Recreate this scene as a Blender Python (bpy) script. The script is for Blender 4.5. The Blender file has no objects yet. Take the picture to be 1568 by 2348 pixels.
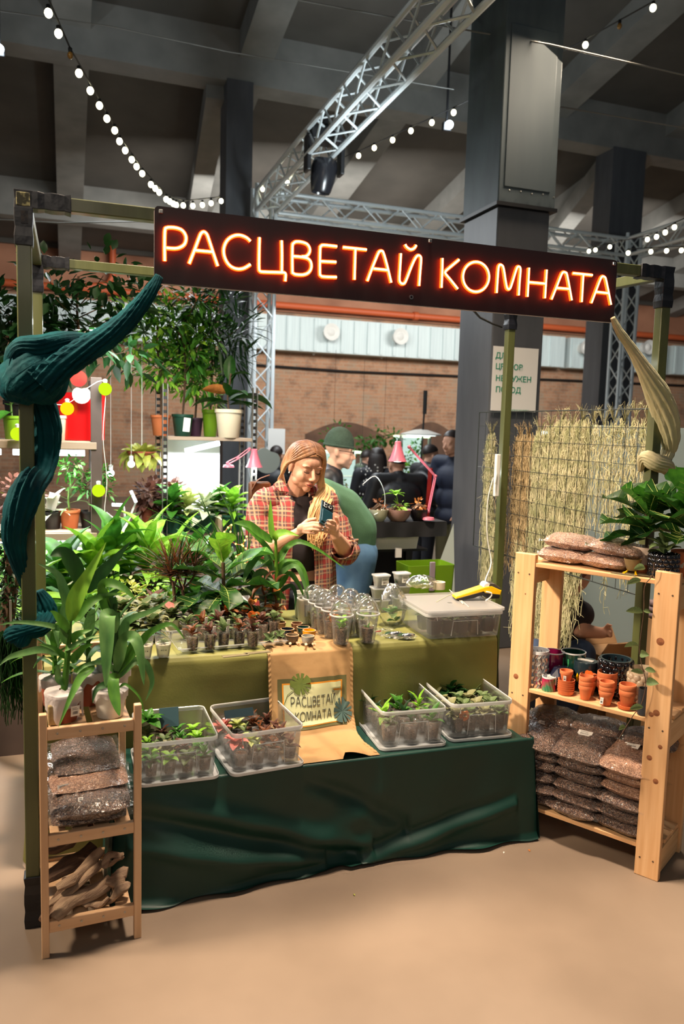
import bpy, math, random
import numpy as np
from mathutils import Vector, Matrix, Euler, noise as mnoise
R_ = random.Random(7)
SC = bpy.context.scene
COL = SC.collection
pi = math.pi

# ---------------------------------------------------------------- camera, world, lights, exposure
IMG_W, IMG_H, FPX = 1568, 2348, 1793.7
PITCH, ROLL, YAW = .1058, .0285, .34
CAM = Vector((0.1108, -2.5199, 1.596))
_F = Vector((math.sin(YAW)*math.cos(PITCH), math.cos(YAW)*math.cos(PITCH), -math.sin(PITCH)))
_R0 = Vector((math.cos(YAW), -math.sin(YAW), 0)); _U0 = _R0.cross(_F)
_R = _R0*math.cos(ROLL) + _U0*math.sin(ROLL)
_U = _U0*math.cos(ROLL) - _R0*math.sin(ROLL)
cam = bpy.data.objects.new('camera', bpy.data.cameras.new('camera'))
COL.objects.link(cam)
m = Matrix.Identity(4)
for i in range(3):
    m[i][0], m[i][1], m[i][2], m[i][3] = _R[i], _U[i], -_F[i], CAM[i]
cam.matrix_world = m
cam.data.sensor_fit = 'VERTICAL'; cam.data.sensor_height = 36; cam.data.sensor_width = 24
cam.data.lens = FPX/IMG_H*36
cam.data.clip_start = .05; cam.data.clip_end = 100
cam.data.dof.use_dof = True; cam.data.dof.focus_distance = 3.0; cam.data.dof.aperture_fstop = 3.2
SC.camera = cam

def ray(u, v): return _F + (u-784)/FPX*_R - (v-1174)/FPX*_U
def at(u, v, ax, val):
    """point of the world seen at pixel u, v on the plane axis = val (ax 0, 1, 2 = x, y, z)"""
    d = ray(u, v); t = (val-CAM[ax])/d[ax]
    return CAM + d*t
def AX(u, v, x): return at(u, v, 0, x)
def AY(u, v, y): return at(u, v, 1, y)
def AZ(u, v, z): return at(u, v, 2, z)
def AD(u, v, d): return CAM + ray(u, v)*d

def lin(c):
    return tuple((x/255/12.92 if x/255 <= .04045 else ((x/255+.055)/1.055)**2.4) for x in c[:3])

w = bpy.data.worlds.new('world'); SC.world = w; w.use_nodes = True
bg = w.node_tree.nodes['Background']
bg.inputs[0].default_value = (.62, .72, .8, 1); bg.inputs[1].default_value = .105
SC.view_settings.view_transform = 'Standard'; SC.view_settings.look = 'None'
SC.view_settings.exposure = 0; SC.view_settings.gamma = 1; SC.view_settings.use_curve_mapping = False
cy = SC.cycles
cy.use_denoising = True
cy.max_bounces = 7; cy.diffuse_bounces = 3; cy.glossy_bounces = 3; cy.transmission_bounces = 4
cy.transparent_max_bounces = 24; cy.caustics_reflective = False; cy.caustics_refractive = False
cy.sample_clamp_indirect = 4; cy.use_adaptive_sampling = True; cy.adaptive_threshold = .03

def area(name, loc, target, size, power, col, spread=pi, size_y=None):
    l = bpy.data.lights.new(name, 'AREA'); l.energy = power; l.color = col; l.size = size; l.spread = spread
    if size_y: l.shape = 'RECTANGLE'; l.size_y = size_y
    o = bpy.data.objects.new(name, l); COL.objects.link(o); o.location = loc
    o.rotation_euler = (Vector(target)-Vector(loc)).to_track_quat('-Z', 'Y').to_euler()
    o['kind'] = 'helper'
    return o
def point(name, loc, power, col, r=.05):
    l = bpy.data.lights.new(name, 'POINT'); l.energy = power; l.color = col; l.shadow_soft_size = r
    o = bpy.data.objects.new(name, l); COL.objects.link(o); o.location = loc; o['kind'] = 'helper'
    return o
WARM = (1, .79, .6)
area('hall_spotlight', (1.05, .0, 5.2), (1.15, -.1, .3), .5, 195, WARM, spread=1.9)
area('hall_spotlight', (-2.4, .25, 3.4), (2.0, 0, .7), .5, 62, (1, .78, .56), spread=1.2)
area('front_fill', (-.6, -4.2, 3.6), (1.0, 0, .6), 2.2, 34, (1, .84, .68))  # soft fill added behind the camera to lift the front faces
area('hall_floodlight', (3.4, 2.2, 4.3), (1.4, .3, .6), .6, 40, (1, .8, .6), spread=2.2)
area('back_wall_fill', (3.5, 9.0, 4.6), (4.5, 13.5, 1.8), 4.0, 320, (1, .97, .92), size_y=1.2)  # this and the next: unseen ambient fill added to brighten the brick wall
area('back_wall_fill', (9.5, 9.0, 4.6), (9.5, 13.5, 1.8), 4.0, 300, (1, .97, .92), size_y=1.2)
area('stall_fill', (1.2, 4.6, 3.6), (1.2, 4.2, .5), 1.6, 95, (.92, .97, 1), size_y=1.0)  # this and the next: unseen ambient fill added over the far stalls
area('stall_fill', (3.0, 6.2, 3.2), (3.2, 6.0, .5), 1.6, 70, (.92, .97, 1), size_y=1.0)
area('stall_fill', (.5, 1.9, 2.1), (.5, 2.0, .5), .9, 44, (.93, 1, .97), size_y=.5)  # fill added to brighten the plants behind the table
area('roof_fill', (2.8, 3.4, 3.1), (3.6, 6.6, 6.5), .5, 42, (.84, .95, 1), spread=2.2)  # unseen fill added to lift the roof and trusses

# ---------------------------------------------------------------- materials
def nodes(name):
    mt = bpy.data.materials.new(name); mt.use_nodes = True
    nt = mt.node_tree; nt.nodes.clear()
    out = nt.nodes.new('ShaderNodeOutputMaterial')
    return mt, nt, out
def N(nt, t, **kw):
    n = nt.nodes.new('ShaderNode'+t)
    for k, v in kw.items():
        if k in n.inputs.keys(): n.inputs[k].default_value = v
        else: setattr(n, k, v)
    return n
def rgba(c): return (*lin(c), 1)
def mat(name, c, rough=.5, metal=0, c2=None, ns=8, stretch=None, bump=0, bs=40, emit=0, coat=0, transl=0, spec=.5, bstretch=None, contrast=1, alpha=None):
    """procedural principled material; c2 = second colour mixed in by noise of scale ns"""
    mt, nt, out = nodes(name); L = nt.links.new
    p = N(nt, 'BsdfPrincipled'); p.inputs['Roughness'].default_value = rough; p.inputs['Metallic'].default_value = metal
    p.inputs['Base Color'].default_value = rgba(c); p.inputs['Specular IOR Level'].default_value = spec
    p.inputs['Coat Weight'].default_value = coat; p.inputs['Coat Roughness'].default_value = .1
    tc = N(nt, 'TexCoord')
    if c2 or bump:
        mp = N(nt, 'Mapping'); L(tc.outputs['Object'], mp.inputs[0])
        if stretch: mp.inputs['Scale'].default_value = stretch
    if c2:
        n = N(nt, 'TexNoise'); n.inputs['Scale'].default_value = ns; n.inputs['Detail'].default_value = 4
        L(mp.outputs[0], n.inputs['Vector'])
        cr = N(nt, 'ValToRGB'); L(n.outputs[0], cr.inputs[0])
        cr.color_ramp.elements[0].position = .5-.2/contrast; cr.color_ramp.elements[1].position = .5+.2/contrast
        cr.color_ramp.elements[0].color = rgba(c); cr.color_ramp.elements[1].color = rgba(c2)
        L(cr.outputs[0], p.inputs['Base Color'])
        csrc = cr.outputs[0]
    if bump:
        n2 = N(nt, 'TexNoise'); n2.inputs['Scale'].default_value = bs; n2.inputs['Detail'].default_value = 3
        if bstretch:
            mp = N(nt, 'Mapping'); mp.inputs['Scale'].default_value = bstretch; L(tc.outputs['Object'], mp.inputs[0])
        L(mp.outputs[0], n2.inputs['Vector'])
        b = N(nt, 'Bump'); b.inputs['Strength'].default_value = bump; b.inputs['Distance'].default_value = .01
        L(n2.outputs[0], b.inputs['Height']); L(b.outputs[0], p.inputs['Normal'])
    if emit:
        p.inputs['Emission Color'].default_value = rgba(c); p.inputs['Emission Strength'].default_value = emit
    sh = p.outputs[0]
    if transl:
        t = N(nt, 'BsdfTranslucent'); t.inputs[0].default_value = rgba(c)
        if c2: L(csrc, t.inputs[0])
        mx = N(nt, 'MixShader'); mx.inputs[0].default_value = transl
        L(sh, mx.inputs[1]); L(t.outputs[0], mx.inputs[2]); sh = mx.outputs[0]
    if alpha is not None:
        tr = N(nt, 'BsdfTransparent'); mx = N(nt, 'MixShader'); mx.inputs[0].default_value = alpha
        L(tr.outputs[0], mx.inputs[1]); L(sh, mx.inputs[2]); sh = mx.outputs[0]
    L(sh, out.inputs[0])
    return mt
def emis(name, c, s):
    mt, nt, out = nodes(name); e = N(nt, 'Emission'); e.inputs[0].default_value = rgba(c); e.inputs[1].default_value = s
    nt.links.new(e.outputs[0], out.inputs[0]); return mt
def clear(name, tint=(255, 255, 255), body=.06, gloss=.12, rough=.05, bodyc=(230, 235, 235), bump=0, bs=20):
    """thin clear plastic: transparent, with some milky body and a fresnel gloss"""
    mt, nt, out = nodes(name); L = nt.links.new
    tr = N(nt, 'BsdfTransparent'); tr.inputs[0].default_value = rgba(tint)
    df = N(nt, 'BsdfDiffuse'); df.inputs[0].default_value = rgba(bodyc)
    tl = N(nt, 'BsdfTranslucent'); tl.inputs[0].default_value = rgba(bodyc)
    m0 = N(nt, 'MixShader'); m0.inputs[0].default_value = .5; L(df.outputs[0], m0.inputs[1]); L(tl.outputs[0], m0.inputs[2])
    m1 = N(nt, 'MixShader'); m1.inputs[0].default_value = body; L(tr.outputs[0], m1.inputs[1]); L(m0.outputs[0], m1.inputs[2])
    g = N(nt, 'BsdfGlossy'); g.inputs['Roughness'].default_value = rough
    lw = N(nt, 'LayerWeight'); lw.inputs[0].default_value = .25
    mm = N(nt, 'Math', operation='MULTIPLY_ADD'); mm.inputs[1].default_value = .6; mm.inputs[2].default_value = gloss
    L(lw.outputs['Fresnel'], mm.inputs[0])
    m2 = N(nt, 'MixShader'); L(mm.outputs[0], m2.inputs[0]); L(m1.outputs[0], m2.inputs[1]); L(g.outputs[0], m2.inputs[2])
    if bump:
        tc = N(nt, 'TexCoord'); n = N(nt, 'TexNoise'); n.inputs['Scale'].default_value = bs; n.inputs['Detail'].default_value = 4
        n.inputs['Distortion'].default_value = 1.5
        L(tc.outputs['Object'], n.inputs['Vector'])
        b = N(nt, 'Bump'); b.inputs['Strength'].default_value = bump; b.inputs['Distance'].default_value = .02
        L(n.outputs[0], b.inputs['Height']); L(b.outputs[0], g.inputs['Normal'])
    L(m2.outputs[0], out.inputs[0]); return mt

M = {}
M['concrete_floor'] = mat('concrete_floor', (138, 121, 104), .62, c2=(120, 104, 88), ns=1.6, bump=.05, bs=14, spec=.35)
M['roof_dark'] = mat('roof_dark', (92, 88, 82), .8, c2=(80, 77, 72), ns=2)
M['beam_grey'] = mat('beam_grey', (136, 135, 130), .75, c2=(118, 118, 114), ns=3)
M['pillar'] = mat('pillar', (86, 88, 92), .5, c2=(74, 76, 80), ns=3, stretch=(3, 3, .6), bump=.15, bs=6)
M['pillar_sheet'] = mat('pillar_sheet', (92, 104, 108), .55, c2=(74, 84, 88), ns=3, stretch=(2, 2, .6), bump=.2, bs=5, spec=.3)
M['black'] = mat('black', (22, 22, 24), .5)
M['pipe'] = mat('pipe', (196, 92, 50), .5)
M['plaster'] = mat('plaster', (186, 132, 102), .8, c2=(146, 98, 74), ns=1.2)
M['duct'] = mat('duct', (214, 228, 228), .45, c2=(190, 206, 208), ns=3, stretch=(20, 1, .3))
M['alu'] = mat('alu', (222, 230, 232), .36, metal=.35)
M['olive_post'] = mat('olive_post', (84, 90, 50), .42, c2=(72, 78, 40), ns=3, stretch=(8, 8, .7), coat=.25, bump=.06, bs=12, bstretch=(6, 6, .4))
M['tape'] = mat('tape', (15, 16, 22), .4, c2=(24, 28, 36), ns=9, stretch=(1, 1, 1), bump=.5, bs=16)
M['old_paint'] = mat('old_paint', (196, 188, 130), .6, c2=(70, 68, 44), ns=38, contrast=4)
M['cloth_teal'] = mat('cloth_teal', (10, 58, 48), .5, c2=(8, 50, 42), ns=2, spec=.45)
M['cloth_olive'] = mat('cloth_olive', (122, 122, 62), .6, c2=(114, 114, 56), ns=4, bump=.04, bs=150)
M['cloth_tan'] = mat('cloth_tan', (168, 134, 88), .7, c2=(156, 122, 78), ns=6, bump=.25, bs=14)
M['pine'] = mat('pine', (228, 186, 138), .5, c2=(206, 156, 106), ns=3.2, stretch=(16, 16, .8), bump=.04, bs=30)
M['pine_x'] = mat('pine_x', (228, 186, 138), .5, c2=(206, 156, 106), ns=3.2, stretch=(.8, 16, 16))
M['pine_y'] = mat('pine_y', (226, 190, 142), .5, c2=(208, 164, 112), ns=3.2, stretch=(16, .8, 16))
M['knot'] = mat('knot', (156, 100, 62), .5, c2=(120, 68, 42), ns=60)
M['beech'] = mat('beech', (214, 178, 140), .5, c2=(200, 160, 122), ns=4, stretch=(10, 10, .8))
M['beech_x'] = mat('beech_x', (214, 178, 140), .5, c2=(200, 160, 122), ns=4, stretch=(.8, 10, 10))
M['screw'] = mat('screw', (170, 170, 165), .3, metal=.9)
M['hole'] = mat('hole', (50, 32, 20), .8)
M['sign_board'] = mat('sign_board', (44, 32, 34), .5, spec=.4)
M['neon'] = emis('neon', (255, 54, 8), 12.0)
M['neon_core'] = emis('neon_core', (255, 226, 160), 3.0)
M['bulb'] = emis('bulb', (255, 246, 205), 9)
M['tube_light'] = emis('tube_light', (236, 250, 255), 7)
M['white_paint'] = mat('white_paint', (225, 225, 220), .5)
M['paper'] = mat('paper', (232, 230, 224), .7)
M['teal_ink'] = mat('teal_ink', (40, 140, 110), .7)
M['ink'] = mat('ink', (40, 44, 46), .7)

# brick wall: bricks are about 4 px at this distance
def brick_mat():
    mt, nt, out = nodes('old_brick'); L = nt.links.new
    tc = N(nt, 'TexCoord'); mp = N(nt, 'Mapping'); L(tc.outputs['Object'], mp.inputs[0])
    mp.inputs['Rotation'].default_value = (pi/2, 0, 0)
    b = N(nt, 'TexBrick'); L(mp.outputs[0], b.inputs['Vector'])
    b.inputs['Color1'].default_value = rgba((184, 138, 106)); b.inputs['Color2'].default_value = rgba((150, 110, 86))
    b.inputs['Mortar'].default_value = rgba((168, 150, 128)); b.inputs['Scale'].default_value = 1
    b.inputs['Mortar Size'].default_value = .012; b.inputs['Brick Width'].default_value = .26; b.inputs['Row Height'].default_value = .08
    n = N(nt, 'TexNoise'); n.inputs['Scale'].default_value = 1.6; n.inputs['Detail'].default_value = 7; n.inputs['Roughness'].default_value = .7
    L(tc.outputs['Object'], n.inputs['Vector'])
    cr = N(nt, 'ValToRGB'); L(n.outputs[0], cr.inputs[0])
    for e, (po, c) in zip(cr.color_ramp.elements, ((.38, (96, 72, 58)), (.5, (180, 134, 102)))): e.position = po; e.color = rgba(c)
    e = cr.color_ramp.elements.new(.64); e.color = rgba((150, 140, 120))
    mx = N(nt, 'MixRGB', blend_type='MIX'); mx.inputs[0].default_value = .55
    L(b.outputs[0], mx.inputs[1]); L(cr.outputs[0], mx.inputs[2])
    p = N(nt, 'BsdfPrincipled'); p.inputs['Roughness'].default_value = .85; L(mx.outputs[0], p.inputs['Base Color'])
    bu = N(nt, 'Bump'); bu.inputs['Distance'].default_value = .03; L(n.outputs[0], bu.inputs['Height']); L(bu.outputs[0], p.inputs['Normal'])
    L(p.outputs[0], out.inputs[0]); return mt
M['brick'] = brick_mat()

# ---------------------------------------------------------------- mesh helpers
def V(*a): return Vector(a if len(a) > 1 else a[0])
class MB:
    def __init__(s): s.v = []; s.f = []; s.mi = []; s.k = 0
    def add(s, vs, fs):
        o = len(s.v); s.v.extend(tuple(x) for x in vs); s.f.extend(tuple(i+o for i in f) for f in fs); s.mi.extend([s.k]*len(fs))
        return s
    def box(s, lo, hi, M4=None, bev=0):
        x0, y0, z0 = lo; x1, y1, z1 = hi
        if bev:
            b = bev; vs = []; fs = []
            for zz, i in ((z0, b), (z0+b, 0), (z1-b, 0), (z1, b)):
                for cx, cyy, sx, sy in ((x0, y0, 1, 1), (x1, y0, -1, 1), (x1, y1, -1, -1), (x0, y1, 1, -1)):
                    a = (cx+sx*(b+i*.0), cyy+sy*i, zz); c = (cx+sx*i, cyy+sy*b, zz)
                    if i: vs += [(cx+sx*b, cyy+sy*b, zz)]*2
                    elif (sx > 0) == (sy > 0): vs += [(cx, cyy+sy*b, zz), (cx+sx*b, cyy, zz)]
                    else: vs += [(cx+sx*b, cyy, zz), (cx, cyy+sy*b, zz)]
            for r in range(3):
                for i in range(8): fs.append((r*8+i, r*8+(i+1) % 8, r*8+8+(i+1) % 8, r*8+8+i))
            fs.append((6, 4, 2, 0)); fs.append((24, 26, 28, 30))
        else:
            vs = [(x, y, z) for z in (z0, z1) for x, y in ((x0, y0), (x1, y0), (x1, y1), (x0, y1))]
            fs = [(3, 2, 1, 0), (4, 5, 6, 7), (0, 1, 5, 4), (1, 2, 6, 5), (2, 3, 7, 6), (3, 0, 4, 7)]
        if M4 is not None: vs = [M4 @ Vector(q) for q in vs]
        return s.add(vs, fs)
    def bar(s, a, b, wx, wz, up=(0, 0, 1)):
        """box beam from a to b, wx wide sideways, wz along up"""
        a = Vector(a); b = Vector(b); d = (b-a).normalized(); sd = d.cross(Vector(up))
        if sd.length < 1e-4: sd = d.cross(Vector((1, 0, 0)))
        sd.normalize(); u = sd.cross(d).normalized()
        vs = [p+sd*sx*wx/2+u*sz*wz/2 for p in (a, b) for sx, sz in ((-1, -1), (1, -1), (1, 1), (-1, 1))]
        return s.add(vs, [(0, 1, 2, 3), (7, 6, 5, 4), (4, 5, 1, 0), (5, 6, 2, 1), (6, 7, 3, 2), (7, 4, 0, 3)])
    def tube(s, pts, r, n=6, cap=True, closed=False, flat=1.0):
        pts = [Vector(p) for p in pts]; m_ = len(pts)
        rs = r if isinstance(r, (list, tuple)) else [r]*m_
        prev = None; vs = []
        for i, p in enumerate(pts):
            if closed: t = pts[(i+1) % m_]-pts[i-1]
            else: t = pts[min(i+1, m_-1)]-pts[max(i-1, 0)]
            if t.length < 1e-9: t = Vector((0, 0, 1))
            t.normalize()
            if prev is None:
                a = Vector((0, 0, 1)) if abs(t.z) < .9 else Vector((1, 0, 0))
                x = t.cross(a).normalized()
            else:
                x = prev-t*prev.dot(t)
                x = x.normalized() if x.length > 1e-6 else t.orthogonal().normalized()
            prev = x; y = t.cross(x)
            for k in range(n):
                an = 2*pi*k/n; vs.append(p+(x*math.cos(an)+y*math.sin(an)*flat)*rs[i])
        fs = []
        for i in range(m_ if closed else m_-1):
            j = (i+1) % m_
            for k in range(n): fs.append((i*n+k, i*n+(k+1) % n, j*n+(k+1) % n, j*n+k))
        if cap and not closed: fs.append(tuple(range(n-1, -1, -1))); fs.append(tuple((m_-1)*n+k for k in range(n)))
        return s.add(vs, fs)
    def lathe(s, prof, n=24, c=(0, 0, 0), rfun=None, cap0=False, cap1=False):
        vs = []; c = Vector(c)
        for i, (r, z) in enumerate(prof):
            for k in range(n):
                an = 2*pi*k/n; rr = r*(rfun(an, i, z) if rfun else 1)
                vs.append(c+Vector((rr*math.cos(an), rr*math.sin(an), z)))
        fs = [(i*n+k, i*n+(k+1) % n, (i+1)*n+(k+1) % n, (i+1)*n+k) for i in range(len(prof)-1) for k in range(n)]
        if cap0: fs.append(tuple(range(n-1, -1, -1)))
        if cap1: fs.append(tuple((len(prof)-1)*n+k for k in range(n)))
        return s.add(vs, fs)
    def grid(s, fn, nu, nv, closed=False):
        vs = [fn(i/nu, j/nv) for j in range(nv+1) for i in range(nu+(0 if closed else 1))]
        a = nu if closed else nu+1
        fs = []
        for j in range(nv):
            for i in range(nu):
                i2 = (i+1) % a if closed else i+1
                fs.append((j*a+i, j*a+i2, (j+1)*a+i2, (j+1)*a+i))
        return s.add(vs, fs)
    def ball(s, c, r, nu=12, nv=8, M4=None):
        c = Vector(c); r = r if isinstance(r, (tuple, list)) else (r, r, r)
        vs = []
        for j in range(nv+1):
            th = pi*j/nv
            for i in range(nu):
                ph = 2*pi*i/nu; q = Vector((r[0]*math.sin(th)*math.cos(ph), r[1]*math.sin(th)*math.sin(ph), r[2]*math.cos(th)))
                vs.append(c+(M4 @ q if M4 else q))
        fs = [(j*nu+i, (j+1)*nu+i, (j+1)*nu+(i+1) % nu, j*nu+(i+1) % nu) for j in range(nv) for i in range(nu)]
        return s.add(vs, fs)
    def mesh(s, name, mats, smooth=True, angle=None):
        me = bpy.data.meshes.new(name); me.from_pydata(s.v, [], s.f); me.update()
        for mm in (mats if isinstance(mats, (list, tuple)) else [mats]): me.materials.append(M[mm] if isinstance(mm, str) else mm)
        if len(me.materials) > 1: me.polygons.foreach_set('material_index', s.mi)
        if smooth:
            me.polygons.foreach_set('use_smooth', [True]*len(me.polygons))
            if angle is not None: me.set_sharp_from_angle(angle=math.radians(angle))
        return me
    def build(s, name, mats, parent=None, smooth=False, angle=40, loc=None, rot=None, solid=0, sub=0, bevel=0):
        o = bpy.data.objects.new(name, s.mesh(name, mats, smooth, angle)); COL.objects.link(o)
        if parent: o.parent = parent
        if loc is not None: o.location = loc
        if rot is not None: o.rotation_euler = rot
        if bevel: b = o.modifiers.new('bevel', 'BEVEL'); b.width = bevel; b.segments = 2; b.limit_method = 'ANGLE'
        if solid: q = o.modifiers.new('solid', 'SOLIDIFY'); q.thickness = solid; q.offset = 0
        if sub: q = o.modifiers.new('sub', 'SUBSURF'); q.levels = sub; q.render_levels = sub
        return o
def tag(o, label=None, cat=None, group=None, kind=None):
    if label: o['label'] = label
    if cat: o['category'] = cat
    if group: o['group'] = group
    if kind: o['kind'] = kind
    return o
def thing(name, label, cat, loc=(0, 0, 0), rz=0, group=None, kind=None):
    o = bpy.data.objects.new(name, None); COL.objects.link(o); o.location = loc; o.rotation_euler = (0, 0, rz)
    o.empty_display_size = .05
    return tag(o, label, cat, group, kind)
def struct(o, label=None): o['kind'] = 'structure'; return tag(o, label)
def dup(root, loc=None, rz=None, label=None, group=None, sc=None, par=None):
    r = root.copy(); COL.objects.link(r)
    if par: r.parent = par
    if loc is not None: r.location = loc
    if rz is not None: r.rotation_euler = (0, 0, rz)
    if sc is not None: r.scale = (sc, sc, sc) if not isinstance(sc, tuple) else sc
    if label: r['label'] = label
    if group: r['group'] = group
    def kids(a, b):
        for ch in a.children:
            c = ch.copy(); COL.objects.link(c); c.parent = b; kids(ch, c)
    kids(root, r)
    return r
def rr(a, b): return R_.uniform(a, b)
# ---------------------------------------------------------------- setting
struct(MB().box((-8, -4.5, -.1), (22, 15.2, 0)).build('floor', 'concrete_floor'), 'smooth beige concrete floor')
WY = 15.0
ZTOP = 5.02
def roofz(y): return ZTOP + .12 + .1785*(WY-y)
struct(MB().box((-8, WY, 0), (24, WY+.4, ZTOP+.3)).build('wall_back', 'brick'), 'old bare brick wall')
ZB0, ZB1 = AY(300, 785, WY).z, AY(300, 702, WY).z
for k, (a, b) in enumerate(((-6, 3.2), (3.4, 9.4), (9.9, 12.0), (12.15, 15.2), (15.4, 21))):
    mb = MB().box((a, WY-.42, ZB0), (b, WY-.02, ZB1))
    nn = int((b-a)/.32)
    for i in range(nn): mb.box((a+i*.32+.05, WY-.45, ZB0+.02), (a+i*.32+.12, WY-.415, ZB1-.02))
    struct(mb.build('trim_1', 'duct'), 'pale ribbed metal duct along the brick wall')
struct(MB().box((-6, WY-.1, ZB1+.12), (21, WY, ZTOP+.1)).build('trim_2', 'plaster'), 'plastered band above the metal duct')
struct(MB().box((-8, WY-.2, ZTOP+.06), (24, WY+.1, ZTOP+.5)).build('trim_3', 'roof_dark'), 'dark beam where roof meets wall')
# round vents of the duct
for k, (u, v) in enumerate(((757, 762), (915, 772), (1340, 797), (1482, 797))):
    c = AY(u, v, WY-.55)
    t = thing('duct_vent', ['round vent nozzle on the metal duct above the beanie man', 'round vent nozzle on the duct just before the big pillar', 'round vent nozzle on the duct beside the pillar poster', 'round vent nozzle on the duct behind the far truss tower'][k], 'vent', c)
    MB().tube([(0, .5, 0), (0, -.05, -.02)], .13, 16).build('nozzle', 'white_paint', t, smooth=True)
    MB().lathe([(.13, 0), (.17, .02), (.19, .06), (.15, .05), (.1, .02), (.06, .06), (0.005, .07)], 18).build('flange', 'white_paint', t, smooth=True, rot=(pi/2, 0, 0), loc=(0, -.05, 0))
    MB().bar((0, .3, -.1), (-.25, .45, -.48), .04, .04).build('bracket', 'white_paint', t)
# orange pipe
t = thing('orange_pipe', 'orange water pipe running along the top of the brick wall', 'pipe', (0, WY-.3, AY(100, 655, WY-.3).z))
z0 = t.location.z
MB().tube([(-6, 0, 0), (21, 0, 0)], .075, 10).build('main_pipe', 'pipe', t, smooth=True)
e = AY(258, 600, WY-.3)
MB().tube([(e.x-.9, -.02, -.02), (e.x-.1, -.02, .12), (e.x, -.02, .3), (e.x, -.02, ZTOP-z0+.35)], .07, 10).build('riser', 'pipe', t, smooth=True)
for x in (-.5, 3.6, 7.9, 13):
    MB().tube([(x-.06, 0, 0), (x+.06, 0, 0)], .1, 10).build('coupling', 'pipe', t, smooth=True)
tag(MB().tube([AY(560, 835, WY-.06), AY(800, 852, WY-.06), AY(1040, 862, WY-.06), AY(1300, 872, WY-.06), AY(1568, 884, WY-.06)], .03, 6).build('wall_cable', 'black', smooth=True), 'black cable strung across the brick wall under the duct', 'cable')
# arches low in the wall: flat panels, recess shade put into their dark colour
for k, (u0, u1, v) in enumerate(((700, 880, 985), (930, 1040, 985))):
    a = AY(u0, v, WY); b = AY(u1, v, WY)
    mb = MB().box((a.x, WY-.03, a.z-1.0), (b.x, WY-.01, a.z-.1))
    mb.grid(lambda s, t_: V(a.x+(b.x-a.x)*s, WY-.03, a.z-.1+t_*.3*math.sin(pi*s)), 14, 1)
    struct(mb.build('trim_4', M.setdefault('arch', mat('arch', (112, 84, 66), .9, c2=(84, 62, 50), ns=3))), 'brick arch panel coloured as a shaded recess')
# roof
y0, y1 = 1.0, WY+.3
mb = MB(); mb.add([(-8, y0, roofz(y0)), (24, y0, roofz(y0)), (24, y1, roofz(y1)), (-8, y1, roofz(y1)), (-8, y0, roofz(y0)+.1), (24, y0, roofz(y0)+.1), (24, y1, roofz(y1)+.1), (-8, y1, roofz(y1)+.1)], [(0, 1, 2, 3), (7, 6, 5, 4), (0, 4, 5, 1), (1, 5, 6, 2), (2, 6, 7, 3), (3, 7, 4, 0)])
struct(mb.build('ceiling', 'roof_dark'), 'dark sloping roof')
XR = [AY(u, 620, WY).x for u in (160, 388, 624, 834, 1033)]
sp = (XR[4]-XR[0])/4
YB = 7.6
for k in range(-2, 9):
    x = XR[0]+k*sp
    mb = MB(); y2 = 1.0
    mb.bar((x, WY-.1, roofz(WY-.1)-.16), (x, y2, roofz(y2)-.16), .42, .32)
    struct(mb.build('trim_5', 'beam_grey'), 'grey rafter under the sloping roof')
zbeam = AY(300, 145, YB).z
struct(MB().box((-8, YB, zbeam), (24, YB+.38, roofz(YB)+.02)).build('trim_6', 'beam_grey'), 'grey longitudinal roof beam')
struct(MB().box((-8, 12.2, roofz(12.2)-.62), (24, 12.5, roofz(12.2)+.02)).build('trim_6', 'beam_grey'), 'grey longitudinal roof beam near the wall')
for u0, u1 in ((518, 578), (1405, 1480)):
    a = AY(u0, 350, YB); b = AY(u1, 350, YB)
    struct(MB().box((a.x, YB-.02, 0), (b.x, YB+.4, zbeam+.02)).build('trim_7', 'pillar'), 'grey column under the roof beam')
    # slanting brace from the column head
    x = (a.x+b.x)/2-.25
for (ua, va, ub, vb) in ((500, 200, 432, 462), (1240, 330, 1130, 470), (1430, 335, 1255, 455)):
    p = AY(ua, va, YB+.2); q = AD(ub, vb, 15.5)
    q.z = min(q.z, roofz(q.y)-.5)
    struct(MB().bar(p, q, .3, .3).build('trim_8', 'beam_grey'), 'grey slanting roof brace')
# big pillar
PX0, PY0 = AD(1117, 1000, 5.6).x, AD(1117, 1000, 5.6).y
zc = AY(1117, 468, PY0).z
pw, pd = .42, .5
struct(MB().box((PX0, PY0, 0), (PX0+pw, PY0+pd, zc)).build('trim_9', 'pillar', bevel=.01), 'dark grey square pillar behind the stall')
struct(MB().box((PX0-.012, PY0-.012, zc+.02), (PX0+pw+.03, PY0+pd, 7.2)).build('trim_9', 'pillar_sheet', bevel=.008), 'sheet clad upper part of the dark grey pillar')
mb = MB().box((PX0+.03, PY0-.018, zc+.13), (PX0+pw-.02, PY0-.01, zc+1.2))
struct(mb.build('trim_9', mat('sheet_panel', (80, 92, 96), .6, c2=(72, 84, 90), ns=2, stretch=(4, 1, .5)), bevel=.004), 'metal sheet patch on the pillar')
struct(MB().box((PX0-.03, PY0-.03, zc), (PX0+pw+.04, PY0+pd+.02, zc+.025)).build('trim_9', 'black'), 'black band standing for the dark crack round the pillar')  # shade of the crack under the cladding, painted as a black band
mb = MB()
for k in range(5): mb.ball((PX0+.06+k*.09, PY0-.035, zc+.1+.01*math.sin(k*3)), .008, 6, 4)
struct(mb.build('trim_9', 'screw'), 'rivets along the pillar crack')['kind'] = 'structure'

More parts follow.
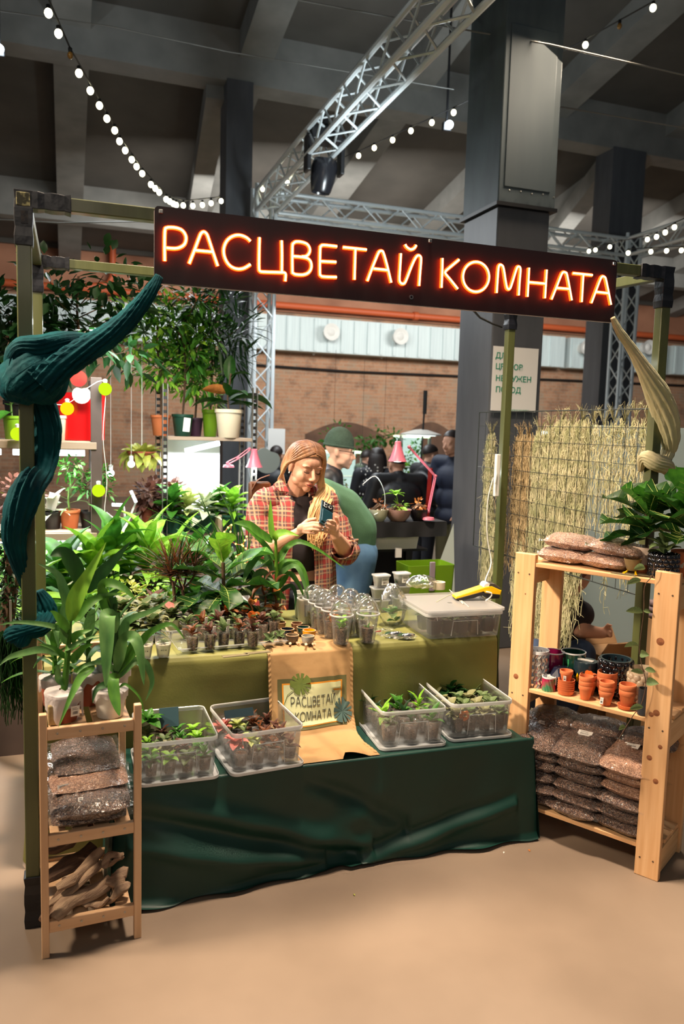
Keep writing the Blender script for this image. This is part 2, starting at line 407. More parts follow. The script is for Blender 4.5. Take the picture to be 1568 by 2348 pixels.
# ---------------------------------------------------------------- truss rig
def truss(name, a, b, label, wdt=.29, rr_=.026, seg=None, group=None):
    a = Vector(a); b = Vector(b); d = b-a; Ln = d.length; d.normalize()
    up = Vector((0, 0, 1)) if abs(d.z) < .7 else Vector((0, 1, 0))
    sd = d.cross(up).normalized(); up = sd.cross(d).normalized(); h = wdt/2-rr_
    t = thing(name, label, 'truss', a, group=group)
    cs = [sd*sx*h+up*sz*h for sx, sz in ((-1, -1), (1, -1), (1, 1), (-1, 1))]
    for c in cs: MB().tube([c, c+d*Ln], rr_, 8).build('chord', 'alu', t, smooth=True)
    n = seg or max(2, int(Ln/.26))
    for f in range(4):
        p, q = cs[f], cs[(f+1) % 4]; mb = MB()
        for i in range(n):
            s0, s1 = Ln*i/n, Ln*(i+1)/n
            if i % 2: mb.tube([p+d*s0, q+d*s1], .011, 5)
            else: mb.tube([q+d*s0, p+d*s1], .011, 5)
        o = mb.build('lattice', 'alu', t, smooth=True); o['kind'] = 'stuff'
    return t
YT = 7.3; ZT = AY(800, 492, YT).z
TA = AY(603, 600, YT).x; TB = AY(1436, 640, YT).x
truss('truss_tower', (TA, YT, 0), (TA, YT, ZT+.2), 'aluminium truss tower standing before the brick wall behind the big plant rack')
truss('truss_tower', (TB, YT, 0), (TB, YT, ZT+.2), 'aluminium truss tower rising behind the scarf on the far canopy post')
truss('truss_beam', (TA+.15, YT, ZT), (TB-.15, YT, ZT), 'level aluminium truss beam joining both towers behind the pillar')
truss('truss_beam', (TA, YT-.15, ZT), (TA, .6, ZT), 'long aluminium truss beam running overhead and carrying the stage light')
truss('truss_beam', (TB, YT-.15, ZT), (TB, 1.5, ZT), 'short visible truss beam hung with bulbs beyond the far canopy post')
# moving head light
c = AX(745, 300, TA+.05)
t = thing('stage_light', 'black moving head stage light hanging from the overhead truss', 'stage light', c)
MB().box((-.02, -.05, .0), (.02, .05, .16)).build('clamp', 'black', t, bevel=.004)
MB().box((-.15, -.1, -.12), (.15, .1, .02)).build('base', 'black', t, bevel=.015)
for s in (-1, 1): MB().box((s*.17-.02, -.07, -.4), (s*.17+.02, .07, -.06)).build('yoke_arm', 'black', t, bevel=.01)
MB().lathe([(.03, .1), (.11, .09), (.13, .02), (.12, -.1), (.1, -.2), (.09, -.22), (.085, -.2), (0.01, -.19)], 18).build('lamp_head', mat('stage_black', (30, 30, 34), .25), t, smooth=True, loc=(0, 0, -.36), rot=(.15, .1, 0))
# floodlights seen as bright stars
for (u, v, d, lab) in ((1030, 286, 9, 'bright white floodlight shining beside the pillar under the roof'), (-2, 112, 8, 'white floodlight glaring at the edge of the hall under the roof')):
    c = AD(u, v, d)
    t = thing('floodlight', lab, 'lamp', c)
    MB().box((-.05, .04, -.05), (.05, .1, .05)).build('housing', 'black', t, bevel=.01)
    MB().bar((0, .07, .05), (0, .07, roofz(c.y+.07)-c.z), .02, .02).build('hanger', 'black', t)
    MB().ball((0, 0, 0), .045, 12, 8).build('lens', emis('flood', (225, 242, 255), 60), t, smooth=True)
    l = point('floodlight_glow', c+V(0, -.15, -.05), 9, (.82, .93, 1), .06); l.parent = t; l.location = (0, -.15, -.05)
# string lights
def string(name, label, pts, lit, blabel, group, r=.024):
    P3 = [AD(u, v, d) for u, v, d in pts]
    wp = []
    for i in range(len(P3)-1):
        for k in range(6): wp.append(P3[i].lerp(P3[i+1], k/6)+V(0, 0, .045))
    wp.append(P3[-1]+V(0, 0, .045))
    t = thing(name, label, 'string lights', P3[0])
    MB().tube([p-P3[0] for p in wp], .006, 5).build('wire', 'black', t, smooth=True)
    g = MB().ball((0, 0, 0), (r, r, r*1.15), 12, 8).mesh('bulb', 'bulb'); off = MB().ball((0, 0, 0), (r*.8, r*.8, r), 8, 6).mesh('bulb', mat('unlit_bulb', (150, 110, 50), .2))
    so = MB().lathe([(.012, .02), (.014, .045), (.006, .05)], 8).mesh('socket', 'black')
    for (u, v, d, on) in lit:
        p = AD(u, v, d)-P3[0]
        for me, nm in ((g if on else off, 'bulb'), (so, 'socket')):
            o = bpy.data.objects.new(nm, me); COL.objects.link(o); o.parent = t; o.location = p
    return t
S1 = [(100, -10, 4.6), (111, 30, 4.7), (134, 77, 4.9), (161, 127, 5.1), (181, 168, 5.3), (207, 208, 5.6), (228, 242, 5.8), (245, 272, 6.0), (263, 299, 6.2), (274, 324, 6.4), (287, 345, 6.6), (302, 366, 6.7), (313, 382, 6.9), (326, 398, 7.0), (346, 423, 7.2), (356, 432, 7.3), (365, 441, 7.4), (381, 457, 7.5), (389, 462, 7.6), (397, 467, 7.7), (404, 470, 7.8), (420, 471, 7.9), (442, 472, 8.0), (464, 470, 8.2), (484, 466, 8.4), (507, 461, 8.6)]
string('string_lights', 'string of round bulbs dropping from the roof to the column behind the neon sign', [S1[i] for i in (0, 3, 6, 9, 13, 17, 21, 25)], [(*q, i != 2) for i, q in enumerate(S1[1:])], '', '')
S2 = [(602, 434, 9.4), (659, 419, 9), (720, 397, 8.7), (785, 371, 8.4), (822, 357, 8.2), (858, 339, 8), (900, 321, 7.9), (942, 300, 7.7), (990, 281, 7.5), (1040, 258, 7.3), (1100, 230, 7.2)]
string('string_lights', 'string of round bulbs rising from the truss corner to the pillar', [S2[i] for i in (0, 2, 4, 6, 8, 10)], [(*q, True) for q in S2[:-1]], '', '')
S3 = [(1230, 160, 7.0), (1273, 139, 6.9), (1342, 103, 6.6), (1420, 60, 6.2), (1497, 18, 5.8), (1540, -12, 5.6)]
string('string_lights', 'string of sparse bulbs climbing from the pillar to the roof', S3, [(*q, i != 2) for i, q in enumerate(S3[1:5])], '', '')
S4 = [(1350, 576, 10.6), (1365, 573, 10.5), (1398, 566, 10.3), (1484, 549, 9.0), (1505, 543, 8.7), (1525, 533, 8.4), (1546, 521, 8.2), (1580, 505, 8)]
string('string_lights', 'string of bulbs wound along the short truss beam', S4, [(*q, True) for q in S4[:-1]], '', '')
S5 = [(1440, 580, 9.4), (1492, 577, 9.3), (1528, 575, 9.1), (1562, 574, 9.0), (1600, 572, 8.9)]
string('string_lights', 'string of bulbs hanging level just below the truss corner', S5, [(*q, True) for q in S5[:-1]], '', '')
# steel guy wires
for k, (pts, lab) in enumerate(((((-20, 22, 7.4), (250, 60, 7.6), (520, 118, 8), (800, 165, 8.5), (1040, 205, 9)), 'steel wire crossing the roof from the floodlight to the pillar'),
        (((640, -8, 6.0), (900, 40, 6), (1120, 78, 5.5), (1260, 102, 5.3), (1568, 172, 5.2)), 'steel wire looped round the upper pillar'),
        (((1255, 240, 6), (1568, 293, 6)), 'lower steel wire running out from the pillar'),
        (((-10, 503, 6), (130, 511, 6.2), (360, 507, 6.4)), 'pale wire stretched behind the canopy corner by the neon sign'))):
    P3 = [AD(*q) for q in pts]
    tag(MB().tube(P3, .006, 5).build('guy_wire', 'beam_grey', smooth=True), lab, 'wire')
# ---------------------------------------------------------------- canopy frame (posts and rails)
BW, BD, BH = 2.297, 1.116, 2.246
HB = .0205; BZ2 = .037
t = thing('canopy_frame', 'olive green square-tube stall frame with black taped corners', 'stall frame', (0, 0, 0))
def post(x, y, z0=0, z1=BH):
    return MB().box((x-HB, y-HB, z0), (x+HB, y+HB, z1)).build('post', 'olive_post', t, bevel=.003)
for x, y in ((0, 0), (BW, 0), (0, BD), (BW, BD)): post(x, y, 0, BH+(BZ2 if y else 0))
for y in (0, BD): MB().box((HB, y-HB+.002, BH-HB*2+(BZ2 if y else 0)), (BW-HB, y+HB-.002, BH-.002+(BZ2 if y else 0))).build('rail', 'olive_post', t, bevel=.003)
for x in (0, BW): MB().bar((x, HB, BH-HB), (x, BD-HB, BH-HB+BZ2), HB*2-.004, HB*2-.002).build('rail', 'olive_post', t, bevel=.003)
def tapebox(lo, hi):
    mb = MB(); n = 6
    ax = max(range(3), key=lambda i: hi[i]-lo[i])
    L0, L1 = lo[ax], hi[ax]; rings = []
    oth = [i for i in range(3) if i != ax]
    vs = []; fs = []
    for k in range(n+1):
        e = .0018*math.sin(k*2.3)+.0012*R_.random()
        for a, b in ((0, 0), (1, 0), (1, 1), (0, 1)):
            q = [0, 0, 0]; q[ax] = L0+(L1-L0)*k/n
            q[oth[0]] = (hi if a else lo)[oth[0]]+(e if a else -e); q[oth[1]] = (hi if b else lo)[oth[1]]+(e if b else -e)
            vs.append(q)
    fs = [(k*4+i, k*4+(i+1) % 4, k*4+4+(i+1) % 4, k*4+4+i) for k in range(n) for i in range(4)]+[(3, 2, 1, 0), (n*4, n*4+1, n*4+2, n*4+3)]
    mb.add(vs, fs); return mb.build('tape', 'tape', t, bevel=.002)
e = .004
for x, s in ((0, 1), (BW, -1)):
    for y, sy in ((0, 1), (BD, -1)):
        h_ = BH+(BZ2 if y else 0)
        tapebox((x-HB-e, y-HB-e, h_-.15), (x+HB+e, y+HB+e, h_+.004))
        lo, hi = (HB, .13) if s > 0 else (-.13, -HB)
        tapebox((x+lo, y-HB-e, h_-HB*2-e), (x+hi, y+HB+e, h_+.003))
tapebox((-HB-e, -HB-e, 0), (HB+e, HB+e, .17))
MB().box((-HB+.002, -HB-.0075, BH-.041), (HB-.003, -HB-.0055, BH-.004)).build('worn_patch', 'old_paint', t, bevel=.001)
MB().box((-HB+.014, -HB-.0065, BH-.09), (HB-.008, -HB-.0045, BH-.055)).build('worn_patch', M.setdefault('worn_brown', mat('worn_brown', (60, 50, 44), .6, c2=(24, 24, 30), ns=50, contrast=4)), t)

# ---------------------------------------------------------------- neon sign
SY = -.047
sx0, sx1, sz0, sz1 = .365, 2.033, 2.018, 2.242
t = thing('neon_sign', 'long dark sign board with glowing red-orange neon lettering', 'neon sign', (sx0, SY, sz0))
mb = MB()
def rrect(w_, h_, r, n=5):
    pts = []
    for cx, cy_, a0 in ((w_-r, h_-r, 0), (r, h_-r, pi/2), (r, r, pi), (w_-r, r, 3*pi/2)):
        for k in range(n+1): a = a0+pi/2*k/n; pts.append((cx+r*math.cos(a), cy_+r*math.sin(a)))
    return pts
pts = rrect(sx1-sx0, sz1-sz0, .012); n = len(pts)
mb.add([(x, y, z) for y in (-.004, .004) for x, z in pts], [tuple(range(n)), tuple(range(2*n-1, n-1, -1))]+[(i, n+i, n+(i+1) % n, (i+1) % n) for i in range(n)])
mb.build('board', 'sign_board', t)
mb = MB(); mb.add([(x, y, z) for y in (.0045, .006) for x, z in [(a-.001 if a < .1 else a, b-.002 if b < .1 else b-.004) for a, b in pts]], [tuple(range(n)), tuple(range(2*n-1, n-1, -1))]+[(i, n+i, n+(i+1) % n, (i+1) % n) for i in range(n)])
mb.build('acrylic_backing', mat('acrylic_edge', (235, 225, 220), .3, transl=.4), t)
def arc(cx, cy_, rx, ry, a0, a1, n=20): return [(cx+rx*math.cos(math.radians(a0+(a1-a0)*k/n)), cy_+ry*math.sin(math.radians(a0+(a1-a0)*k/n))) for k in range(n+1)]
A4 = lambda L: [(340+x/2.8, 450+y/2.8) for x, y in L]
A5 = lambda L: [(880+x/2.279, 520+y/2.279) for x, y in L]
LET = [
 ('Р', [A4([(105, 415), (104, 300), (107, 215), (118, 203), (140, 200), (180, 204), (215, 218), (236, 245), (242, 275), (232, 308), (205, 328), (170, 336), (115, 332)])]),
 ('А', [A4([(262, 432), (300, 335), (330, 255), (342, 235), (356, 229), (370, 238), (382, 260), (415, 360), (445, 448)]), A4([(302, 348), (410, 358)])]),
 ('С', [A4([(655, 290), (635, 270), (605, 255), (570, 250), (530, 263), (500, 292), (484, 335), (486, 380), (505, 425), (535, 455), (575, 468), (615, 462), (655, 438)])]),
 ('Ц', [A4([(713, 265), (710, 380), (710, 465), (716, 480), (735, 486), (860, 490), (876, 494), (881, 505), (878, 545)]), A4([(855, 285), (857, 380), (856, 484)])]),
 ('В', [A4([(985, 388), (1015, 384), (1033, 362), (1035, 335), (1018, 308), (985, 295), (950, 292), (932, 302), (924, 325), (924, 480), (930, 495), (950, 503), (995, 504), (1028, 490), (1045, 460), (1043, 425), (1025, 402), (985, 391), (930, 386)])]),
 ('Е', [A4([(1210, 323), (1125, 314), (1108, 322), (1102, 340), (1100, 490), (1107, 510), (1125, 517), (1208, 520)]), A4([(1103, 418), (1205, 423)])]),
 ('Т', [A4([(1250, 328), (1400, 344)]), A4([(1328, 338), (1322, 535)])]),
 ('А', [A4([(1405, 543), (1440, 450), (1473, 370), (1483, 355), (1495, 352), (1507, 362), (1530, 440), (1558, 555)]), A4([(1445, 465), (1532, 475)])]),
 ('Й', [A5([(88, 140), (83, 220), (80, 275), (86, 293), (98, 298), (112, 287), (140, 215), (163, 165), (178, 150), (190, 156), (193, 175), (188, 240), (183, 308)]), A5([(110, 92), (118, 106), (138, 119), (157, 113), (168, 97)])]),
 ('К', [A5([(305, 165), (303, 240), (300, 318)]), A5([(392, 172), (350, 207), (322, 232), (320, 245), (345, 275), (385, 325)])]),
 ('О', [A5(arc(480, 262, 68, 78, 0, 360, 30)[:-1])]),
 ('М', [A5([(588, 345), (592, 280), (597, 215), (604, 200), (615, 202), (624, 220), (638, 305), (646, 325), (656, 324), (665, 305), (690, 225), (699, 209), (709, 212), (712, 230), (707, 290), (703, 358)])]),
 ('Н', [A5([(757, 215), (749, 365)]), A5([(849, 225), (840, 373)]), A5([(754, 290), (844, 298)])]),
 ('А', [A5([(875, 378), (900, 315), (925, 252), (935, 238), (947, 240), (956, 256), (980, 385)]), A5([(902, 320), (965, 325)])]),
 ('Т', [A5([(988, 243), (1088, 253)]), A5([(1040, 250), (1032, 393)])]),
 ('А', [A5([(1083, 397), (1108, 330), (1130, 273), (1140, 260), (1152, 264), (1160, 285), (1185, 408)]), A5([(1105, 340), (1172, 348)])]),
]
STROKES = {}
def smooth_pts(P, k=3, closed=False):
    P = [Vector(p) for p in P]; out = []
    n = len(P)
    if n < 3: return P
    rng = range(n) if closed else range(n-1)
    for i in rng:
        g = (lambda j: P[j % n]) if closed else (lambda j: P[max(0, min(n-1, j))])
        p0, p1, p2, p3 = g(i-1), g(i), g(i+1), g(i+2)
        for s in range(k):
            q = s/k
            out.append(.5*((2*p1)+(-p0+p2)*q+(2*p0-5*p1+4*p2-p3)*q*q+(-p0+3*p1-3*p2+p3)*q**3))
    if not closed: out.append(P[-1])
    return out
for ch, strokes in LET:
    mo, mc = MB(), MB(); st2 = []
    for s in strokes:
        cl = ch == 'О'
        p3 = [AY(u, v, SY-.016) for u, v in s]
        L2 = [Vector((p.x-sx0, p.z-sz0, 0)) for p in p3]
        L2 = smooth_pts(L2, 3, cl) if len(L2) > 2 else L2
        st2.append(L2)
        pp = [(p.x, -.014, p.y) for p in L2]
        mo.tube(pp, .0064, 8, closed=cl)
        mc.tube([(p.x, -.0176, p.y) for p in L2], .0039, 8, closed=cl)
    STROKES.setdefault(ch, st2)
    l = mo.build('letter', 'neon', t, smooth=True)
    mc.build('light_core', 'neon_core', l, smooth=True)
for x, z in ((.018, .208), (.905-.0, .214), (1.652, .21)):
    MB().box((-.006, -.006, -.006), (.006, .004, .006)).build('screw', 'screw', t, loc=(x, -.004, z), bevel=.002)
p = AY(941, 682, SY)
MB().lathe([(.004, 0), (.0075, 0), (.0075, .004), (.004, .004)], 12).build('hook_eye', 'screw', t, loc=(p.x-sx0, -.004, p.z-sz0), rot=(pi/2, 0, 0), smooth=True)
# black cable of the sign
tag(MB().tube([AY(1075, 700, .2), AY(1100, 728, .7), AY(1128, 742, 1.0), AY(1150, 750, 1.08)], .005, 6).build('sign_cable', 'black', smooth=True), 'black sign cable sagging to the taped rear post', 'cable')

# ---------------------------------------------------------------- twisted scarves
def cloth_tube(mb, path, rad, n=56, ridges=7, twist=5, amp=.12, seed=0, sm=7):
    ridges = ridges*2-1
    """a twisted bundle of cloth: tube whose radius is ridged and winds round"""
    P4 = smooth_pts([Vector((*p, r)) for p, r in zip(path, rad)], sm)
    pts = [Vector(p[:3]) for p in P4]; rs = [p[3] for p in P4]
    m_ = len(pts); prev = None; vs = []
    for i, p in enumerate(pts):
        tt = (pts[min(i+1, m_-1)]-pts[max(i-1, 0)]).normalized()
        if prev is None: x = tt.orthogonal().normalized()
        else: x = (prev-tt*prev.dot(tt)).normalized()
        prev = x; y = tt.cross(x); s = i/m_
        for k in range(n):
            a = 2*pi*k/n
            r = rs[i]*(1+amp*math.sin(ridges*a+twist*2*pi*s)+amp*.5*math.sin((ridges+4)*a+twist*1.3*2*pi*s+seed)+amp*.4*mnoise.noise(Vector((a*2, s*18, seed))))
            vs.append(p+(x*math.cos(a)+y*math.sin(a))*r)
    fs = [(i*n+k, i*n+(k+1) % n, (i+1)*n+(k+1) % n, (i+1)*n+k) for i in range(m_-1) for k in range(n)]
    fs += [tuple(range(n-1, -1, -1)), tuple((m_-1)*n+k for k in range(n))]
    mb.add(vs, fs)
M['scarf_teal'] = mat('scarf_teal', (0, 66, 70), .8, spec=.12, c2=(0, 42, 50), ns=12, stretch=(1, 1, 1), bump=.3, bs=60)
M['scarf_beige'] = mat('scarf_beige', (204, 192, 156), .8, c2=(178, 176, 138), ns=6, bump=.3, bs=50)
t = thing('teal_scarf', 'dark teal cloth twisted from the sign corner down round the front post', 'cloth', (0, 0, 1))
mb = MB()
cloth_tube(mb, [AY(365, 634, -.075), AY(345, 668, -.08), AY(300, 725, -.085), AY(255, 765, -.09), AY(200, 800, -.095), AY(140, 838, -.1), AY(90, 880, -.1)], [.012, .019, .026, .03, .035, .04, .045], ridges=8, twist=4)
for v_ in mb.v: pass
mb.v = [(x, y, z-1) for x, y, z in mb.v]
mb.build('twisted_end', 'scarf_teal', t, smooth=True, angle=None)
mb = MB()
cloth_tube(mb, [AY(205, 775, -.07), AY(150, 785, -.078), AY(95, 800, -.078), AY(50, 800, -.07), AY(34, 830, -.05), AY(36, 870, -.03)], [.012, .03, .035, .03, .028, .02], ridges=9, twist=.6, seed=2)
cloth_tube(mb, [AY(150, 815, -.06), AY(100, 850, -.05), AY(62, 880, -.03), AY(45, 905, -.02), AY(40, 925, -.02)], [.03, .08, .078, .06, .03], ridges=12, twist=.8, seed=3, amp=.1)
mb.v = [(x, y, z-1) for x, y, z in mb.v]
mb.build('wrap', 'scarf_teal', t, smooth=True, angle=None)
mb = MB()
cloth_tube(mb, [AY(82, 890, .02), AY(102, 940, .04), AY(108, 990, .05), AY(104, 1040, .05), AY(92, 1085, .02), AY(70, 1110, -.03), AY(52, 1150, -.055), AY(38, 1195, -.06), AY(33, 1240, -.04), AY(46, 1300, -.01), AY(62, 1350, .04)], [.03, .036, .04, .038, .036, .04, .042, .036, .03, .02, .014], ridges=7, twist=3, seed=5)
mb.v = [(x, y, z-1) for x, y, z in mb.v]
mb.build('hanging_fold', 'scarf_teal', t, smooth=True, angle=None)
mb = MB()
cloth_tube(mb, [AY(88, 1355, .06), AY(100, 1385, .06), AY(104, 1415, .05), AY(90, 1440, -.02), AY(62, 1448, -.05), AY(32, 1455, -.04), AY(20, 1462, -.01)], [.015, .03, .032, .026, .02, .026, .012], ridges=8, twist=3, seed=7)
cloth_tube(mb, [AY(60, 1450, -.05), AY(48, 1470, -.05), AY(42, 1480, -.04)], [.02, .022, .008], ridges=8, twist=1, seed=9)
mb.v = [(x, y, z-1) for x, y, z in mb.v]
mb.build('knot', 'scarf_teal', t, smooth=True, angle=None)

t = thing('beige_scarf', 'pale beige-green cloth twisted from the sign corner round the far post', 'cloth', (BW, 0, 1))
mb = MB()
cloth_tube(mb, [AY(1404, 728, -.075), AY(1420, 760, -.075), AY(1448, 800, -.07), AY(1475, 845, -.06), AY(1505, 900, -.045), AY(1525, 950, -.03), AY(1535, 1000, -.02), AY(1535, 1035, 0)], [.008, .013, .017, .026, .042, .046, .036, .022], ridges=7, twist=2.4, seed=1)
mb.v = [(x-BW, y, z-1) for x, y, z in mb.v]
mb.build('twisted_end', 'scarf_beige', t, smooth=True, angle=None)
mb = MB()
cloth_tube(mb, [AY(1468, 1078, .03), AY(1478, 1050, -.02), AY(1502, 1060, -.05), AY(1528, 1070, -.04), AY(1540, 1095, 0)], [.01, .024, .03, .028, .012], ridges=8, twist=1.5, seed=4)
cloth_tube(mb, [AY(1535, 1015, .02), AY(1530, 1040, .0), AY(1520, 1058, -.02)], [.02, .024, .02], ridges=8, twist=1.2, seed=6)
mb.v = [(x-BW, y, z-1) for x, y, z in mb.v]
mb.build('wrap', 'scarf_beige', t, smooth=True, angle=None)

# ---------------------------------------------------------------- tables and cloths
TY0, TY1, TZ, TX0, TX1 = .33, .98, .742, .03, 1.835
t = thing('folding_table', 'long folding table hidden under the olive cloth', 'table', ((TX0+TX1)/2, (TY0+TY1)/2, 0))
MB().box((-.88, -.30, TZ-.03), (.88, .30, TZ-.006)).build('tabletop', 'white_paint', t)
for sx in (-1, 1):
    for sy in (-1, 1): MB().tube([(sx*.82, sy*.25, 0), (sx*.8, sy*.25, TZ-.03)], .014, 8).build('leg', 'alu', t, smooth=True)
def nz(*a): return mnoise.noise(Vector(a))
def olive():
    mb = MB()
    prof = [(TY1+.01, .3), (TY1+.01, TZ-.02), (TY1-.02, TZ), (TY0+.02, TZ), (TY0+.006, TZ-.004), (TY0-.004, TZ-.02), (TY0-.007, TZ-.08), (TY0-.004, TZ-.18), (TY0+.0, TZ-.3), (TY0+.02, .02)]
    def f(a, b):
        k = b*(len(prof)-1); i = min(int(k), len(prof)-2); q = k-i
        y = prof[i][0]*(1-q)+prof[i+1][0]*q; z = prof[i][1]*(1-q)+prof[i+1][1]*q
        x = TX0+(TX1-TX0)*a
        d = max(0, (TZ-.03-z))
        wv = math.sin(x*9+nz(x*2, 1, 1)*3)*.016+math.sin(x*23)*.004
        if y < .6: y += wv*min(1, d*3.5)+ .003*nz(x*8, z*8, 2)*(d > 0)
        return V(x, y, z)
    mb.grid(f, 120, 45)
    for s, x in ((-1, TX0), (1, TX1)):  # end drops, softly gathered
        def g(a, b):
            y = TY0+(TY1-TY0)*a; z = TZ*(1-b)+.015
            return V(x+s*(.002+b*.06+math.sin(a*20)*.018*min(1, b*3)), y+(-.0 if a > .02 else 0), z if b > 0 else TZ-.004)
        mb.grid(g, 36, 18)
    return mb
tag(olive().build('olive_tablecloth', 'cloth_olive', smooth=True, angle=None), 'olive green cloth draped over the display table and its front', 'tablecloth')
# lower bench with satin drape
BY0, BY1, BZ, BX0, BX1 = .03, .34, .405, .28, 1.80
t = thing('low_bench', 'low display bench hidden under the dark green satin drape', 'bench', (1.05, .2, 0))
MB().box((-.74, -.15, BZ-.03), (.73, .12, BZ-.006)).build('bench_top', 'beech_x', t)
for sx in (-1, 1):
    for sy in (-1, 1): MB().box((sx*.7-.02, sy*.11-.02, 0), (sx*.7+.02, sy*.11+.02, BZ-.03)).build('leg', 'beech', t)
def satin():
    mb = MB()
    def f(a, b):
        x = BX0-.03+(BX1-BX0+.07)*a
        # b: 0 back of top -> .25 front edge -> 1 floor
        if b < .25:
            q = b/.25; y = BY1-(BY1-BY0)*q; z = BZ+.001
            if q > .93: z -= (q-.93)*.06
            return V(min(max(x, BX0), BX1), y, z+.0015*nz(x*6, y*6, 0)*(.9-q > 0))
        q = (b-.25)/.75
        z = BZ*(1-q)
        d = q
        # big swag folds hanging from the top corners toward low points
        def swag(x, x0, w_, depth, ph):
            s = (x-x0)/w_
            if abs(s) > 1.0: return 0
            par = (1-s*s)                      # parabola sag
            zz = q-(.25+.55*par)
            return depth*math.exp(-(zz/.13)**2)*(1-abs(s)**3)
        o = 0
        o += swag(x, .78, .46, .03, 0)
        zz = q-(.15+.95*(x-.42)); o += .034*math.exp(-(zz/.09)**2)*(x > .3)*(x < 1.15)*min(1, q*3)
        zz = q-(.32+.85*(x-.4)); o += -.026*math.exp(-(zz/.07)**2)*(x > .3)*(x < 1.1)*min(1, q*3)
        zz = q-(.55+.6*(x-.4)); o += .026*math.exp(-(zz/.07)**2)*(x > .3)*(x < 1.0)
        zz = q-(.98-.62*(x-1.12)); o += .036*math.exp(-(zz/.08)**2)*(x > 1.05)*(x < 1.75)
        zz = q-(.86-.5*(x-1.12)); o -= .022*math.exp(-(zz/.06)**2)*(x > 1.05)*(x < 1.75)
        zz = q-(.2+1.6*(x-.98)); o -= .03*math.exp(-(zz/.1)**2)*(x > .9)*(x < 1.3)*min(1, q*4)
        o += .012*math.exp(-((x-1.19)/.012)**2)*(1-q)
        o += (.012*math.sin(x*11+2*nz(x, q*2, 5))+.008*math.sin(x*27+q*3))*q
        bow = .0+.06*q*math.exp(-((x-.45)/.25)**2)+.03*q*math.exp(-((x-1.7)/.2)**2)
        y = BY0-.006-o*.62*min(1, q*5)-bow
        if q > .93:                            # hem spreads on the floor
            k = (q-.93)/.07; y -= k*.02*(1+.6*math.sin(x*9)+.4*math.sin(x*21)); z = max(z, .006+.012*abs(math.sin(x*7))*k)
        if a < .03: y += .02*(1-a/.03)
        ex = 1
        xx = x-.012*q*(a < .5)+.02*q*(a > .5)
        return V(xx, y, max(z, .004))
    mb.grid(f, 190, 84)
    for s, xx in ((-1, BX0-.03), (1, BX1+.04)):
        def g(a, b):
            y = BY0-.005+(BY1-BY0)*a; z = BZ*(1-b)+.004
            return V(xx+s*(b*.02+.012*math.sin(a*18)*min(1, b*3)), y-(b*.05 if a < .2 else 0), z)
        mb.grid(g, 20, 16)
    return mb
tag(satin().build('satin_drape', 'cloth_teal', smooth=True, angle=None), 'dark green satin drape hanging in swags over the low bench to the floor', 'drape')
# crumple of satin lying on the floor at the hem
# ---------------------------------------------------------------- tan runner with print
RX0, RX1 = .83, 1.175
def runner_pt(a, b, off=0):
    """a across, b along: 0 on the table -> front edge -> hang -> over the bench -> hem"""
    prof = [(.0, .62, TZ+.004), (.17, TY0+.02, TZ+.004), (.20, TY0-.012, TZ-.012), (.30, TY0-.03, TZ-.075), (.45, TY0-.05, TZ-.16), (.62, TY0-.075, TZ-.26), (.76, TY0-.11, BZ+.03), (.84, TY0-.18, BZ+.012), (.97, .055, BZ+.008), (1.0, .035, BZ+.004)]
    for i in range(len(prof)-1):
        if b <= prof[i+1][0] or i == len(prof)-2:
            q = (b-prof[i][0])/(prof[i+1][0]-prof[i][0]); break
    y = prof[i][1]*(1-q)+prof[i+1][1]*q; z = prof[i][2]*(1-q)+prof[i+1][2]*q
    xl = RX0+.0*b; xr = RX1-.0*b-.03*max(0, b-.3)
    if b > .78: xr += .035*(b-.78)/.22
    x = xl+(xr-xl)*a
    h = max(0, min(1, (b-.18)*4))*max(0, min(1, (.9-b)*8))
    y += h*(-.012*math.exp(-((a-.88-.25*(b-.3))/.05)**2)+.01*math.sin(a*7+b*3)-.008*math.exp(-((a-.7-.4*(b-.2))/.04)**2)*(b < .45))
    if b > .85: z += .012*max(0, math.sin(a*6-2.2))*(b-.85)/.15*(a > .6)*2
    ny, nz_ = (0, 1) if b < .18 or b > .86 else (-1, .25)
    return V(x, y+ny*off, z+nz_*off)
t = thing('tan_runner', 'tan cloth runner with a printed panel hanging over the table front', 'runner', (0, 0, 0))
mb = MB(); mb.grid(lambda a, b: runner_pt(a, b), 50, 90); mb.build('cloth', 'cloth_tan', t, smooth=True, angle=None)
mb = MB()
for s in (0, 1):
    mb = MB(); mb.grid(lambda a, b: runner_pt((.03*a) if s == 0 else 1-.035*a, .2+.78*b, .0012+.0009*math.sin(b*150+a*3)), 3, 150)
    mb.build('ruffled_hem', 'cloth_tan', t, smooth=True, angle=None)
PA0, PA1, PB0, PB1 = .15, .86, .385, .675
def pp(a, b, off): return runner_pt(PA0+(PA1-PA0)*a, PB0+(PB1-PB0)*b, off)
M['print_green'] = mat('print_green', (86, 84, 46), .7); M['print_orange'] = mat('print_orange', (214, 140, 30), .7)
M['print_cream'] = mat('print_cream', (206, 208, 158), .7, c2=(196, 204, 160), ns=6); M['print_leaf'] = mat('print_leaf', (96, 112, 40), .7, c2=(76, 92, 30), ns=20)
M['print_leaf_dark'] = mat('print_leaf_dark', (64, 92, 88), .7, c2=(50, 72, 70), ns=20)
mb = MB(); mb.grid(lambda a, b: pp(-.07+1.14*a, -.1+1.2*b, .0016), 24, 24); mb.build('print_border', 'print_green', t, smooth=True, angle=None)
mb = MB(); mb.grid(lambda a, b: pp(a, b, .0028), 24, 24); mb.build('print_frame', 'print_orange', t, smooth=True, angle=None)
mb = MB(); mb.grid(lambda a, b: pp(.022+.956*a, .035+.93*b, .004), 24, 24); mb.build('print_panel', 'print_cream', t, smooth=True, angle=None)
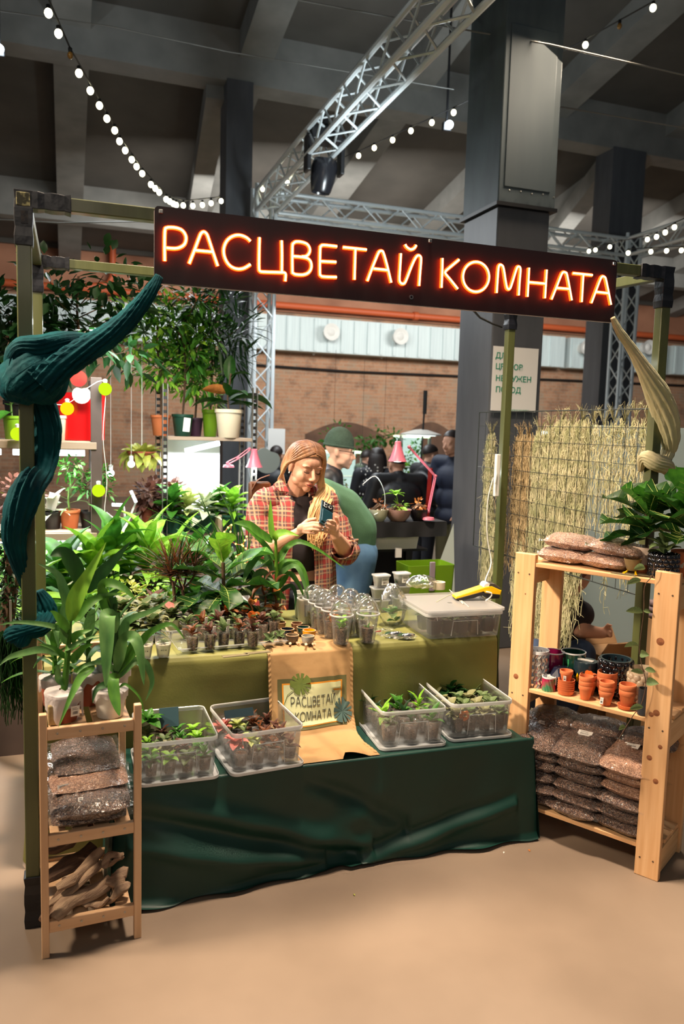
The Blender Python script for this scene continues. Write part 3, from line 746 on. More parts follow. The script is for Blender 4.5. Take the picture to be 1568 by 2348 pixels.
# lettering on the print, from the same stroke letters as the sign
def letters(word, a0, b0, hgt, adv, off=.0055, r=.0011):
    o = MB(); x = 0
    for ch in word:
        st = STROKES[ch]; xs = [p.x for s in st for p in s]; ys = [p.y for s in st for p in s]
        x0, x1, ylo, yhi = min(xs), max(xs), min(ys), max(ys)
        if ch == 'Й': yh = max(p.y for p in st[0])
        elif ch == 'Ц': yh = yhi; ylo = min(p.y for p in st[0] if p.x < x0+.03)
        else: yh = yhi
        sc = 1/(yh-ylo)
        for s in st:
            P2 = []
            for p in s:
                aa = a0+(x+(p.x-x0)*sc*adv); bb = b0-(p.y-ylo)*sc*hgt
                P2.append(pp(aa, bb, off))
            if ch == 'О': P2.append(P2[0])
            o.tube(P2, r, 5)
        x += (x1-x0)*sc*adv+adv*.26
    return o
letters('РАСЦВЕТАЙ', .13, .50, .2, .083).build('print_lettering', 'ink', t, smooth=True)
letters('КОМНАТА', .19, .82, .2, .083).build('print_lettering', 'ink', t, smooth=True)
def monstera(cx, cy_, R1, R2, rot, off, slits=4):
    """flat lobed leaf with slits, in print coordinates"""
    mb = MB(); n = 60; rim = []
    for k in range(n):
        a = 2*pi*k/n; r = 1-.25*math.exp(-((a-pi)/.25)**2)
        # slits cut in
        for s in range(slits):
            for sg in (1, -1):
                c0 = sg*(.55+s*.5)
                dd = (a-c0+pi) % (2*pi)-pi
                if abs(dd) < .06: r = .4
        rim.append((r*math.cos(a), r*math.sin(a)))
    c, s_ = math.cos(rot), math.sin(rot)
    vs = [pp(cx, cy_, off)]+[pp(cx+(x*c-y*s_)*R1, cy_+(x*s_+y*c)*R2, off) for x, y in rim]
    mb.add(vs, [(0, 1+k, 1+(k+1) % n) for k in range(n)])
    return mb
mb = monstera(.29, .02, .17, .24, 2.6+pi, .007); mb.build('print_leaf', 'print_leaf', t)
mb = monstera(1.0, .72, .15, .32, 2.0, .007, 5); mb.build('print_leaf', 'print_leaf_dark', t)
MB().tube([pp(a, b, .0065) for a, b in ((.2, .12), (.08, .25), (-.0, .5), (-.05, .78))], .001, 5).build('print_stem', 'print_leaf', t)
# ---------------------------------------------------------------- plant library
def leafmat(name, c, c2, gloss=.45, tr=.26, ns=6): M[name] = mat(name, c, gloss, c2=c2, ns=ns, transl=tr, spec=.35); return name
for nm, c, c2 in (('leaf_green', (72, 130, 40), (42, 94, 28)), ('leaf_dark', (26, 64, 24), (18, 46, 20)), ('leaf_lime', (142, 190, 58), (104, 160, 44)),
                  ('leaf_strap', (78, 128, 44), (52, 100, 34)), ('leaf_grey', (112, 128, 80), (78, 100, 58)), ('leaf_yellow', (186, 186, 84), (150, 162, 70)),
                  ('leaf_red', (104, 62, 50), (62, 44, 34)), ('leaf_brown', (124, 72, 38), (86, 52, 30)), ('leaf_pink', (232, 150, 140), (214, 110, 100)),
                  ('leaf_cream', (222, 222, 150), (150, 180, 80)), ('leaf_fiddle', (40, 84, 26), (28, 66, 22)), ('leaf_orange', (214, 138, 70), (180, 104, 50)),
                  ('leaf_mottle', (120, 140, 92), (60, 84, 44)), ('moss', (150, 160, 90), (96, 116, 52)), ('leaf_white', (232, 234, 216), (170, 190, 130)),
                  ('leaf_beige', (150, 148, 106), (104, 110, 74)), ('flower_red', (206, 60, 44), (170, 40, 40))):
    leafmat(nm, c, c2, ns=28 if nm in ('leaf_mottle', 'leaf_cream', 'leaf_white', 'leaf_beige') else 9)
M['stem_green'] = mat('stem_green', (96, 126, 56), .5); M['stem_brown'] = mat('stem_brown', (98, 72, 50), .8, c2=(70, 52, 38), ns=40)
M['vein'] = mat('vein', (160, 178, 90), .5)
M['soil'] = mat('soil', (62, 46, 36), .95, c2=(96, 74, 56), ns=90, contrast=3, bump=1, bs=160)
def shape_w(kind, t):
    if kind == 'strap': return min(1, .35+t*5)*(1-max(0, (t-.55)/.45)**2)*.98+.02
    if kind == 'blade': return min(1, .3+t*4)*(1-t**2.2)
    if kind == 'ovate': return max(.02, math.sin(pi*min(1, t**.8))**.8)
    if kind == 'lance': return max(.02, math.sin(pi*t**.75)**1.1)
    if kind == 'fiddle':
        return max(.03, (.62*math.exp(-((t-.28)/.2)**2)+1.0*math.exp(-((t-.74)/.24)**2))*(1-max(0, (t-.86)/.14)**2.2)*min(1, t*9))
    if kind == 'heart': return max(.02, (1-t)**.6*min(1, .6+t*3))
    if kind == 'needle': return 1-t*.8
    return 1
LEAFS = {}
def leafmesh(kind, mtn, droop=.6, wr=.25, fold=.15, seg=8, wave=0, curl=0, vein=False):
    """a leaf of unit length along +X, bending down by droop radians overall"""
    key = (kind, mtn, round(droop, 2), wr, fold, seg, wave, curl)
    if key in LEAFS: return LEAFS[key]
    mb = MB(); nw = 5 if kind in ('fiddle', 'ovate', 'heart', 'lance') else 3
    x = z = 0; vs = []; an = 0; rs = random.Random(hash(kind) % 97 if 0 else len(kind)*7+int(droop*100))
    for i in range(seg+1):
        t = i/seg; wd = wr*shape_w(kind, t)/2
        for k in range(nw):
            s = (k/(nw-1))*2-1
            lift = fold*abs(s)*wd*2-curl*s*s*wd
            wv = wave*math.sin(t*12+s*2)*abs(s)*wd
            px = x-math.sin(-an)*lift*0; pz = z+(lift+wv)*math.cos(an)
            vs.append((x+math.sin(an)*(lift+wv), s*wd, pz))
        an += droop/seg*(.5+t); x += math.cos(an)/seg; z -= math.sin(an)/seg
    fs = [(i*nw+k, i*nw+k+1, (i+1)*nw+k+1, (i+1)*nw+k) for i in range(seg) for k in range(nw-1)]
    mb.add(vs, fs)
    if vein:
        mid = [V(vs[i*nw+nw//2])+V(0, 0, .004) for i in range(seg+1)]
        mb.k = 1; mb.tube(mid, [.012*(1-i/seg)+.003 for i in range(seg+1)], 4)
        for i in range(1, seg-1):
            for s in (0, nw-1):
                a = V(vs[i*nw+nw//2]); b = V(vs[(i+1)*nw+s])
                mb.tube([a+V(0, 0, .003), a.lerp(b, .5)+V(0, 0, .003), a.lerp(b, .93)+V(0, 0, .004)], [.005, .004, .002], 3, cap=False)
    me = mb.mesh('leaf', [mtn, 'vein'] if vein else mtn, True)
    LEAFS[key] = me; return me
def leaf(par, me, loc, az, el, L, wf=1, roll=0, name='leaf'):
    o = bpy.data.objects.new(name, me); COL.objects.link(o); o.parent = par
    o.location = loc; o.rotation_euler = Euler((roll, -el, az), 'XYZ'); o.scale = (L, L*wf, L)
    return o
def pot(par, r, h, mt, rb=.72, rim=.12, soil=True, name='pot', n=24, z=0):
    """tapered pot with a rim, thick wall and soil"""
    b = r*rb; rh = h*rim
    prof = [(0.001, z), (b*.96, z), (b, z+h*.02), (b+(r-b)*.85*(1-rim), z+h-rh), (r*(1 if rim else .99), z+h-rh), (r, z+h), (r*.9, z+h), (r*.88, z+h*.9), (b*.85, z+h*.12), (.001, z+h*.1)]
    o = MB().lathe(prof, n).build(name, mt, par, smooth=True, angle=35)
    if soil: MB().lathe([(.001, z+h*.86), (r*.5, z+h*.875), (r*.885, z+h*.84)], n).build('soil', 'soil', par, smooth=True)
    return o
def foliage(par, mtn, blobs, nleaf, ls, kind='ovate', wr=.5, mode='out', name='foliage', droop=.5, stems=None, seg=3):
    """many small leaves round blobs (centre, radius) joined as one mesh"""
    mb = MB(); rs = R_
    for (c, rad, cnt) in blobs:
        c = V(c)
        rad = V(rad, rad, rad) if not isinstance(rad, (tuple, Vector)) else V(rad)
        for i in range(int(cnt*nleaf)):
            d = V(rs.gauss(0, 1), rs.gauss(0, 1), rs.gauss(0, 1)).normalized()
            q = rs.random()**.4
            p = c+V(d.x*rad.x, d.y*rad.y, d.z*rad.z)*q
            L = ls*rs.uniform(.6, 1.25)
            dr = (d+V(0, 0, rs.uniform(-.5, .7))).normalized() if mode == 'out' else V(rs.gauss(0, 1), rs.gauss(0, 1), rs.gauss(0, .5)).normalized()
            sd = dr.cross(V(rs.gauss(0, .4), rs.gauss(0, .4), 1)).normalized(); up = sd.cross(dr)
            vs = []
            for s in range(seg+1):
                t = s/seg; w_ = L*wr*shape_w(kind, t)/2 if 0 < s < seg else .0015
                cpt = p+dr*L*t-V(0, 0, 1)*droop*L*t*t*.5
                vs += [cpt-sd*w_, cpt-up*w_*.25, cpt+sd*w_]
            mb.add(vs, [(s*3+k, s*3+k+1, s*3+k+4, s*3+k+3) for s in range(seg) for k in (0, 1)])
    if stems:
        mb.k = 1
        for a, b, r in stems:
            a = V(a); b = V(b); md = a.lerp(b, .5)+V(rr(-.02, .02), rr(-.02, .02), 0)
            mb.tube([a, md, b], [r, r*.8, r*.5], 5)
    o = mb.build(name, [mtn, 'stem_brown'] if stems else mtn, par, smooth=True); o['kind'] = 'stuff'
    return o
GA = 2.399963
def rosette(par, me, c, n, L, el0=1.3, el1=.1, zr=0, wf=1, az0=0, jit=.15, up=.0, name='leaf', Lt=None, spread=0):
    """n leaves round a stem: inner ones steep, outer ones flat; me may be a list"""
    for i in range(n):
        q = i/max(1, n-1); e_ = el0*(1-q)+el1*q+rr(-jit, jit)
        l_ = L*(Lt or .6)*(1-q)+L*q if Lt or True else L
        a = az0+i*GA+rr(-jit, jit)
        mm = me[i % len(me)] if isinstance(me, list) else me
        leaf(par, mm, (c[0]+spread*math.cos(a), c[1]+spread*math.sin(a), c[2]+up*(1-q)), a, e_, l_*rr(.88, 1.1), wf, rr(-.3, .3), name)
M['terracotta'] = mat('terracotta', (216, 124, 76), .75, c2=(204, 112, 66), ns=9)
M['pot_brown'] = mat('pot_brown', (150, 74, 48), .55); M['pot_black'] = mat('pot_black', (34, 32, 32), .45)
M['pot_green'] = mat('pot_green', (20, 66, 50), .45); M['pot_white'] = mat('pot_white', (222, 220, 208), .4)
M['pot_cream'] = mat('pot_cream', (218, 204, 178), .5); M['pot_red'] = mat('pot_red', (206, 22, 24), .25, coat=.4)
M['pot_lime'] = mat('pot_lime', (108, 150, 24), .4); M['pot_purple'] = mat('pot_purple', (70, 44, 66), .4)
M['rack_wood'] = mat('rack_wood', (170, 150, 130), .6, c2=(150, 130, 112), ns=3, stretch=(1, 10, 10))
M['rack_dark'] = mat('rack_dark', (92, 78, 72), .55, c2=(74, 62, 58), ns=4)
M['steel'] = mat('steel', (150, 146, 140), .35, metal=.6)
M['label_white'] = mat('label_white', (228, 226, 220), .6); M['label_print'] = mat('label_print', (90, 88, 86), .7)
def barcode_label(par, loc, w_, h_, rz=0, tilt=0, name='price_label', rot=None):
    """small white sticker with a printed bar code block and text lines"""
    o = MB().box((-w_/2, -.0006, -h_/2), (w_/2, .0006, h_/2)).build(name, 'label_white', par, loc=loc, rot=rot or (tilt, 0, rz))
    mb = MB(); n = 12; x = -w_*.3
    for i in range(n):
        ww = w_*.6/n*R_.choice((.35, .6, .8)); mb.box((x, -.0011, -h_*.3), (x+ww*.7, -.0006, -h_*.02)); x += w_*.6/n
    for k in range(2): mb.box((-w_*.35, -.0011, h_*(.15+.14*k)), (w_*rr(.1, .35), -.0006, h_*(.19+.14*k)))
    b = mb.build('print', 'label_print', o); b['kind'] = 'stuff'
    return o
# ---------------------------------------------------------------- neighbour's plant racks behind the stall
def board(par, lo, hi, name='shelf_board', mt='rack_wood'): return MB().box(lo, hi).build(name, mt, par, bevel=.002)
RA = thing('plant_rack', 'dark-posted plant rack with tube lights behind the front post of the stall', 'shelving unit', (.27, 2.3, 0))
z1, z2, z3 = AY(225, 1012, 2.15).z, AY(225, 1216, 2.15).z, .42
for x, y in ((.0, -.2), (.0, .22), (-.95, -.2), (-.95, .22)):
    MB().box((x-.03, y-.02, 0), (x+.03, y+.02, AY(225, 866, 2.1).z)).build('upright', 'rack_dark', RA, bevel=.002)
for z in (z1, z2, z3):
    board(RA, (-.98, -.2, z-.025), (-.03, .2, z))
    MB().box((-.98, -.225, z-.045), (.0, -.2, z-.005)).build('shelf_rail', 'rack_wood', RA, bevel=.002)
for z in (z1, z2):
    for a, b in ((-.95, -.5), (-.44, -.06)):
        MB().tube([(a, -.1, z-.07), (b, -.1, z-.07)], .017, 8).build('tube_light', 'tube_light', RA, smooth=True)
    a_ = area('tube_light_glow', (.27-.5, 2.15, z-.1), (.27-.5, 2.25, 0), .8, 20, (.9, .97, 1), size_y=.1)
RB = thing('plant_rack', 'perforated steel plant rack with a glowing white back panel behind the woman', 'shelving unit', (1.1, 2.9, 0))
xb0, xb1 = AY(378, 1000, 2.7).x-1.1, AY(583, 1005, 2.7).x-1.1
zb1, zb2, zb3 = AY(480, 1003, 2.7).z, AY(480, 1222, 2.7).z, .38
for x, y in ((xb0, -.2), (xb0, .2), (xb1, -.2), (xb1, .2)):
    h = AY(375, 880, 2.7).z
    for dx in (-.017, .013): MB().box((x+dx, y-.02, 0), (x+dx+.004, y+.02, h)).build('upright', 'steel', RB)
    mb = MB()
    for k in range(int(h/.045)): mb.box((x-.014, y-.004, k*.045), (x+.014, y+.004, k*.045+.02))
    mb.build('perforated_web', 'pot_black', RB)['kind'] = 'stuff'
for z in (zb1, zb2, zb3): board(RB, (xb0+.01, -.2, z-.022), (xb1-.01, .22, z))
MB().box((xb0+.04, .2, zb2+.03), (xb1-.16, .215, zb1-.03)).build('back_panel', mat('grow_panel', (220, 224, 226), .5), RB)
MB().tube([(xb0+.16, .0, zb1-.1), (xb1-.2, .0, zb1-.04)], .018, 8).build('tube_light', 'tube_light', RB, smooth=True)
MB().tube([(xb0+.2, -.05, zb2-.1), (xb1-.2, -.05, zb2-.08)], .014, 8).build('tube_light', 'tube_light', RB, smooth=True)
area('grow_light_glow', (1.0, 2.9, zb1-.12), (1.0, 2.95, 0), .5, 13, (.93, .98, 1), size_y=.2)
area('grow_light_glow', (1.0, 2.9, zb2-.12), (1.0, 2.95, 0), .5, 10, (.93, .98, 1), size_y=.2)
# -- plants on top of rack A
def bgplant(name, label, u, v, y, zshelf, r, h, potm, build, group='plants on the neighbouring racks', cat='plant', potk=.72):
    p = AY(u, v, y); z = zshelf if zshelf is not None else p.z
    t = thing(name, label, cat, (p.x, y, z), group=group)
    if r: pot(t, r, h, potm, potk)
    build(t, h); return t
def tree(mtn, H, sp, n, ls, lean=0, wr=.5, kind='ovate', k=6, tk=.008, mult=1):
    def b(t, h):
        top = V(lean, 0, h+H); mb = MB()
        pts = [V(0, 0, h*.8), V(lean*.3+.01, 0, h+H*.35), V(lean*.7-.01, .01, h+H*.7), top]
        mb.tube(smooth_pts(pts, 3), tk, 6); mb.build('trunk', 'stem_brown', t, smooth=True)
        bl = []; st = []
        for i in range(k):
            a = i*GA; q = .35+.65*i/(k-1); e_ = V(lean*q+sp*math.cos(a)*rr(.5, 1), sp*math.sin(a)*.5, h+H*q+rr(-.02, .06))
            bl.append((e_, sp*.55, 1)); st.append((V(lean*q*.8, 0, h+H*q*.75), e_, .004))
        foliage(t, mtn, bl, n, ls, kind, wr, stems=st)
    return b
def big_leaves(mtn, H, n, L, kind='ovate', wr=.45, dr=(.5, .9), tk=.006, el=(1.1, -.1), wave=0, fold=.2, vein=False):
    def b(t, h):
        if H: MB().tube([(0, 0, h*.8), (rr(-.01, .01), 0, h+H*.5), (0, 0, h+H)], tk, 6).build('stem', 'stem_green', t, smooth=True)
        ms = [leafmesh(kind, mtn, d, wr, fold, 7, wave, vein=vein) for d in dr]
        for i in range(n):
            q = i/max(1, n-1); a = i*GA
            leaf(t, ms[i % len(ms)], (0, 0, h*.85+H*(1-q)), a, el[0]*(1-q)+el[1]*q+rr(-.15, .15), L*rr(.75, 1.1), 1, rr(-.3, .3))
    return b
def bushy(mtn, rad, n, ls, kind='ovate', wr=.55, dz=.0, k=3, mode='out'):
    def b(t, h):
        bl = [((rr(-.4, .4)*rad, rr(-.3, .3)*rad, h+rad*.55+dz+rr(-.2, .3)*rad), rad*rr(.7, .95), 1) for _ in range(k)]
        foliage(t, mtn, bl, n, ls, kind, wr, mode)
    return b
ra_z = z1
P = bgplant
# top of rack A (left edge of the picture)
P('potted_tree', 'leafy indoor tree in the glossy red tub with a red bird cut-out', 176, 0, 2.3, ra_z, .145, .27, 'pot_red', tree('leaf_dark', .66, .34, 46, .09, 0, k=11), potk=.96)
P('potted_tree', 'dark leafed tree in a black pot at the far end of the dark rack', 40, 0, 2.4, ra_z, .11, .22, 'pot_black', tree('leaf_dark', .6, .27, 46, .09, -.02, k=10))
P('potted_plant', 'climbing plant in a yellow-green pot tied with a yellow ribbon beside the teal scarf', 12, 0, 2.2, ra_z, .05, .13, 'pot_lime', big_leaves('leaf_green', .3, 9, .14))
P('plant_pot', 'empty cream square pot between the post and the red tub', 126, 0, 2.2, ra_z, .045, .14, 'pot_cream', lambda t, h: None, cat='pot')
# tree in front with tall pale leaves (fern and dracaena)
P('potted_tree', 'pale green feathery tree rising on the steel rack next to the red tub', 372, 0, 3.0, zb1, .07, .14, 'terracotta', tree('leaf_lime', .66, .25, 70, .06, -.02, k=11))
P('potted_tree', 'tall small-leafed tree in a dark green pot with a hanging paper tag', 425, 0, 2.95, zb1, .075, .15, 'pot_green', tree('leaf_green', .76, .26, 60, .075, .02, wr=.35, k=12, kind='lance'))
P('potted_tree', 'lacy bright green shrub behind the hanging-tag pot', 455, 0, 3.1, zb1, .06, .13, 'pot_purple', tree('leaf_lime', .46, .17, 90, .045, 0, k=8))
P('potted_tree', 'spiky-topped dracaena standing tallest on the steel rack', 492, 0, 3.05, zb1, .06, .19, 'pot_lime', tree('leaf_dark', .9, .25, 60, .14, -.0, wr=.15, kind='blade', k=12))
fd = P('rubber_plant', 'large-leafed rubber plant with one amber leaf in the cream pot', 537, 0, 2.75, zb1, .095, .19, 'pot_cream', lambda t, h: MB().tube([(0, 0, h*.8), (-.01, 0, h+.08), (.01, 0, h+.24)], .007, 6).build('stem', 'stem_brown', t, smooth=True))
ov = [leafmesh('ovate', 'leaf_fiddle', d, .42, .25, 8) for d in (.5, 1.0)]
for (az, el, L, k, z) in ((2.9, .35, .26, 1, .22), (3.2, -.1, .2, 0, .24), (.2, .3, .34, 1, .25), (-.2, .12, .24, 0, .22), (1.3, 1.35, .2, 0, .38), (.5, 1.1, .14, 0, .34), (.1, .6, .16, 1, .4), (4.2, .9, .15, 0, .27), (5.2, .5, .2, 1, .27), (-.4, -.1, .16, 0, .25)):
    leaf(fd, ov[k], (0, 0, z), az, el, L)
leaf(fd, leafmesh('ovate', 'leaf_orange', .4, .42, .2, 8), (0, 0, .3), 3.3, .2, .2, 1.0, .8, 'amber_leaf')['label'] = 'amber coloured leaf'
# hanging tag etc.
tag(MB().box((-.022, -.001, -.045), (.022, .001, .045)).build('paper_tag', 'label_white', loc=AY(428, 974, 2.68), rot=(0, .1, 0)), 'blank paper tag hanging before the dark green pot on the steel rack', 'tag')
tag(MB().lathe([(0.001, -.002), (.045, -.002), (.045, .002), (0.001, .002)], 20).build('bird_cutout', 'flower_red', loc=AY(180, 868, 2.12), rot=(pi/2, 0, 0), smooth=True), 'round red bird-shaped cut-out on the tree over the red tub', 'ornament')
c = AY(187, 905, 2.12)
tag(MB().lathe([(0.001, -.002), (.05, -.002), (.05, .002), (0.001, .002)], 20, rfun=lambda a, i, z: 1-.35*math.exp(-((a-pi/2)/.5)**2)).build('heart_cutout', 'label_white', loc=c, rot=(pi/2, 0, 0), smooth=True), 'white heart cut-out with a green rim above the red tub', 'ornament')
# middle shelf of rack A
P('potted_plant', 'round glossy bushy plant in the terracotta pot on the middle shelf of the dark rack', 150, 0, 2.25, z2, .06, .11, 'terracotta', big_leaves('leaf_grey', .12, 10, .13, 'strap', .1))
P('potted_bonsai', 'dense little ficus tree in a dark brown pot below the red tub', 198, 0, 2.28, z2, .06, .1, 'pot_black', tree('leaf_green', .26, .12, 50, .035, -.03, k=8))
P('potted_plant', 'dark pot of trailing brown-tinged foliage at the middle shelf edge behind the scarf', 18, 0, 2.2, z2, .07, .12, 'pot_brown', bushy('leaf_red', .13, 90, .05))
P('potted_plant', 'white-marked drooping leaves in a black pot beside the terracotta pot', 106, 0, 2.25, z2, .06, .1, 'pot_black', big_leaves('leaf_white', .05, 9, .13))
P('potted_plant', 'pale orchid-like plant in a brown square pot just behind the front post', 45, 0, 2.35, z2, .05, .1, 'pot_brown', big_leaves('leaf_yellow', .1, 9, .2, 'strap', .1))
P('price_tag', 'cream price card leaning among pots on the middle shelf', 120, 1150, 2.2, None, 0, 0, None, lambda t, h: MB().box((-.03, -.001, -.05), (.03, .001, .05)).build('card', 'label_white', t, rot=(.2, .3, 0)), cat='tag')
# bottom of rack A
for i, (u, lab, mtn) in enumerate(((20, 'mixed green foliage plant on the lowest shelf at the picture edge', 'leaf_green'), (105, 'dense small-leafed plant on the lowest shelf behind the tall strap plants', 'leaf_green'), (175, 'white-flecked plant on the lowest shelf beside the dark upright', 'leaf_white'))):
    P('potted_plant', lab, u, 0, 2.2, z3, .08, .14, 'pot_black', bushy(mtn, .2, 130, .07, dz=.08, k=4))
# string of round yellow lamps on the rack
for k, (u, v, lab, on) in enumerate(((154, 937, 'amber globe lamp hanging before the red tub', 1), (241, 892, 'lime globe lamp beside the top of the dark upright', 0), (40, 995, 'lime globe lamp half hidden by the front post', 0), (226, 1125, 'lime globe lamp on the dark upright at mid height', 0), (257, 1240, 'lime globe lamp hanging just over the big strap leaves', 0))):
    p = AY(u, v, 2.05)
    t = thing('globe_lamp', lab, 'lamp', p, group='globe lamps strung on the dark rack')
    MB().ball((0, 0, 0), .036, 16, 10).build('globe', emis('globe_amber', (255, 190, 20), 1.6) if on else emis('globe_lime', (206, 240, 30), 1.1), t, smooth=True)
    MB().lathe([(.01, .03), (.012, .05), (.004, .055)], 8).build('socket', 'white_paint', t, smooth=True)
tag(MB().tube(smooth_pts([AY(50, 975, 2.04), AY(100, 930, 2.04), AY(154, 926, 2.05), AY(200, 890, 2.04), AY(241, 880, 2.05), AY(236, 1000, 2.05), AY(245, 1100, 2.06), AY(240, 1180, 2.05), AY(257, 1228, 2.05)], 4), .0018, 5).build('lamp_cord', 'white_paint', smooth=True), 'thin pale cord linking the globe lamps along the dark rack', 'cord')
# hanging basket between racks
P('hanging_basket', 'hanging pothos with pale yellow-green leaves between the two racks', 325, 1065, 2.9, None, .1, .09, 'pot_brown', lambda t, h: (rosette(t, [leafmesh('heart', 'leaf_yellow', d, .7, .15, 6) for d in (.5, 1.1)], (0, 0, .08), 34, .15, 1.2, -.9, spread=.05), MB().tube([(0, 0, .08), (0, 0, .8)], .003, 4).build('hanger', 'white_paint', t)), cat='plant')
p = AY(300, 1066, 2.6)
for k, (u, v, lab) in enumerate(((301, 1064, 'bare bright bulb glowing below the hanging pothos'), (254, 1085, 'small white bulb glowing between the racks'))):
    t = thing('lit_bulb', lab, 'lamp', AY(u, v, 2.7)); MB().tube([(0, 0, .05), (0, 0, .9)], .0015, 4).build('cord', 'white_paint', t); MB().ball((0, 0, 0), .022, 12, 8).build('glass', emis('hot', (240, 252, 255), 12), t, smooth=True); MB().lathe([(.012, .015), (.014, .05), (.003, .055)], 8).build('socket', 'white_paint', t, smooth=True)
# white desk lamp with bent arms
t = thing('grow_lamp', 'white grow lamp with three bent arms standing between the racks', 'lamp', AY(288, 1215, 2.4))
o_ = t.location
def rel(u, v, y): return AY(u, v, y)-o_
MB().lathe([(.001, -.02), (.05, -.02), (.04, 0), (.02, .02), (.001, .03)], 16).build('base', 'white_paint', t, smooth=True)
for pts in (((288, 1205), (284, 1163), (258, 1156)), ((290, 1205), (312, 1150), (302, 1128)), ((282, 1205), (262, 1190), (243, 1175))):
    MB().tube([rel(u, v, 2.4) for u, v in pts], .007, 6).build('arm', 'white_paint', t, smooth=True)
for a, b in (((312, 1152), (300, 1125)), ((282, 1158), (256, 1157))):
    MB().bar(rel(*a, 2.39), rel(*b, 2.39), .035, .02).build('lamp_head', emis('lamp_white', (245, 250, 250), 1.6), t, bevel=.004)
# plants on rack B middle shelf
for k, (u, lab, mt_, pm, kind) in enumerate(((400, 'white-veined plant in the dark green planter next to the rack upright', 'leaf_green', 'pot_green', 'a'), (437, 'white-variegated plant with star leaves in the long green planter', 'leaf_cream', 'pot_green', 'b'),
        (480, 'cream-leafed bush under the tube light on the steel rack', 'leaf_white', 'pot_green', 'b'), (510, 'broad green plant in the pale grey pot on the steel rack', 'leaf_green', 'pot_cream', 'a'), (548, 'yellow-spiked broad-leafed plant beside the steel upright behind the woman', 'leaf_lime', 'pot_green', 'a'))):
    P('potted_plant', lab, u, 0, 2.75+.05*(k % 2), zb2, .085, .12, pm, big_leaves(mt_, .12, 22, .17, 'ovate', .42, el=(1.2, -.2)))
for k, (u, v, lab) in enumerate(((392, 1150, 'reddish patterned foliage plant behind the green planters'), (345, 1120, 'orange-red croton leaves hanging by the rack upright'))):
    P('potted_plant', lab, u, 0, 2.95, zb2+.02*k, .06, .12, 'pot_brown', bushy('leaf_red', .12, 60, .07, dz=.04))
# lower level of rack B and floor-standing plants between, behind the stall table
G2 = 'plants massed on the floor behind the stall table'
for k, (u, y, z, mtn, lab, L, kind, wr) in enumerate((
    (300, 1.9, .55, 'leaf_lime', 'lime-leafed plant growing behind the tall strap plants', .26, 'lance', .36),
    (345, 1.75, .6, 'leaf_lime', 'broad-leafed green plant behind the red dracaena', .28, 'lance', .3),
    (400, 1.9, .5, 'leaf_lime', 'bright arching plant between the red dracaena and the steel rack', .3, 'lance', .25),
    (255, 1.8, .6, 'leaf_green', 'arum-like plant with pale stalks beside the dark upright', .3, 'lance', .3),
    (455, 1.9, .5, 'leaf_green', 'dark arching plant directly behind the fiddle-leaf fig', .28, 'lance', .3),
    (210, 1.7, .55, 'leaf_lime', 'glossy plant behind the big strap leaves', .24, 'ovate', .5),
    (130, 1.7, .5, 'leaf_green', 'leafy plant low behind the front post', .26, 'ovate', .45),
    (30, 1.5, .5, 'leaf_lime', 'trailing lime plant at the picture edge by the front post', .26, 'lance', .3),
    (500, 1.7, .5, 'leaf_green', 'tall arching plant behind the grassy orchid', .3, 'lance', .25))):
    t = P('floor_plant', lab, u, 0, y, z, .09, .16, 'pot_black' if k % 2 else 'pot_green', big_leaves(mtn, .22, 20, L, kind, wr, dr=(.6, 1.1), el=(1.3, .1)), group=G2)
    MB().box((-.12, -.12, -z), (.12, .12, -.003)).build('plinth', 'rack_dark', t)
# hanging mosses by the front post
t = thing('hanging_moss', 'mossy driftwood with hanging green staghorn growth on the outer side of the front post', 'plant', AY(22, 1250, .9))
foliage(t, 'leaf_dark', [((0, 0, -.05*i), (.045, .04, .05), 1) for i in range(7)], 60, .03)
MB().tube([(0, 0, .12), (.01, 0, -.1), (-.02, 0, -.36)], .03, 8).build('driftwood', 'stem_brown', t, smooth=True)
def mossy(par, mtn, n, L, rad, name='strands', r=.0016, seg=7, taper=True):
    mb = MB()
    for i in range(n):
        a = rr(0, 2*pi); q = rad*R_.random()**.5; x, y = q*math.cos(a), q*math.sin(a)*.6; l_ = L*rr(.55, 1.05); pts = []
        for s in range(seg+1):
            pts.append((x, y, -l_*s/seg)); x += rr(-.012, .012); y += rr(-.008, .008)
        mb.tube(pts, [r*(1-.5*s/seg) for s in range(seg+1)], 3, cap=False)
    o = mb.build(name, mtn, par, smooth=True); o['kind'] = 'stuff'; return o
for (u, v, lab, L) in ((112, 1480, 'yellow-green hanging moss clump behind the ladder stand', .32), (25, 1450, 'string-like hanging succulent dangling by the front post', .34)):
    t = thing('hanging_moss', lab, 'plant', AY(u, v, .5)); mossy(t, 'moss' if u > 50 else 'leaf_dark', 120, L, .06, r=.003)
    MB().tube([(0, 0, -.02), (0, 0, .12)], .004, 5).build('hook', 'steel', t)
# ---------------------------------------------------------------- black table with bowls behind
t = thing('black_table', 'black-clothed display table behind the crouching person', 'table', (2.15, 2.2, 0))
zt = AY(900, 1195, 2.0).z
xa, xb = AY(790, 1195, 2.0).x-2.15, AY(1015, 1195, 2.0).x-2.15
M['black_cloth'] = mat('black_cloth', (24, 24, 27), .8, c2=(16, 16, 19), ns=5)
MB().box((xa, -.25, zt-.02), (xb, .3, zt)).build('tabletop', 'black_cloth', t)
mb = MB(); mb.grid(lambda a, b: V(xa+(xb-xa)*a, -.26-.01*math.sin(a*25)*b, zt-.095*b), 60, 8); mb.build('cloth_drop', 'black_cloth', t, smooth=True)
for x in (xa+.05, xb-.05): MB().box((x-.02, .2, 0), (x+.02, .24, zt-.02)).build('leg', 'black', t)
MB().box((xa+.05, -.2, .83), (xb-.1, .25, .845)).build('lower_shelf', 'black', t)
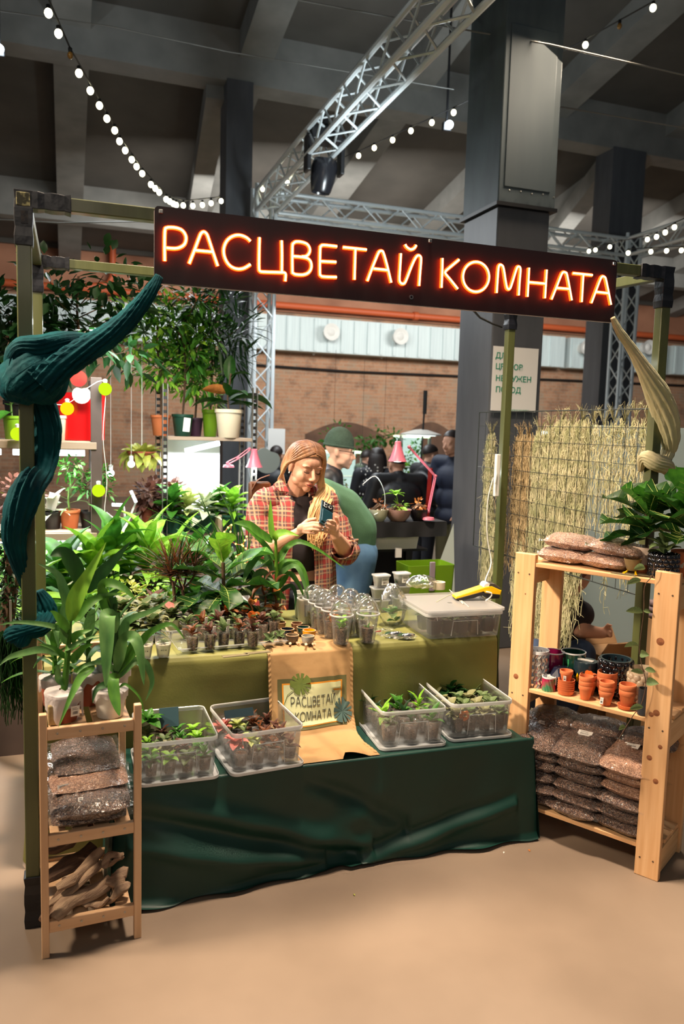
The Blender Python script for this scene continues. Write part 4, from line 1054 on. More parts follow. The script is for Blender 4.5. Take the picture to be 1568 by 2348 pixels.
MB().box((xa+.0, .33, 0), (xb, .28, zt-.02)).build('back_cloth', 'black_cloth', t)
bz = zt
def bowl(par, r, h, mt): MB().lathe([(.001, 0), (r*.55, 0), (r*.85, h*.4), (r, h), (r*.95, h), (r*.78, h*.45), (r*.4, h*.15), (.001, h*.15)], 20).build('bowl', mt, par, smooth=True)
M['bowl_cream'] = mat('bowl_cream', (212, 206, 178), .4); M['bowl_pink'] = mat('bowl_pink', (176, 136, 126), .4); M['bowl_black'] = mat('bowl_black', (34, 28, 30), .3)
for k, (u, r, mt, lab, mm) in enumerate(((818, .075, 'bowl_black', 'dark planted bowl of moss and stones next to the bending person', 'leaf_green'), (870, .062, 'bowl_cream', 'cream bowl with pebbles and driftwood', 'leaf_brown'), (915, .085, 'bowl_pink', 'dusty pink bowl planted with a lime seedling and driftwood', 'leaf_lime'), (962, .062, 'bowl_black', 'small black bowl with a heart-leafed plant by the pink lamp foot', 'leaf_orange'))):
    p = AY(u, 1190, 1.98); t = thing('planted_bowl', lab, 'bowl', (p.x, 2.0, bz+.001), group='planted bowls on the black table')
    bowl(t, r, .075, mt)
    foliage(t, mm, [((0, 0, .1), .045, 1)], 28, .035)
    MB().tube([(-.04, 0, .07), (0, 0, .1), (.045, 0, .08)], [.012, .018, .01], 7).build('driftwood', 'stem_brown', t, smooth=True)
    if k == 2:
        MB().tube([(0, 0, .08), (-.01, 0, .15), (-.02, 0, .19)], .004, 5).build('stem', 'stem_green', t, smooth=True)
        rosette(t, [leafmesh('heart', 'leaf_lime', .6, .7, .15, 6)], (-.02, 0, .17), 10, .085, .9, .1)
# wire loops over the bowls
tag(MB().tube(smooth_pts([AY(832, 1110, 1.95), AY(860, 1092, 1.95), AY(880, 1125, 1.95), AY(880, 1165, 1.95), AY(858, 1180, 1.95)], 4), .0022, 5).build('wire_loop', 'alu', smooth=True), 'thin clear tube looping over the dark planted bowl', 'wire')
# pink lamps
M['pink'] = mat('pink', (206, 112, 132), .35)
def pinklamp(label, shade, arm, base, y):
    t = thing('pink_desk_lamp', label, 'lamp', AY(*base, y)); o = t.location.copy()
    h = AY(*shade, y)-o
    MB().lathe([(.012, .05), (.02, .045), (.022, .02), (.045, -.05), (.058, -.075), (.055, -.075), (.04, -.045), (.018, .02)], 20).build('shade', 'pink', t, smooth=True, loc=h)
    MB().ball(h+V(0, 0, -.062), (.045, .045, .018), 14, 6).build('bulb', emis('lampbulb', (250, 255, 250), 6), t, smooth=True)
    pts = [AY(u, v, y+.02)-o for u, v in arm]
    for a, b in zip(pts, pts[1:]):
        for s in (-.008, .008): MB().tube([a+V(0, s, s), b+V(0, s, s)], .004, 6).build('arm', 'pink', t, smooth=True)
    for p in pts: MB().ball(p, .012, 10, 6).build('joint', 'pink', t, smooth=True)
    MB().lathe([(.001, -.01), (.04, -.01), (.035, .005), (.001, .01)], 16).build('base', 'pink', t, smooth=True)
    l = point('lamp_glow', (0, 0, 0), 4, (.95, 1, .95), .03); l.parent = t; l.location = h+V(0, 0, -.1)
pinklamp('pink jointed desk lamp leaning over the bowls from the pillar side', (912, 1030), ((938, 1025), (998, 1092), (982, 1172)), (982, 1188), 1.95)
pinklamp('pink desk lamp shining behind the steel upright beside the woman', (583, 1046), ((572, 1030), (545, 1050), (522, 1062)), (524, 1068), 2.67)
# white bin on the lower shelf, lime box, tote
t = thing('white_tub', 'white plastic tub on the shelf under the black table', 'tub', (AY(922, 1258, 1.92).x, 2.1, .847))
hh = .1
mb = MB()
def taper_box(mb, x, y, z0_, z1_, k=.9, wl=.004, n=5, r=.02):
    P0 = rrect(2*x*k, 2*y*k, r, n); P1 = rrect(2*x, 2*y, r, n); m_ = len(P0)
    P2 = rrect(2*x-2*wl, 2*y-2*wl, r, n); P3 = rrect(2*x*k-2*wl, 2*y*k-2*wl, r, n)
    vs = [(a-x*k, b-y*k, z0_) for a, b in P0]+[(a-x, b-y, z1_) for a, b in P1]+[(a-x+wl, b-y+wl, z1_) for a, b in P2]+[(a-x*k+wl, b-y*k+wl, z0_+wl) for a, b in P3]
    fs = [(r_*m_+i, r_*m_+(i+1) % m_, (r_+1)*m_+(i+1) % m_, (r_+1)*m_+i) for r_ in range(3) for i in range(m_)]
    fs += [tuple(range(m_-1, -1, -1)), tuple(3*m_+i for i in range(m_))]
    mb.add(vs, fs)
taper_box(mb, .155, .11, 0, hh, .92); mb.build('tub', 'pot_white', t, smooth=True)
MB().box((-.02, -.13, -.05), (.02, -.115, .01)).build('hanging_strap', 'label_white', t)
t = thing('lime_crate', 'lime green plastic crate with a mauve strap behind the clear box', 'crate', (AY(985, 1330, 1.55).x, 1.62, .55))
mb = MB(); taper_box(mb, .15, .1, 0, AY(985, 1295, 1.55).z-.55, .92); mb.build('crate', 'pot_lime', t, smooth=True)
hz_ = AY(985, 1290, 1.55).z-.55
MB().box((-.02, -.115, hz_-.16), (.012, -.1, hz_+.01)).build('strap', mat('mauve', (150, 136, 146), .6), t, bevel=.003)
MB().box((-.14, -.09, -.55), (.14, .09, 0)).build('plinth', 'black', t)
tag(MB().add([AY(1040, 1200, 1.9), AY(1042, 1338, 1.9), AY(1042, 1420, 1.9), AY(990, 1420, 1.88), AY(992, 1330, 1.88)]+[AY(1040, 1200, 1.93), AY(1042, 1338, 1.93), AY(1042, 1420, 1.93), AY(990, 1420, 1.93), AY(992, 1330, 1.93)], [(0, 1, 2, 3, 4), (9, 8, 7, 6, 5)]+[(i, i+5, (i+1) % 5+5, (i+1) % 5) for i in range(5)]).build('pale_sheet', mat('pale_sheet', (196, 210, 204), .5)), 'pale sheet of packing foam leaning between the black table and the pillar', 'sheet')
# far stall glow: lit plant cabinets beyond the crowd
for k, (u0, v0, u1, v1, y, lab) in enumerate(((700, 1035, 830, 1150, 7.5, 'glass plant cabinet with a green-white glow beyond the beanie man'), (915, 1000, 985, 1140, 8.2, 'tall lit plant cabinet glowing beyond the black jackets'))):
    a = AY(u0, v1, y); b = AY(u1, v0, y)
    t = thing('lit_cabinet', lab, 'cabinet', (a.x, y, 0))
    W_, z0_, z1_ = b.x-a.x, a.z, b.z
    MB().box((0, .25, z0_), (W_, .27, z1_)).build('back_panel', emis('cab_glow', (214, 244, 232), .9), t)
    for x in (0, W_): MB().box((x-.02, -.02, 0), (x+.02, .02, z1_)).build('frame_post', 'steel', t)
    MB().box((0, -.02, z1_-.03), (W_, .3, z1_)).build('top_light', emis('cab_top', (220, 255, 200), 3), t)
    MB().box((0, -.02, z0_-.03), (W_, .3, z0_)).build('shelf_board', 'white_paint', t)
    MB().box((0, -.02, (z0_+z1_)/2-.01), (W_, .3, (z0_+z1_)/2)).build('shelf_board', 'white_paint', t)
    foliage(t, 'leaf_green', [((W_*rr(.1, .9), .1, z0_+rr(.02, z1_-z0_-.1)), .09, 1) for _ in range(9)], 26, .07)
    foliage(t, 'leaf_lime', [((W_*rr(.1, .9), .1, z0_+rr(.02, z1_-z0_-.1)), .08, 1) for _ in range(5)], 22, .06, name='pale_foliage')
    foliage(t, 'leaf_pink', [((W_*rr(.1, .9), .05, z0_+rr(.1, .3)), .06, 1) for _ in range(2)], 14, .05, name='blossom')
for k, (u, v, lab) in enumerate(((765, 1000, 'hanging greenery over the far stall near the beanie'), (880, 1010, 'hanging greenery over the far stall above the black jackets'), (830, 1020, 'fern hanging beyond the dotted jacket'))):
    t = thing('hanging_plant', lab, 'plant', AY(u, v, 8)); foliage(t, 'leaf_green', [((rr(-.2, .2), 0, rr(-.1, .1)), .13, 1) for _ in range(4)], 26, .09)
    MB().tube([(0, 0, 0), (0, 0, 1.2)], .002, 4).build('cord', 'black', t)
# white softbox on a pole
t = thing('umbrella_lamp', 'flat white shop lamp on a black pole beyond the crowd', 'lamp', AY(965, 992, 8))
MB().lathe([(.001, .05), (.1, .04), (.3, -.02), (.3, -.04), (.001, -.03)], 20).build('shade', 'white_paint', t, smooth=True)
MB().lathe([(.001, -.05), (.22, -.045), (.22, -.035)], 20).build('diffuser', emis('diff', (240, 255, 250), 4), t, smooth=True)
p = AY(975, 905, 7.9)-t.location
MB().tube([(0, 0, -1), (p.x, p.y, p.z)], .014, 6).build('pole', 'black', t, smooth=True)
MB().tube([(p.x, p.y, p.z-.28), (p.x, p.y, p.z+.06)], .03, 8).build('grip', 'black', t, smooth=True)
# notices in the background
t = tag(MB().box((-.11, 0, -.16), (.11, .01, .16)).build('notice', 'paper', loc=AY(634, 1012, 7.13)), 'small white notice fixed on the truss tower behind the woman', 'sign')
t = tag(MB().lathe([(.001, 0), (.14, 0), (.14, .012), (.001, .012)], 20, rfun=lambda a, i, z: 1-.3*math.exp(-((a-pi/2)/.5)**2)).build('heart_sign', mat('grey_board', (170, 178, 168), .7), loc=AY(612, 1055, 5.5), rot=(pi/2+.0, .4, 0), smooth=True), 'grey heart-shaped board hanging behind the pink lamp', 'sign')

# ---------------------------------------------------------------- poster on the pillar
t = thing('pillar_poster', 'white poster with green Cyrillic lettering taped on the dark pillar', 'poster', (0, 0, 0))
yp = PY0-.035
a = AY(1131, 793, yp); b = AY(1227, 945, yp)
MB().box((a.x, yp-.002, b.z), (b.x, yp, a.z)).build('sheet', 'paper', t)
def text_mesh(name, s, size, mt, par, loc, rot, extr=.0005, bold=0):
    c = bpy.data.curves.new(name, 'FONT'); c.body = s; c.size = size; c.extrude = extr; c.offset = bold
    o = bpy.data.objects.new(name, c); dg = bpy.context.evaluated_depsgraph_get(); COL.objects.link(o)
    dg.update(); me = bpy.data.meshes.new_from_object(o.evaluated_get(dg)); bpy.data.objects.remove(o)
    me.materials.clear(); me.materials.append(M[mt]); me.name = name
    o = bpy.data.objects.new(name, me); COL.objects.link(o); o.parent = par; o.location = loc; o.rotation_euler = rot
    return o
for i, (s, v) in enumerate((('ДЛЯ', 821), ('ЦВЕТОВ', 846), ('НЕ НУЖЕН', 873), ('ПОВОД', 899))):
    p = AY(1135, v, yp)
    text_mesh('lettering', s, .056, 'teal_ink', t, (p.x, yp-.003, p.z), (pi/2, 0, 0), bold=.0011)
p = AY(1172, 942, yp); text_mesh('small_print', 'ДОМ И САД МАРКЕТ', .014, 'teal_ink', t, (p.x, yp-.003, p.z), (pi/2, 0, 0))
# ---------------------------------------------------------------- shared small builders
def bark_mat(name, c1, c2, c3, coat=1):
    mt, nt, out = nodes(name); L = nt.links.new
    tc = N(nt, 'TexCoord'); v = N(nt, 'TexVoronoi'); v.inputs['Scale'].default_value = 380; L(tc.outputs['Object'], v.inputs['Vector'])
    sp_ = N(nt, 'SeparateColor'); L(v.outputs['Color'], sp_.inputs[0])
    cr = N(nt, 'ValToRGB'); L(sp_.outputs[0], cr.inputs[0])
    cr.color_ramp.elements[0].position = .2; cr.color_ramp.elements[0].color = rgba(c1); cr.color_ramp.elements[1].position = .95; cr.color_ramp.elements[1].color = rgba(c3)
    e = cr.color_ramp.elements.new(.6); e.color = rgba(c2)
    p = N(nt, 'BsdfPrincipled'); p.inputs['Roughness'].default_value = .45; p.inputs['Coat Weight'].default_value = coat; p.inputs['Coat IOR'].default_value = 2.6; p.inputs['Coat Roughness'].default_value = .2
    L(cr.outputs[0], p.inputs['Base Color'])
    n3 = N(nt, 'TexNoise'); n3.inputs['Scale'].default_value = 34; n3.inputs['Detail'].default_value = 3; n3.inputs['Distortion'].default_value = 2.5; L(tc.outputs['Object'], n3.inputs['Vector'])
    b = N(nt, 'Bump'); b.inputs['Strength'].default_value = 1; b.inputs['Distance'].default_value = .035; L(n3.outputs[0], b.inputs['Height'])
    L(b.outputs[0], p.inputs['Coat Normal'])
    b2 = N(nt, 'Bump'); b2.inputs['Strength'].default_value = .6; b2.inputs['Distance'].default_value = .004; L(v.outputs['Distance'], b2.inputs['Height']); L(b2.outputs[0], p.inputs['Normal'])
    L(p.outputs[0], out.inputs[0]); M[name] = mt
bark_mat('bark_dark', (44, 28, 22), (78, 52, 40), (136, 104, 82)); bark_mat('bark_light', (120, 84, 62), (156, 112, 86), (206, 164, 132))
M['film'] = clear('film', body=.05, gloss=.1, bump=.6, bs=22)
def bag(par_label, loc, sx, sy, h, rz=0, mt='bark_dark', label=None, tiltx=0, tilty=0, sticker=None, seed=0, group=None):
    t = thing('bark_bag', par_label, 'bag', loc, rz, group); t.rotation_euler = (tiltx, tilty, rz)
    nu, nv = 22, 16
    def f(top):
        def g(a, b):
            x, y = a*2-1, b*2-1
            q = max(0, (1-abs(x)**2.6))*max(0, (1-abs(y)**2.6)); th = q**.4
            nn = .22*nz(x*1.6+seed, y*1.6, top*3+seed)+.1*nz(x*6, y*6, seed+top)
            z = h/2+(th*h*.5*(1+nn*1.5))*(1 if top else -1)
            pin = 1-.07*(abs(x)**4)*(1-abs(y))-.0
            return V(x*sx/2*(1-.06*abs(y)**3+.02*nz(y*3, seed, 1)), y*sy/2*(1-.08*abs(x)**3+.02*nz(x*3, seed, 2)), z)
        return g
    mb = MB(); mb.grid(f(1), nu, nv); mb.grid(lambda a, b: f(0)(1-a, b), nu, nv)
    mb.build('bag_body', mt, t, smooth=True, angle=None)
    mb = MB()
    for s in (-1, 1):
        mb.grid(lambda a, b: V(s*(sx/2*.93+a*.022+.004*math.sin(b*14+seed)), (b*2-1)*sy/2*.9, h/2+.006*math.sin(b*17+seed)*a), 3, 14)
    o = mb.build('sealed_edges', 'film', t, smooth=True, angle=None); o['kind'] = 'stuff'
    if sticker: 
        zt_ = h*(1.0)+.001; barcode_label(t, (sticker[0]*sx/2, sticker[1]*sy/2, zt_), .055, .034, 0, name='paper_label', rot=(-pi/2+.05, 0, sticker[2]))
    return t
# ---------------------------------------------------------------- ladder stand at the front
LSX, LSY = .1735, -.168
LS = thing('ladder_stand', 'narrow pale wooden three-tier stand before the front post', 'shelf stand', (LSX, LSY, 0), .06)
hw = .134; LD = .36
def legb(x, y, z1): return MB().box((x-.011, y-.011, 0), (x+.011, y+.011, z1)).build('leg', 'beech', LS, bevel=.0025)
legb(-hw, 0, .752); legb(hw, 0, .752); legb(-hw, LD, .90); legb(hw, LD, .90)
for z in (.69, .365, .095):
    for y in (0, LD): MB().box((-hw+.011, y-.009, z-.018), (hw-.011, y+.009, z+.018)).build('rail', 'beech_x', LS, bevel=.0025)
    for k in range(4):
        x = -.095+.0633*k
        MB().box((x-.022, .009, z-.004), (x+.022, LD-.009, z+.008)).build('slat', 'beech', LS, bevel=.0015)
        s = MB().lathe([(.001, .001), (.0032, .0012), (.0036, 0)], 10).build('screw', 'screw', LS, smooth=True, loc=(x, -.0095, z+.001), rot=(pi/2, 0, 0))
for z in (.84,): MB().box((-hw+.011, LD-.009, z-.015), (hw-.011, LD+.009, z+.015)).build('rail', 'beech_x', LS, bevel=.0025)
def LSP(x, y, z): c, s = math.cos(.06), math.sin(.06); return V(LSX+x*c-y*s, LSY+x*s+y*c, z)
BL = ['dark bark bag on the middle shelf of the ladder stand, bottom of four', 'fat bark bag bulging forward on the ladder stand with a small square sticker', 'bark bag with a clear label tucked above the bulging one on the ladder stand', 'topmost bark bag on the middle shelf of the ladder stand']
for k, (z, y, hh_, st, mt_, sz) in enumerate(((.375, .13, .045, None, 'bark_dark', .225), (.408, .1, .078, None, 'bark_dark', .235), (.462, .17, .052, None, 'bark_light', .235), (.495, .23, .045, None, 'bark_dark', .205))):
    t = bag(BL[k], LSP(.0, y, z), sz, .25, hh_, .06+rr(-.04, .04), mt_, seed=k*3, group='bark bags on the ladder stand', tiltx=.06 if k else 0)
    if k == 1: barcode_label(t, (-.03, -.09, .07), .014, .014, name='square_sticker', rot=(-.9, 0, 0))
    if k == 2: barcode_label(t, (-.08, -.105, .036), .034, .02, name='clear_label', rot=(-.5, 0, .1))
M['driftwood'] = mat('driftwood', (176, 150, 122), .9, c2=(116, 92, 74), ns=7, stretch=(1.2, 9, 9), bump=.5, bs=40)
M['driftwood_dark'] = mat('driftwood_dark', (120, 92, 70), .9, c2=(74, 54, 42), ns=7, stretch=(1.2, 9, 9), bump=.5, bs=40)
def drift(label, a, b, r, seed, mt_='driftwood', fl=.6):
    a, b = V(a), V(b); d = b-a; L_ = d.length
    t = MB(); pts = []; rs = []
    for i in range(9):
        q = i/8; p = V(L_*q, .012*math.sin(q*5+seed), .008*math.sin(q*7+seed*2)); pts.append(p)
        rs.append(r*(.45+.7*math.sin(pi*(.12+.76*q)))*(1+.3*nz(q*4, seed, 0)))
    t.tube(pts, rs, 10, flat=fl)
    rz = math.atan2(d.y, d.x); el = math.asin(d.z/L_)
    vs = []
    for (x, y, z) in t.v:
        k = nz(x*25, y*60, seed)*.006; vs.append((x, y*(1+k*20), z+k))
    t.v = vs
    o = t.build('driftwood', mt_, smooth=True, loc=a, rot=(rr(-.4, .4), -el, rz), angle=35)
    return tag(o, label, 'driftwood', 'driftwood pieces on the ladder stand')
DW = [((-.11, .0, .115), (.06, .09, .16), .026, 'big weathered plank of driftwood lying in front on the bottom tier', 'driftwood'),
 ((-.12, .03, .14), (.045, .12, .2), .014, 'long slim driftwood stick just above the big plank', 'driftwood'),
 ((-.1, .06, .175), (.05, .14, .215), .018, 'pale knob-ended driftwood stick behind the slim one', 'driftwood'),
 ((-.12, .02, .125), (.02, .09, .15), .013, 'speckled grey driftwood between plank and slim stick', 'driftwood_dark'),
 ((-.02, .02, .112), (.05, .03, .13), .014, 'short tan driftwood stub beside the plank end', 'driftwood'),
 ((.05, .02, .125), (.11, .05, .155), .019, 'stubby orange-tan driftwood lump by the front leg', 'driftwood'),
 ((.045, .06, .165), (.115, .07, .17), .02, 'grey knotted driftwood bundle beside the front leg', 'driftwood'),
 ((.04, .1, .2), (.1, .12, .225), .012, 'smooth driftwood finger pointing at the satin drape', 'driftwood'),
 ((.03, .12, .19), (.105, .12, .2), .011, 'twin of thin driftwood tips below the smooth finger', 'driftwood'),
 ((-.12, .16, .16), (.03, .22, .2), .03, 'dark driftwood slab at the back of the bottom tier', 'driftwood_dark'),
 ((-.12, .2, .22), (.05, .25, .27), .026, 'dark driftwood slab leaning high at the back', 'driftwood_dark'),
 ((-.13, .2, .3), (.02, .26, .31), .02, 'topmost shadowed driftwood branch under the middle shelf', 'driftwood_dark'),
 ((-.13, .0, .112), (-.06, .2, .12), .02, 'driftwood butt end lying deep along the outer leg of the stand', 'driftwood_dark')]
for k, (a, b, r, lab, mt_) in enumerate(DW): drift(lab, LSP(*a), LSP(*b), r, k*1.7, mt_)

# ---------------------------------------------------------------- wrapped pots with strap plants on the ladder stand
M['wrap_white'] = mat('wrap_white', (222, 216, 214), .7, transl=.3, bump=.4, bs=60)
def wrap(par, r, h, z1, seed=0, low=.55, n=48):
    """crumpled white tissue folded over a pot rim"""
    mb = MB()
    def f(a, b):
        an = 2*pi*a
        if b < .35: q = b/.35; rad = r*(.25+.8*q); z = z1+.006*nz(a*8, b*4, seed)+.006*(1-q)
        else:
            q = (b-.35)/.65; lo = low*(1+.45*math.sin(an*3+seed)+.25*math.sin(an*7+seed*2))
            rad = r*(1.05+.05*math.sin(an*9+seed)*q)-q*r*.06; z = z1-h*lo*q
        return V(rad*math.cos(an), rad*math.sin(an), z)
    mb.grid(f, n, 12); return mb.build('paper_wrap', 'wrap_white', par, smooth=True, angle=30)
def pathleaf(par, pts, w_, mt_, kind='strap', up=None, fold=.25, org=None, n=3, name='leaf', twist=0, nt=None):
    """leaf whose midrib follows pts (world); broad face turned toward up"""
    org = V(org) if org is not None else par.location
    P_ = smooth_pts([V(p) for p in pts], max(3, n*2)) if len(pts) > 2 else [V(pts[0]).lerp(V(pts[1]), k/8) for k in range(9)]
    m_ = len(P_); vs = []
    upv = V(up) if up is not None else (CAM-P_[m_//2]).normalized()+V(0, 0, .5)
    upv.normalize(); sl = None
    for i, p in enumerate(P_):
        tn = (P_[min(i+1, m_-1)]-P_[max(0, i-1)]).normalized()
        sd = tn.cross(upv)
        if sd.length < .15 and sl: sd = sl
        sd = sd.normalized()
        if sl and sd.dot(sl) < 0: sd = -sd
        sl = sd
        if twist: sd = Matrix.Rotation(twist*i/m_, 3, tn) @ sd
        u_ = sd.cross(tn); t = i/(m_-1); h = w_*shape_w(kind, t)/2
        vs += [p-org-sd*h+u_*h*fold, p-org-sd*h*.5+u_*h*fold*.3, p-org, p-org+sd*h*.5+u_*h*fold*.3, p-org+sd*h+u_*h*fold]
    mb = MB().add(vs, [(i*5+k, i*5+k+1, i*5+k+6, i*5+k+5) for i in range(m_-1) for k in range(4)])
    o = mb.build(name, mt_, None, smooth=True, angle=None)
    if par: o.parent = par
    return o
def leafstripe(name, c, c2):
    """strap leaf with fine long stripes"""
    M[name] = mat(name, c, .5, c2=c2, ns=9, stretch=(5, 5, 1.2), transl=.22, spec=.35)
leafstripe('strap_a', (84, 136, 44), (56, 104, 34)); leafstripe('strap_b', (66, 112, 54), (96, 138, 74)); leafstripe('strap_bright', (126, 172, 52), (96, 150, 44)); leafstripe('strap_dark', (42, 84, 34), (30, 66, 28))
zs = .70
def C1(pts, y): return [AY(x/3.484, 1200+yy/3.484, y if not isinstance(y, (list, tuple)) else y[0]+(y[1]-y[0])*i/(len(pts)-1)) for i, (x, yy) in enumerate(pts)]
pA = LSP(-.072, .075, zs)
tA = thing('strap_leaf_plant', 'tall broad strap-leafed plant in a terracotta pot wrapped in white tissue', 'plant', pA)
pot(tA, .052, .088, 'pot_brown', .72); wrap(tA, .054, .088, .09, 1, .6)
barcode_label(tA, (.032, -.05, .042), .026, .032, .35, .1)
MB().tube([V(0, 0, .08), AY(545/3.484, 1200+1000/3.484, pA.y)-pA, AY(560/3.484, 1200+780/3.484, pA.y)-pA], [.011, .008, .006], 8).build('stem', 'strap_a', tA, smooth=True)
y_ = pA.y
for pts, y, wd, mt_, kd in (
    ([(560, 790), (600, 620), (690, 440), (848, 150)], (y_, y_-.06), .05, 'strap_bright', 'lance'),
    ([(590, 780), (680, 670), (800, 590), (985, 560)], (y_, y_-.03), .036, 'strap_a', 'blade'),
    ([(700, 560), (790, 430), (900, 310), (1048, 138)], (y_+.05, y_+.05), .04, 'strap_dark', 'lance'),
    ([(640, 500), (600, 360), (500, 240), (402, 262)], (y_, y_-.04), .05, 'strap_dark', 'ovate'),
    ([(545, 660), (505, 520), (450, 400), (300, 320)], (y_, y_+.03), .032, 'strap_b', 'blade'),
    ([(590, 1180), (720, 1150), (640, 1240), (560, 1400), (465, 1635)], (y_, y_-.12), .032, 'strap_a', 'blade'),
    ([(540, 1290), (470, 1250), (470, 1160), (510, 1100)], (y_, y_-.05), .024, 'strap_b', 'blade'),
    ([(540, 900), (500, 800), (440, 730), (400, 700)], (y_, y_-.05), .032, 'strap_a', 'blade'),
    ([(570, 950), (620, 890), (735, 850)], (y_, y_-.04), .03, 'strap_a', 'blade'),
    ([(570, 1110), (620, 1050), (680, 990), (745, 965)], (y_, y_-.04), .03, 'strap_a', 'blade'),
    ([(530, 1080), (430, 1000), (300, 960)], (y_, y_+.0), .018, 'strap_a', 'blade'),
    ([(520, 1010), (560, 990), (680, 930), (800, 890)], (y_, y_-.06), .018, 'strap_b', 'blade'),
    ([(520, 1060), (350, 1010), (160, 1045), (60, 1080), (-10, 1140)], (y_+.02, y_-.01), .026, 'strap_b', 'blade'),
    ([(540, 920), (440, 830), (170, 790), (-10, 812)], (y_+.04, y_+.02), .02, 'strap_b', 'blade'),
    ([(545, 960), (500, 900), (450, 860), (470, 1000)], (y_, y_-.05), .03, 'strap_b', 'blade'),
    ([(560, 800), (520, 720), (530, 640), (480, 470)], (y_, y_+.02), .03, 'strap_b', 'strap')):
    pathleaf(tA, C1(pts, y), wd, mt_, kd)
pB = LSP(.062, .07, zs)
tB = thing('strap_leaf_plant', 'drooping dark strap-leafed plant in a white pot next to the tissue-wrapped terracotta pot', 'plant', pB)
pot(tB, .05, .082, 'pot_white', .78); wrap(tB, .052, .08, .085, 4, .3)
MB().tube([V(0, 0, .07), AY(940/3.484, 1200+1130/3.484, pB.y)-pB, AY(915/3.484, 1200+640/3.484, pB.y)-pB], [.012, .009, .006], 8).build('stem', 'strap_dark', tB, smooth=True)
y_ = pB.y
for pts, y, wd, mt_, kd in (
    ([(870, 740), (830, 620), (822, 500), (880, 478), (990, 520), (1083, 612)], (y_, y_-.05), .03, 'strap_a', 'strap'),
    ([(905, 880), (880, 750), (856, 760), (852, 1000), (845, 1315)], (y_-.02, y_-.14), .045, 'strap_b', 'strap'),
    ([(955, 1000), (1000, 820), (1060, 760), (1230, 690), (1405, 572)], (y_, y_-.03), .03, 'strap_b', 'blade'),
    ([(960, 1180), (1120, 960), (1220, 860), (1370, 810), (1480, 930)], (y_, y_-.06), .028, 'strap_a', 'blade'),
    ([(930, 1180), (980, 960), (1050, 905), (1110, 1000), (1150, 1295)], (y_-.02, y_-.12), .036, 'strap_b', 'strap'),
    ([(950, 1230), (1060, 1110), (1160, 1120), (1215, 1270), (1160, 1425)], (y_, y_-.05), .03, 'strap_b', 'blade'),
    ([(945, 1270), (905, 1240), (915, 1380), (955, 1540)], (y_-.04, y_-.12), .034, 'strap_a', 'strap'),
    ([(955, 1310), (1010, 1290), (1120, 1400), (1157, 1565)], (y_-.03, y_-.06), .01, 'strap_a', 'blade'),
    ([(920, 1310), (850, 1290), (770, 1330), (738, 1440)], (y_-.03, y_-.1), .026, 'strap_dark', 'blade'),
    ([(935, 1000), (905, 830), (925, 640)], (y_, y_), .02, 'strap_dark', 'strap'),
    ([(930, 1200), (840, 1120), (700, 1130), (600, 1210)], (y_, y_-.06), .02, 'strap_b', 'blade'),
    ([(950, 1200), (1000, 1080), (1050, 960), (1090, 830)], (y_, y_), .022, 'strap_a', 'blade'),
    ([(920, 700), (890, 600), (900, 560), (1000, 500)], (y_, y_-.02), .03, 'strap_dark', 'blade')):
    pathleaf(tB, C1(pts, y), wd, mt_, kd)
for k, (x, y, r, h, pm, lab, mtn, n, L, H) in enumerate((
    (-.09, .22, .045, .09, 'pot_brown', 'smaller strap plant in a tissue-wrapped brown pot behind the terracotta one', 'strap_a', 14, .17, .1),
    (.01, .2, .045, .1, 'pot_brown', 'dark red pot wrapped in white tissue at the centre back of the ladder stand', 'strap_b', 10, .2, .14),
    (.09, .21, .05, .12, 'pot_white', 'white basket pot with a grassy plant at the rear corner of the ladder stand', 'strap_dark', 12, .2, .1))):
    t = thing('strap_leaf_plant', lab, 'plant', LSP(x, y, zs)); pot(t, r, h, pm, .78); wrap(t, r*1.05, h, h+.004, k*2.2, .4)
    MB().tube([(0, 0, h*.8), (0, 0, h+H)], [.009, .006], 7).build('stem', 'strap_a', t, smooth=True)
    ms = [leafmesh('blade', mtn, d, .17, .2, 9) for d in (.8, 1.4)]
    for i in range(n):
        q = i/(n-1); leaf(t, ms[i % 2], (0, 0, h+H*(1-q)), i*GA, 1.25*(1-q)+.35*q, L*rr(.8, 1.15))
t = thing('seedling_tray', 'beige woven tray standing by the leg of the ladder stand under the pots', 'tray', LSP(-.105, .03, zs+.002))
MB().box((-.014, -.0, 0), (.014, .28, .06)).build('tray', mat('woven', (176, 156, 110), .8, c2=(150, 130, 90), ns=60), t, bevel=.004)

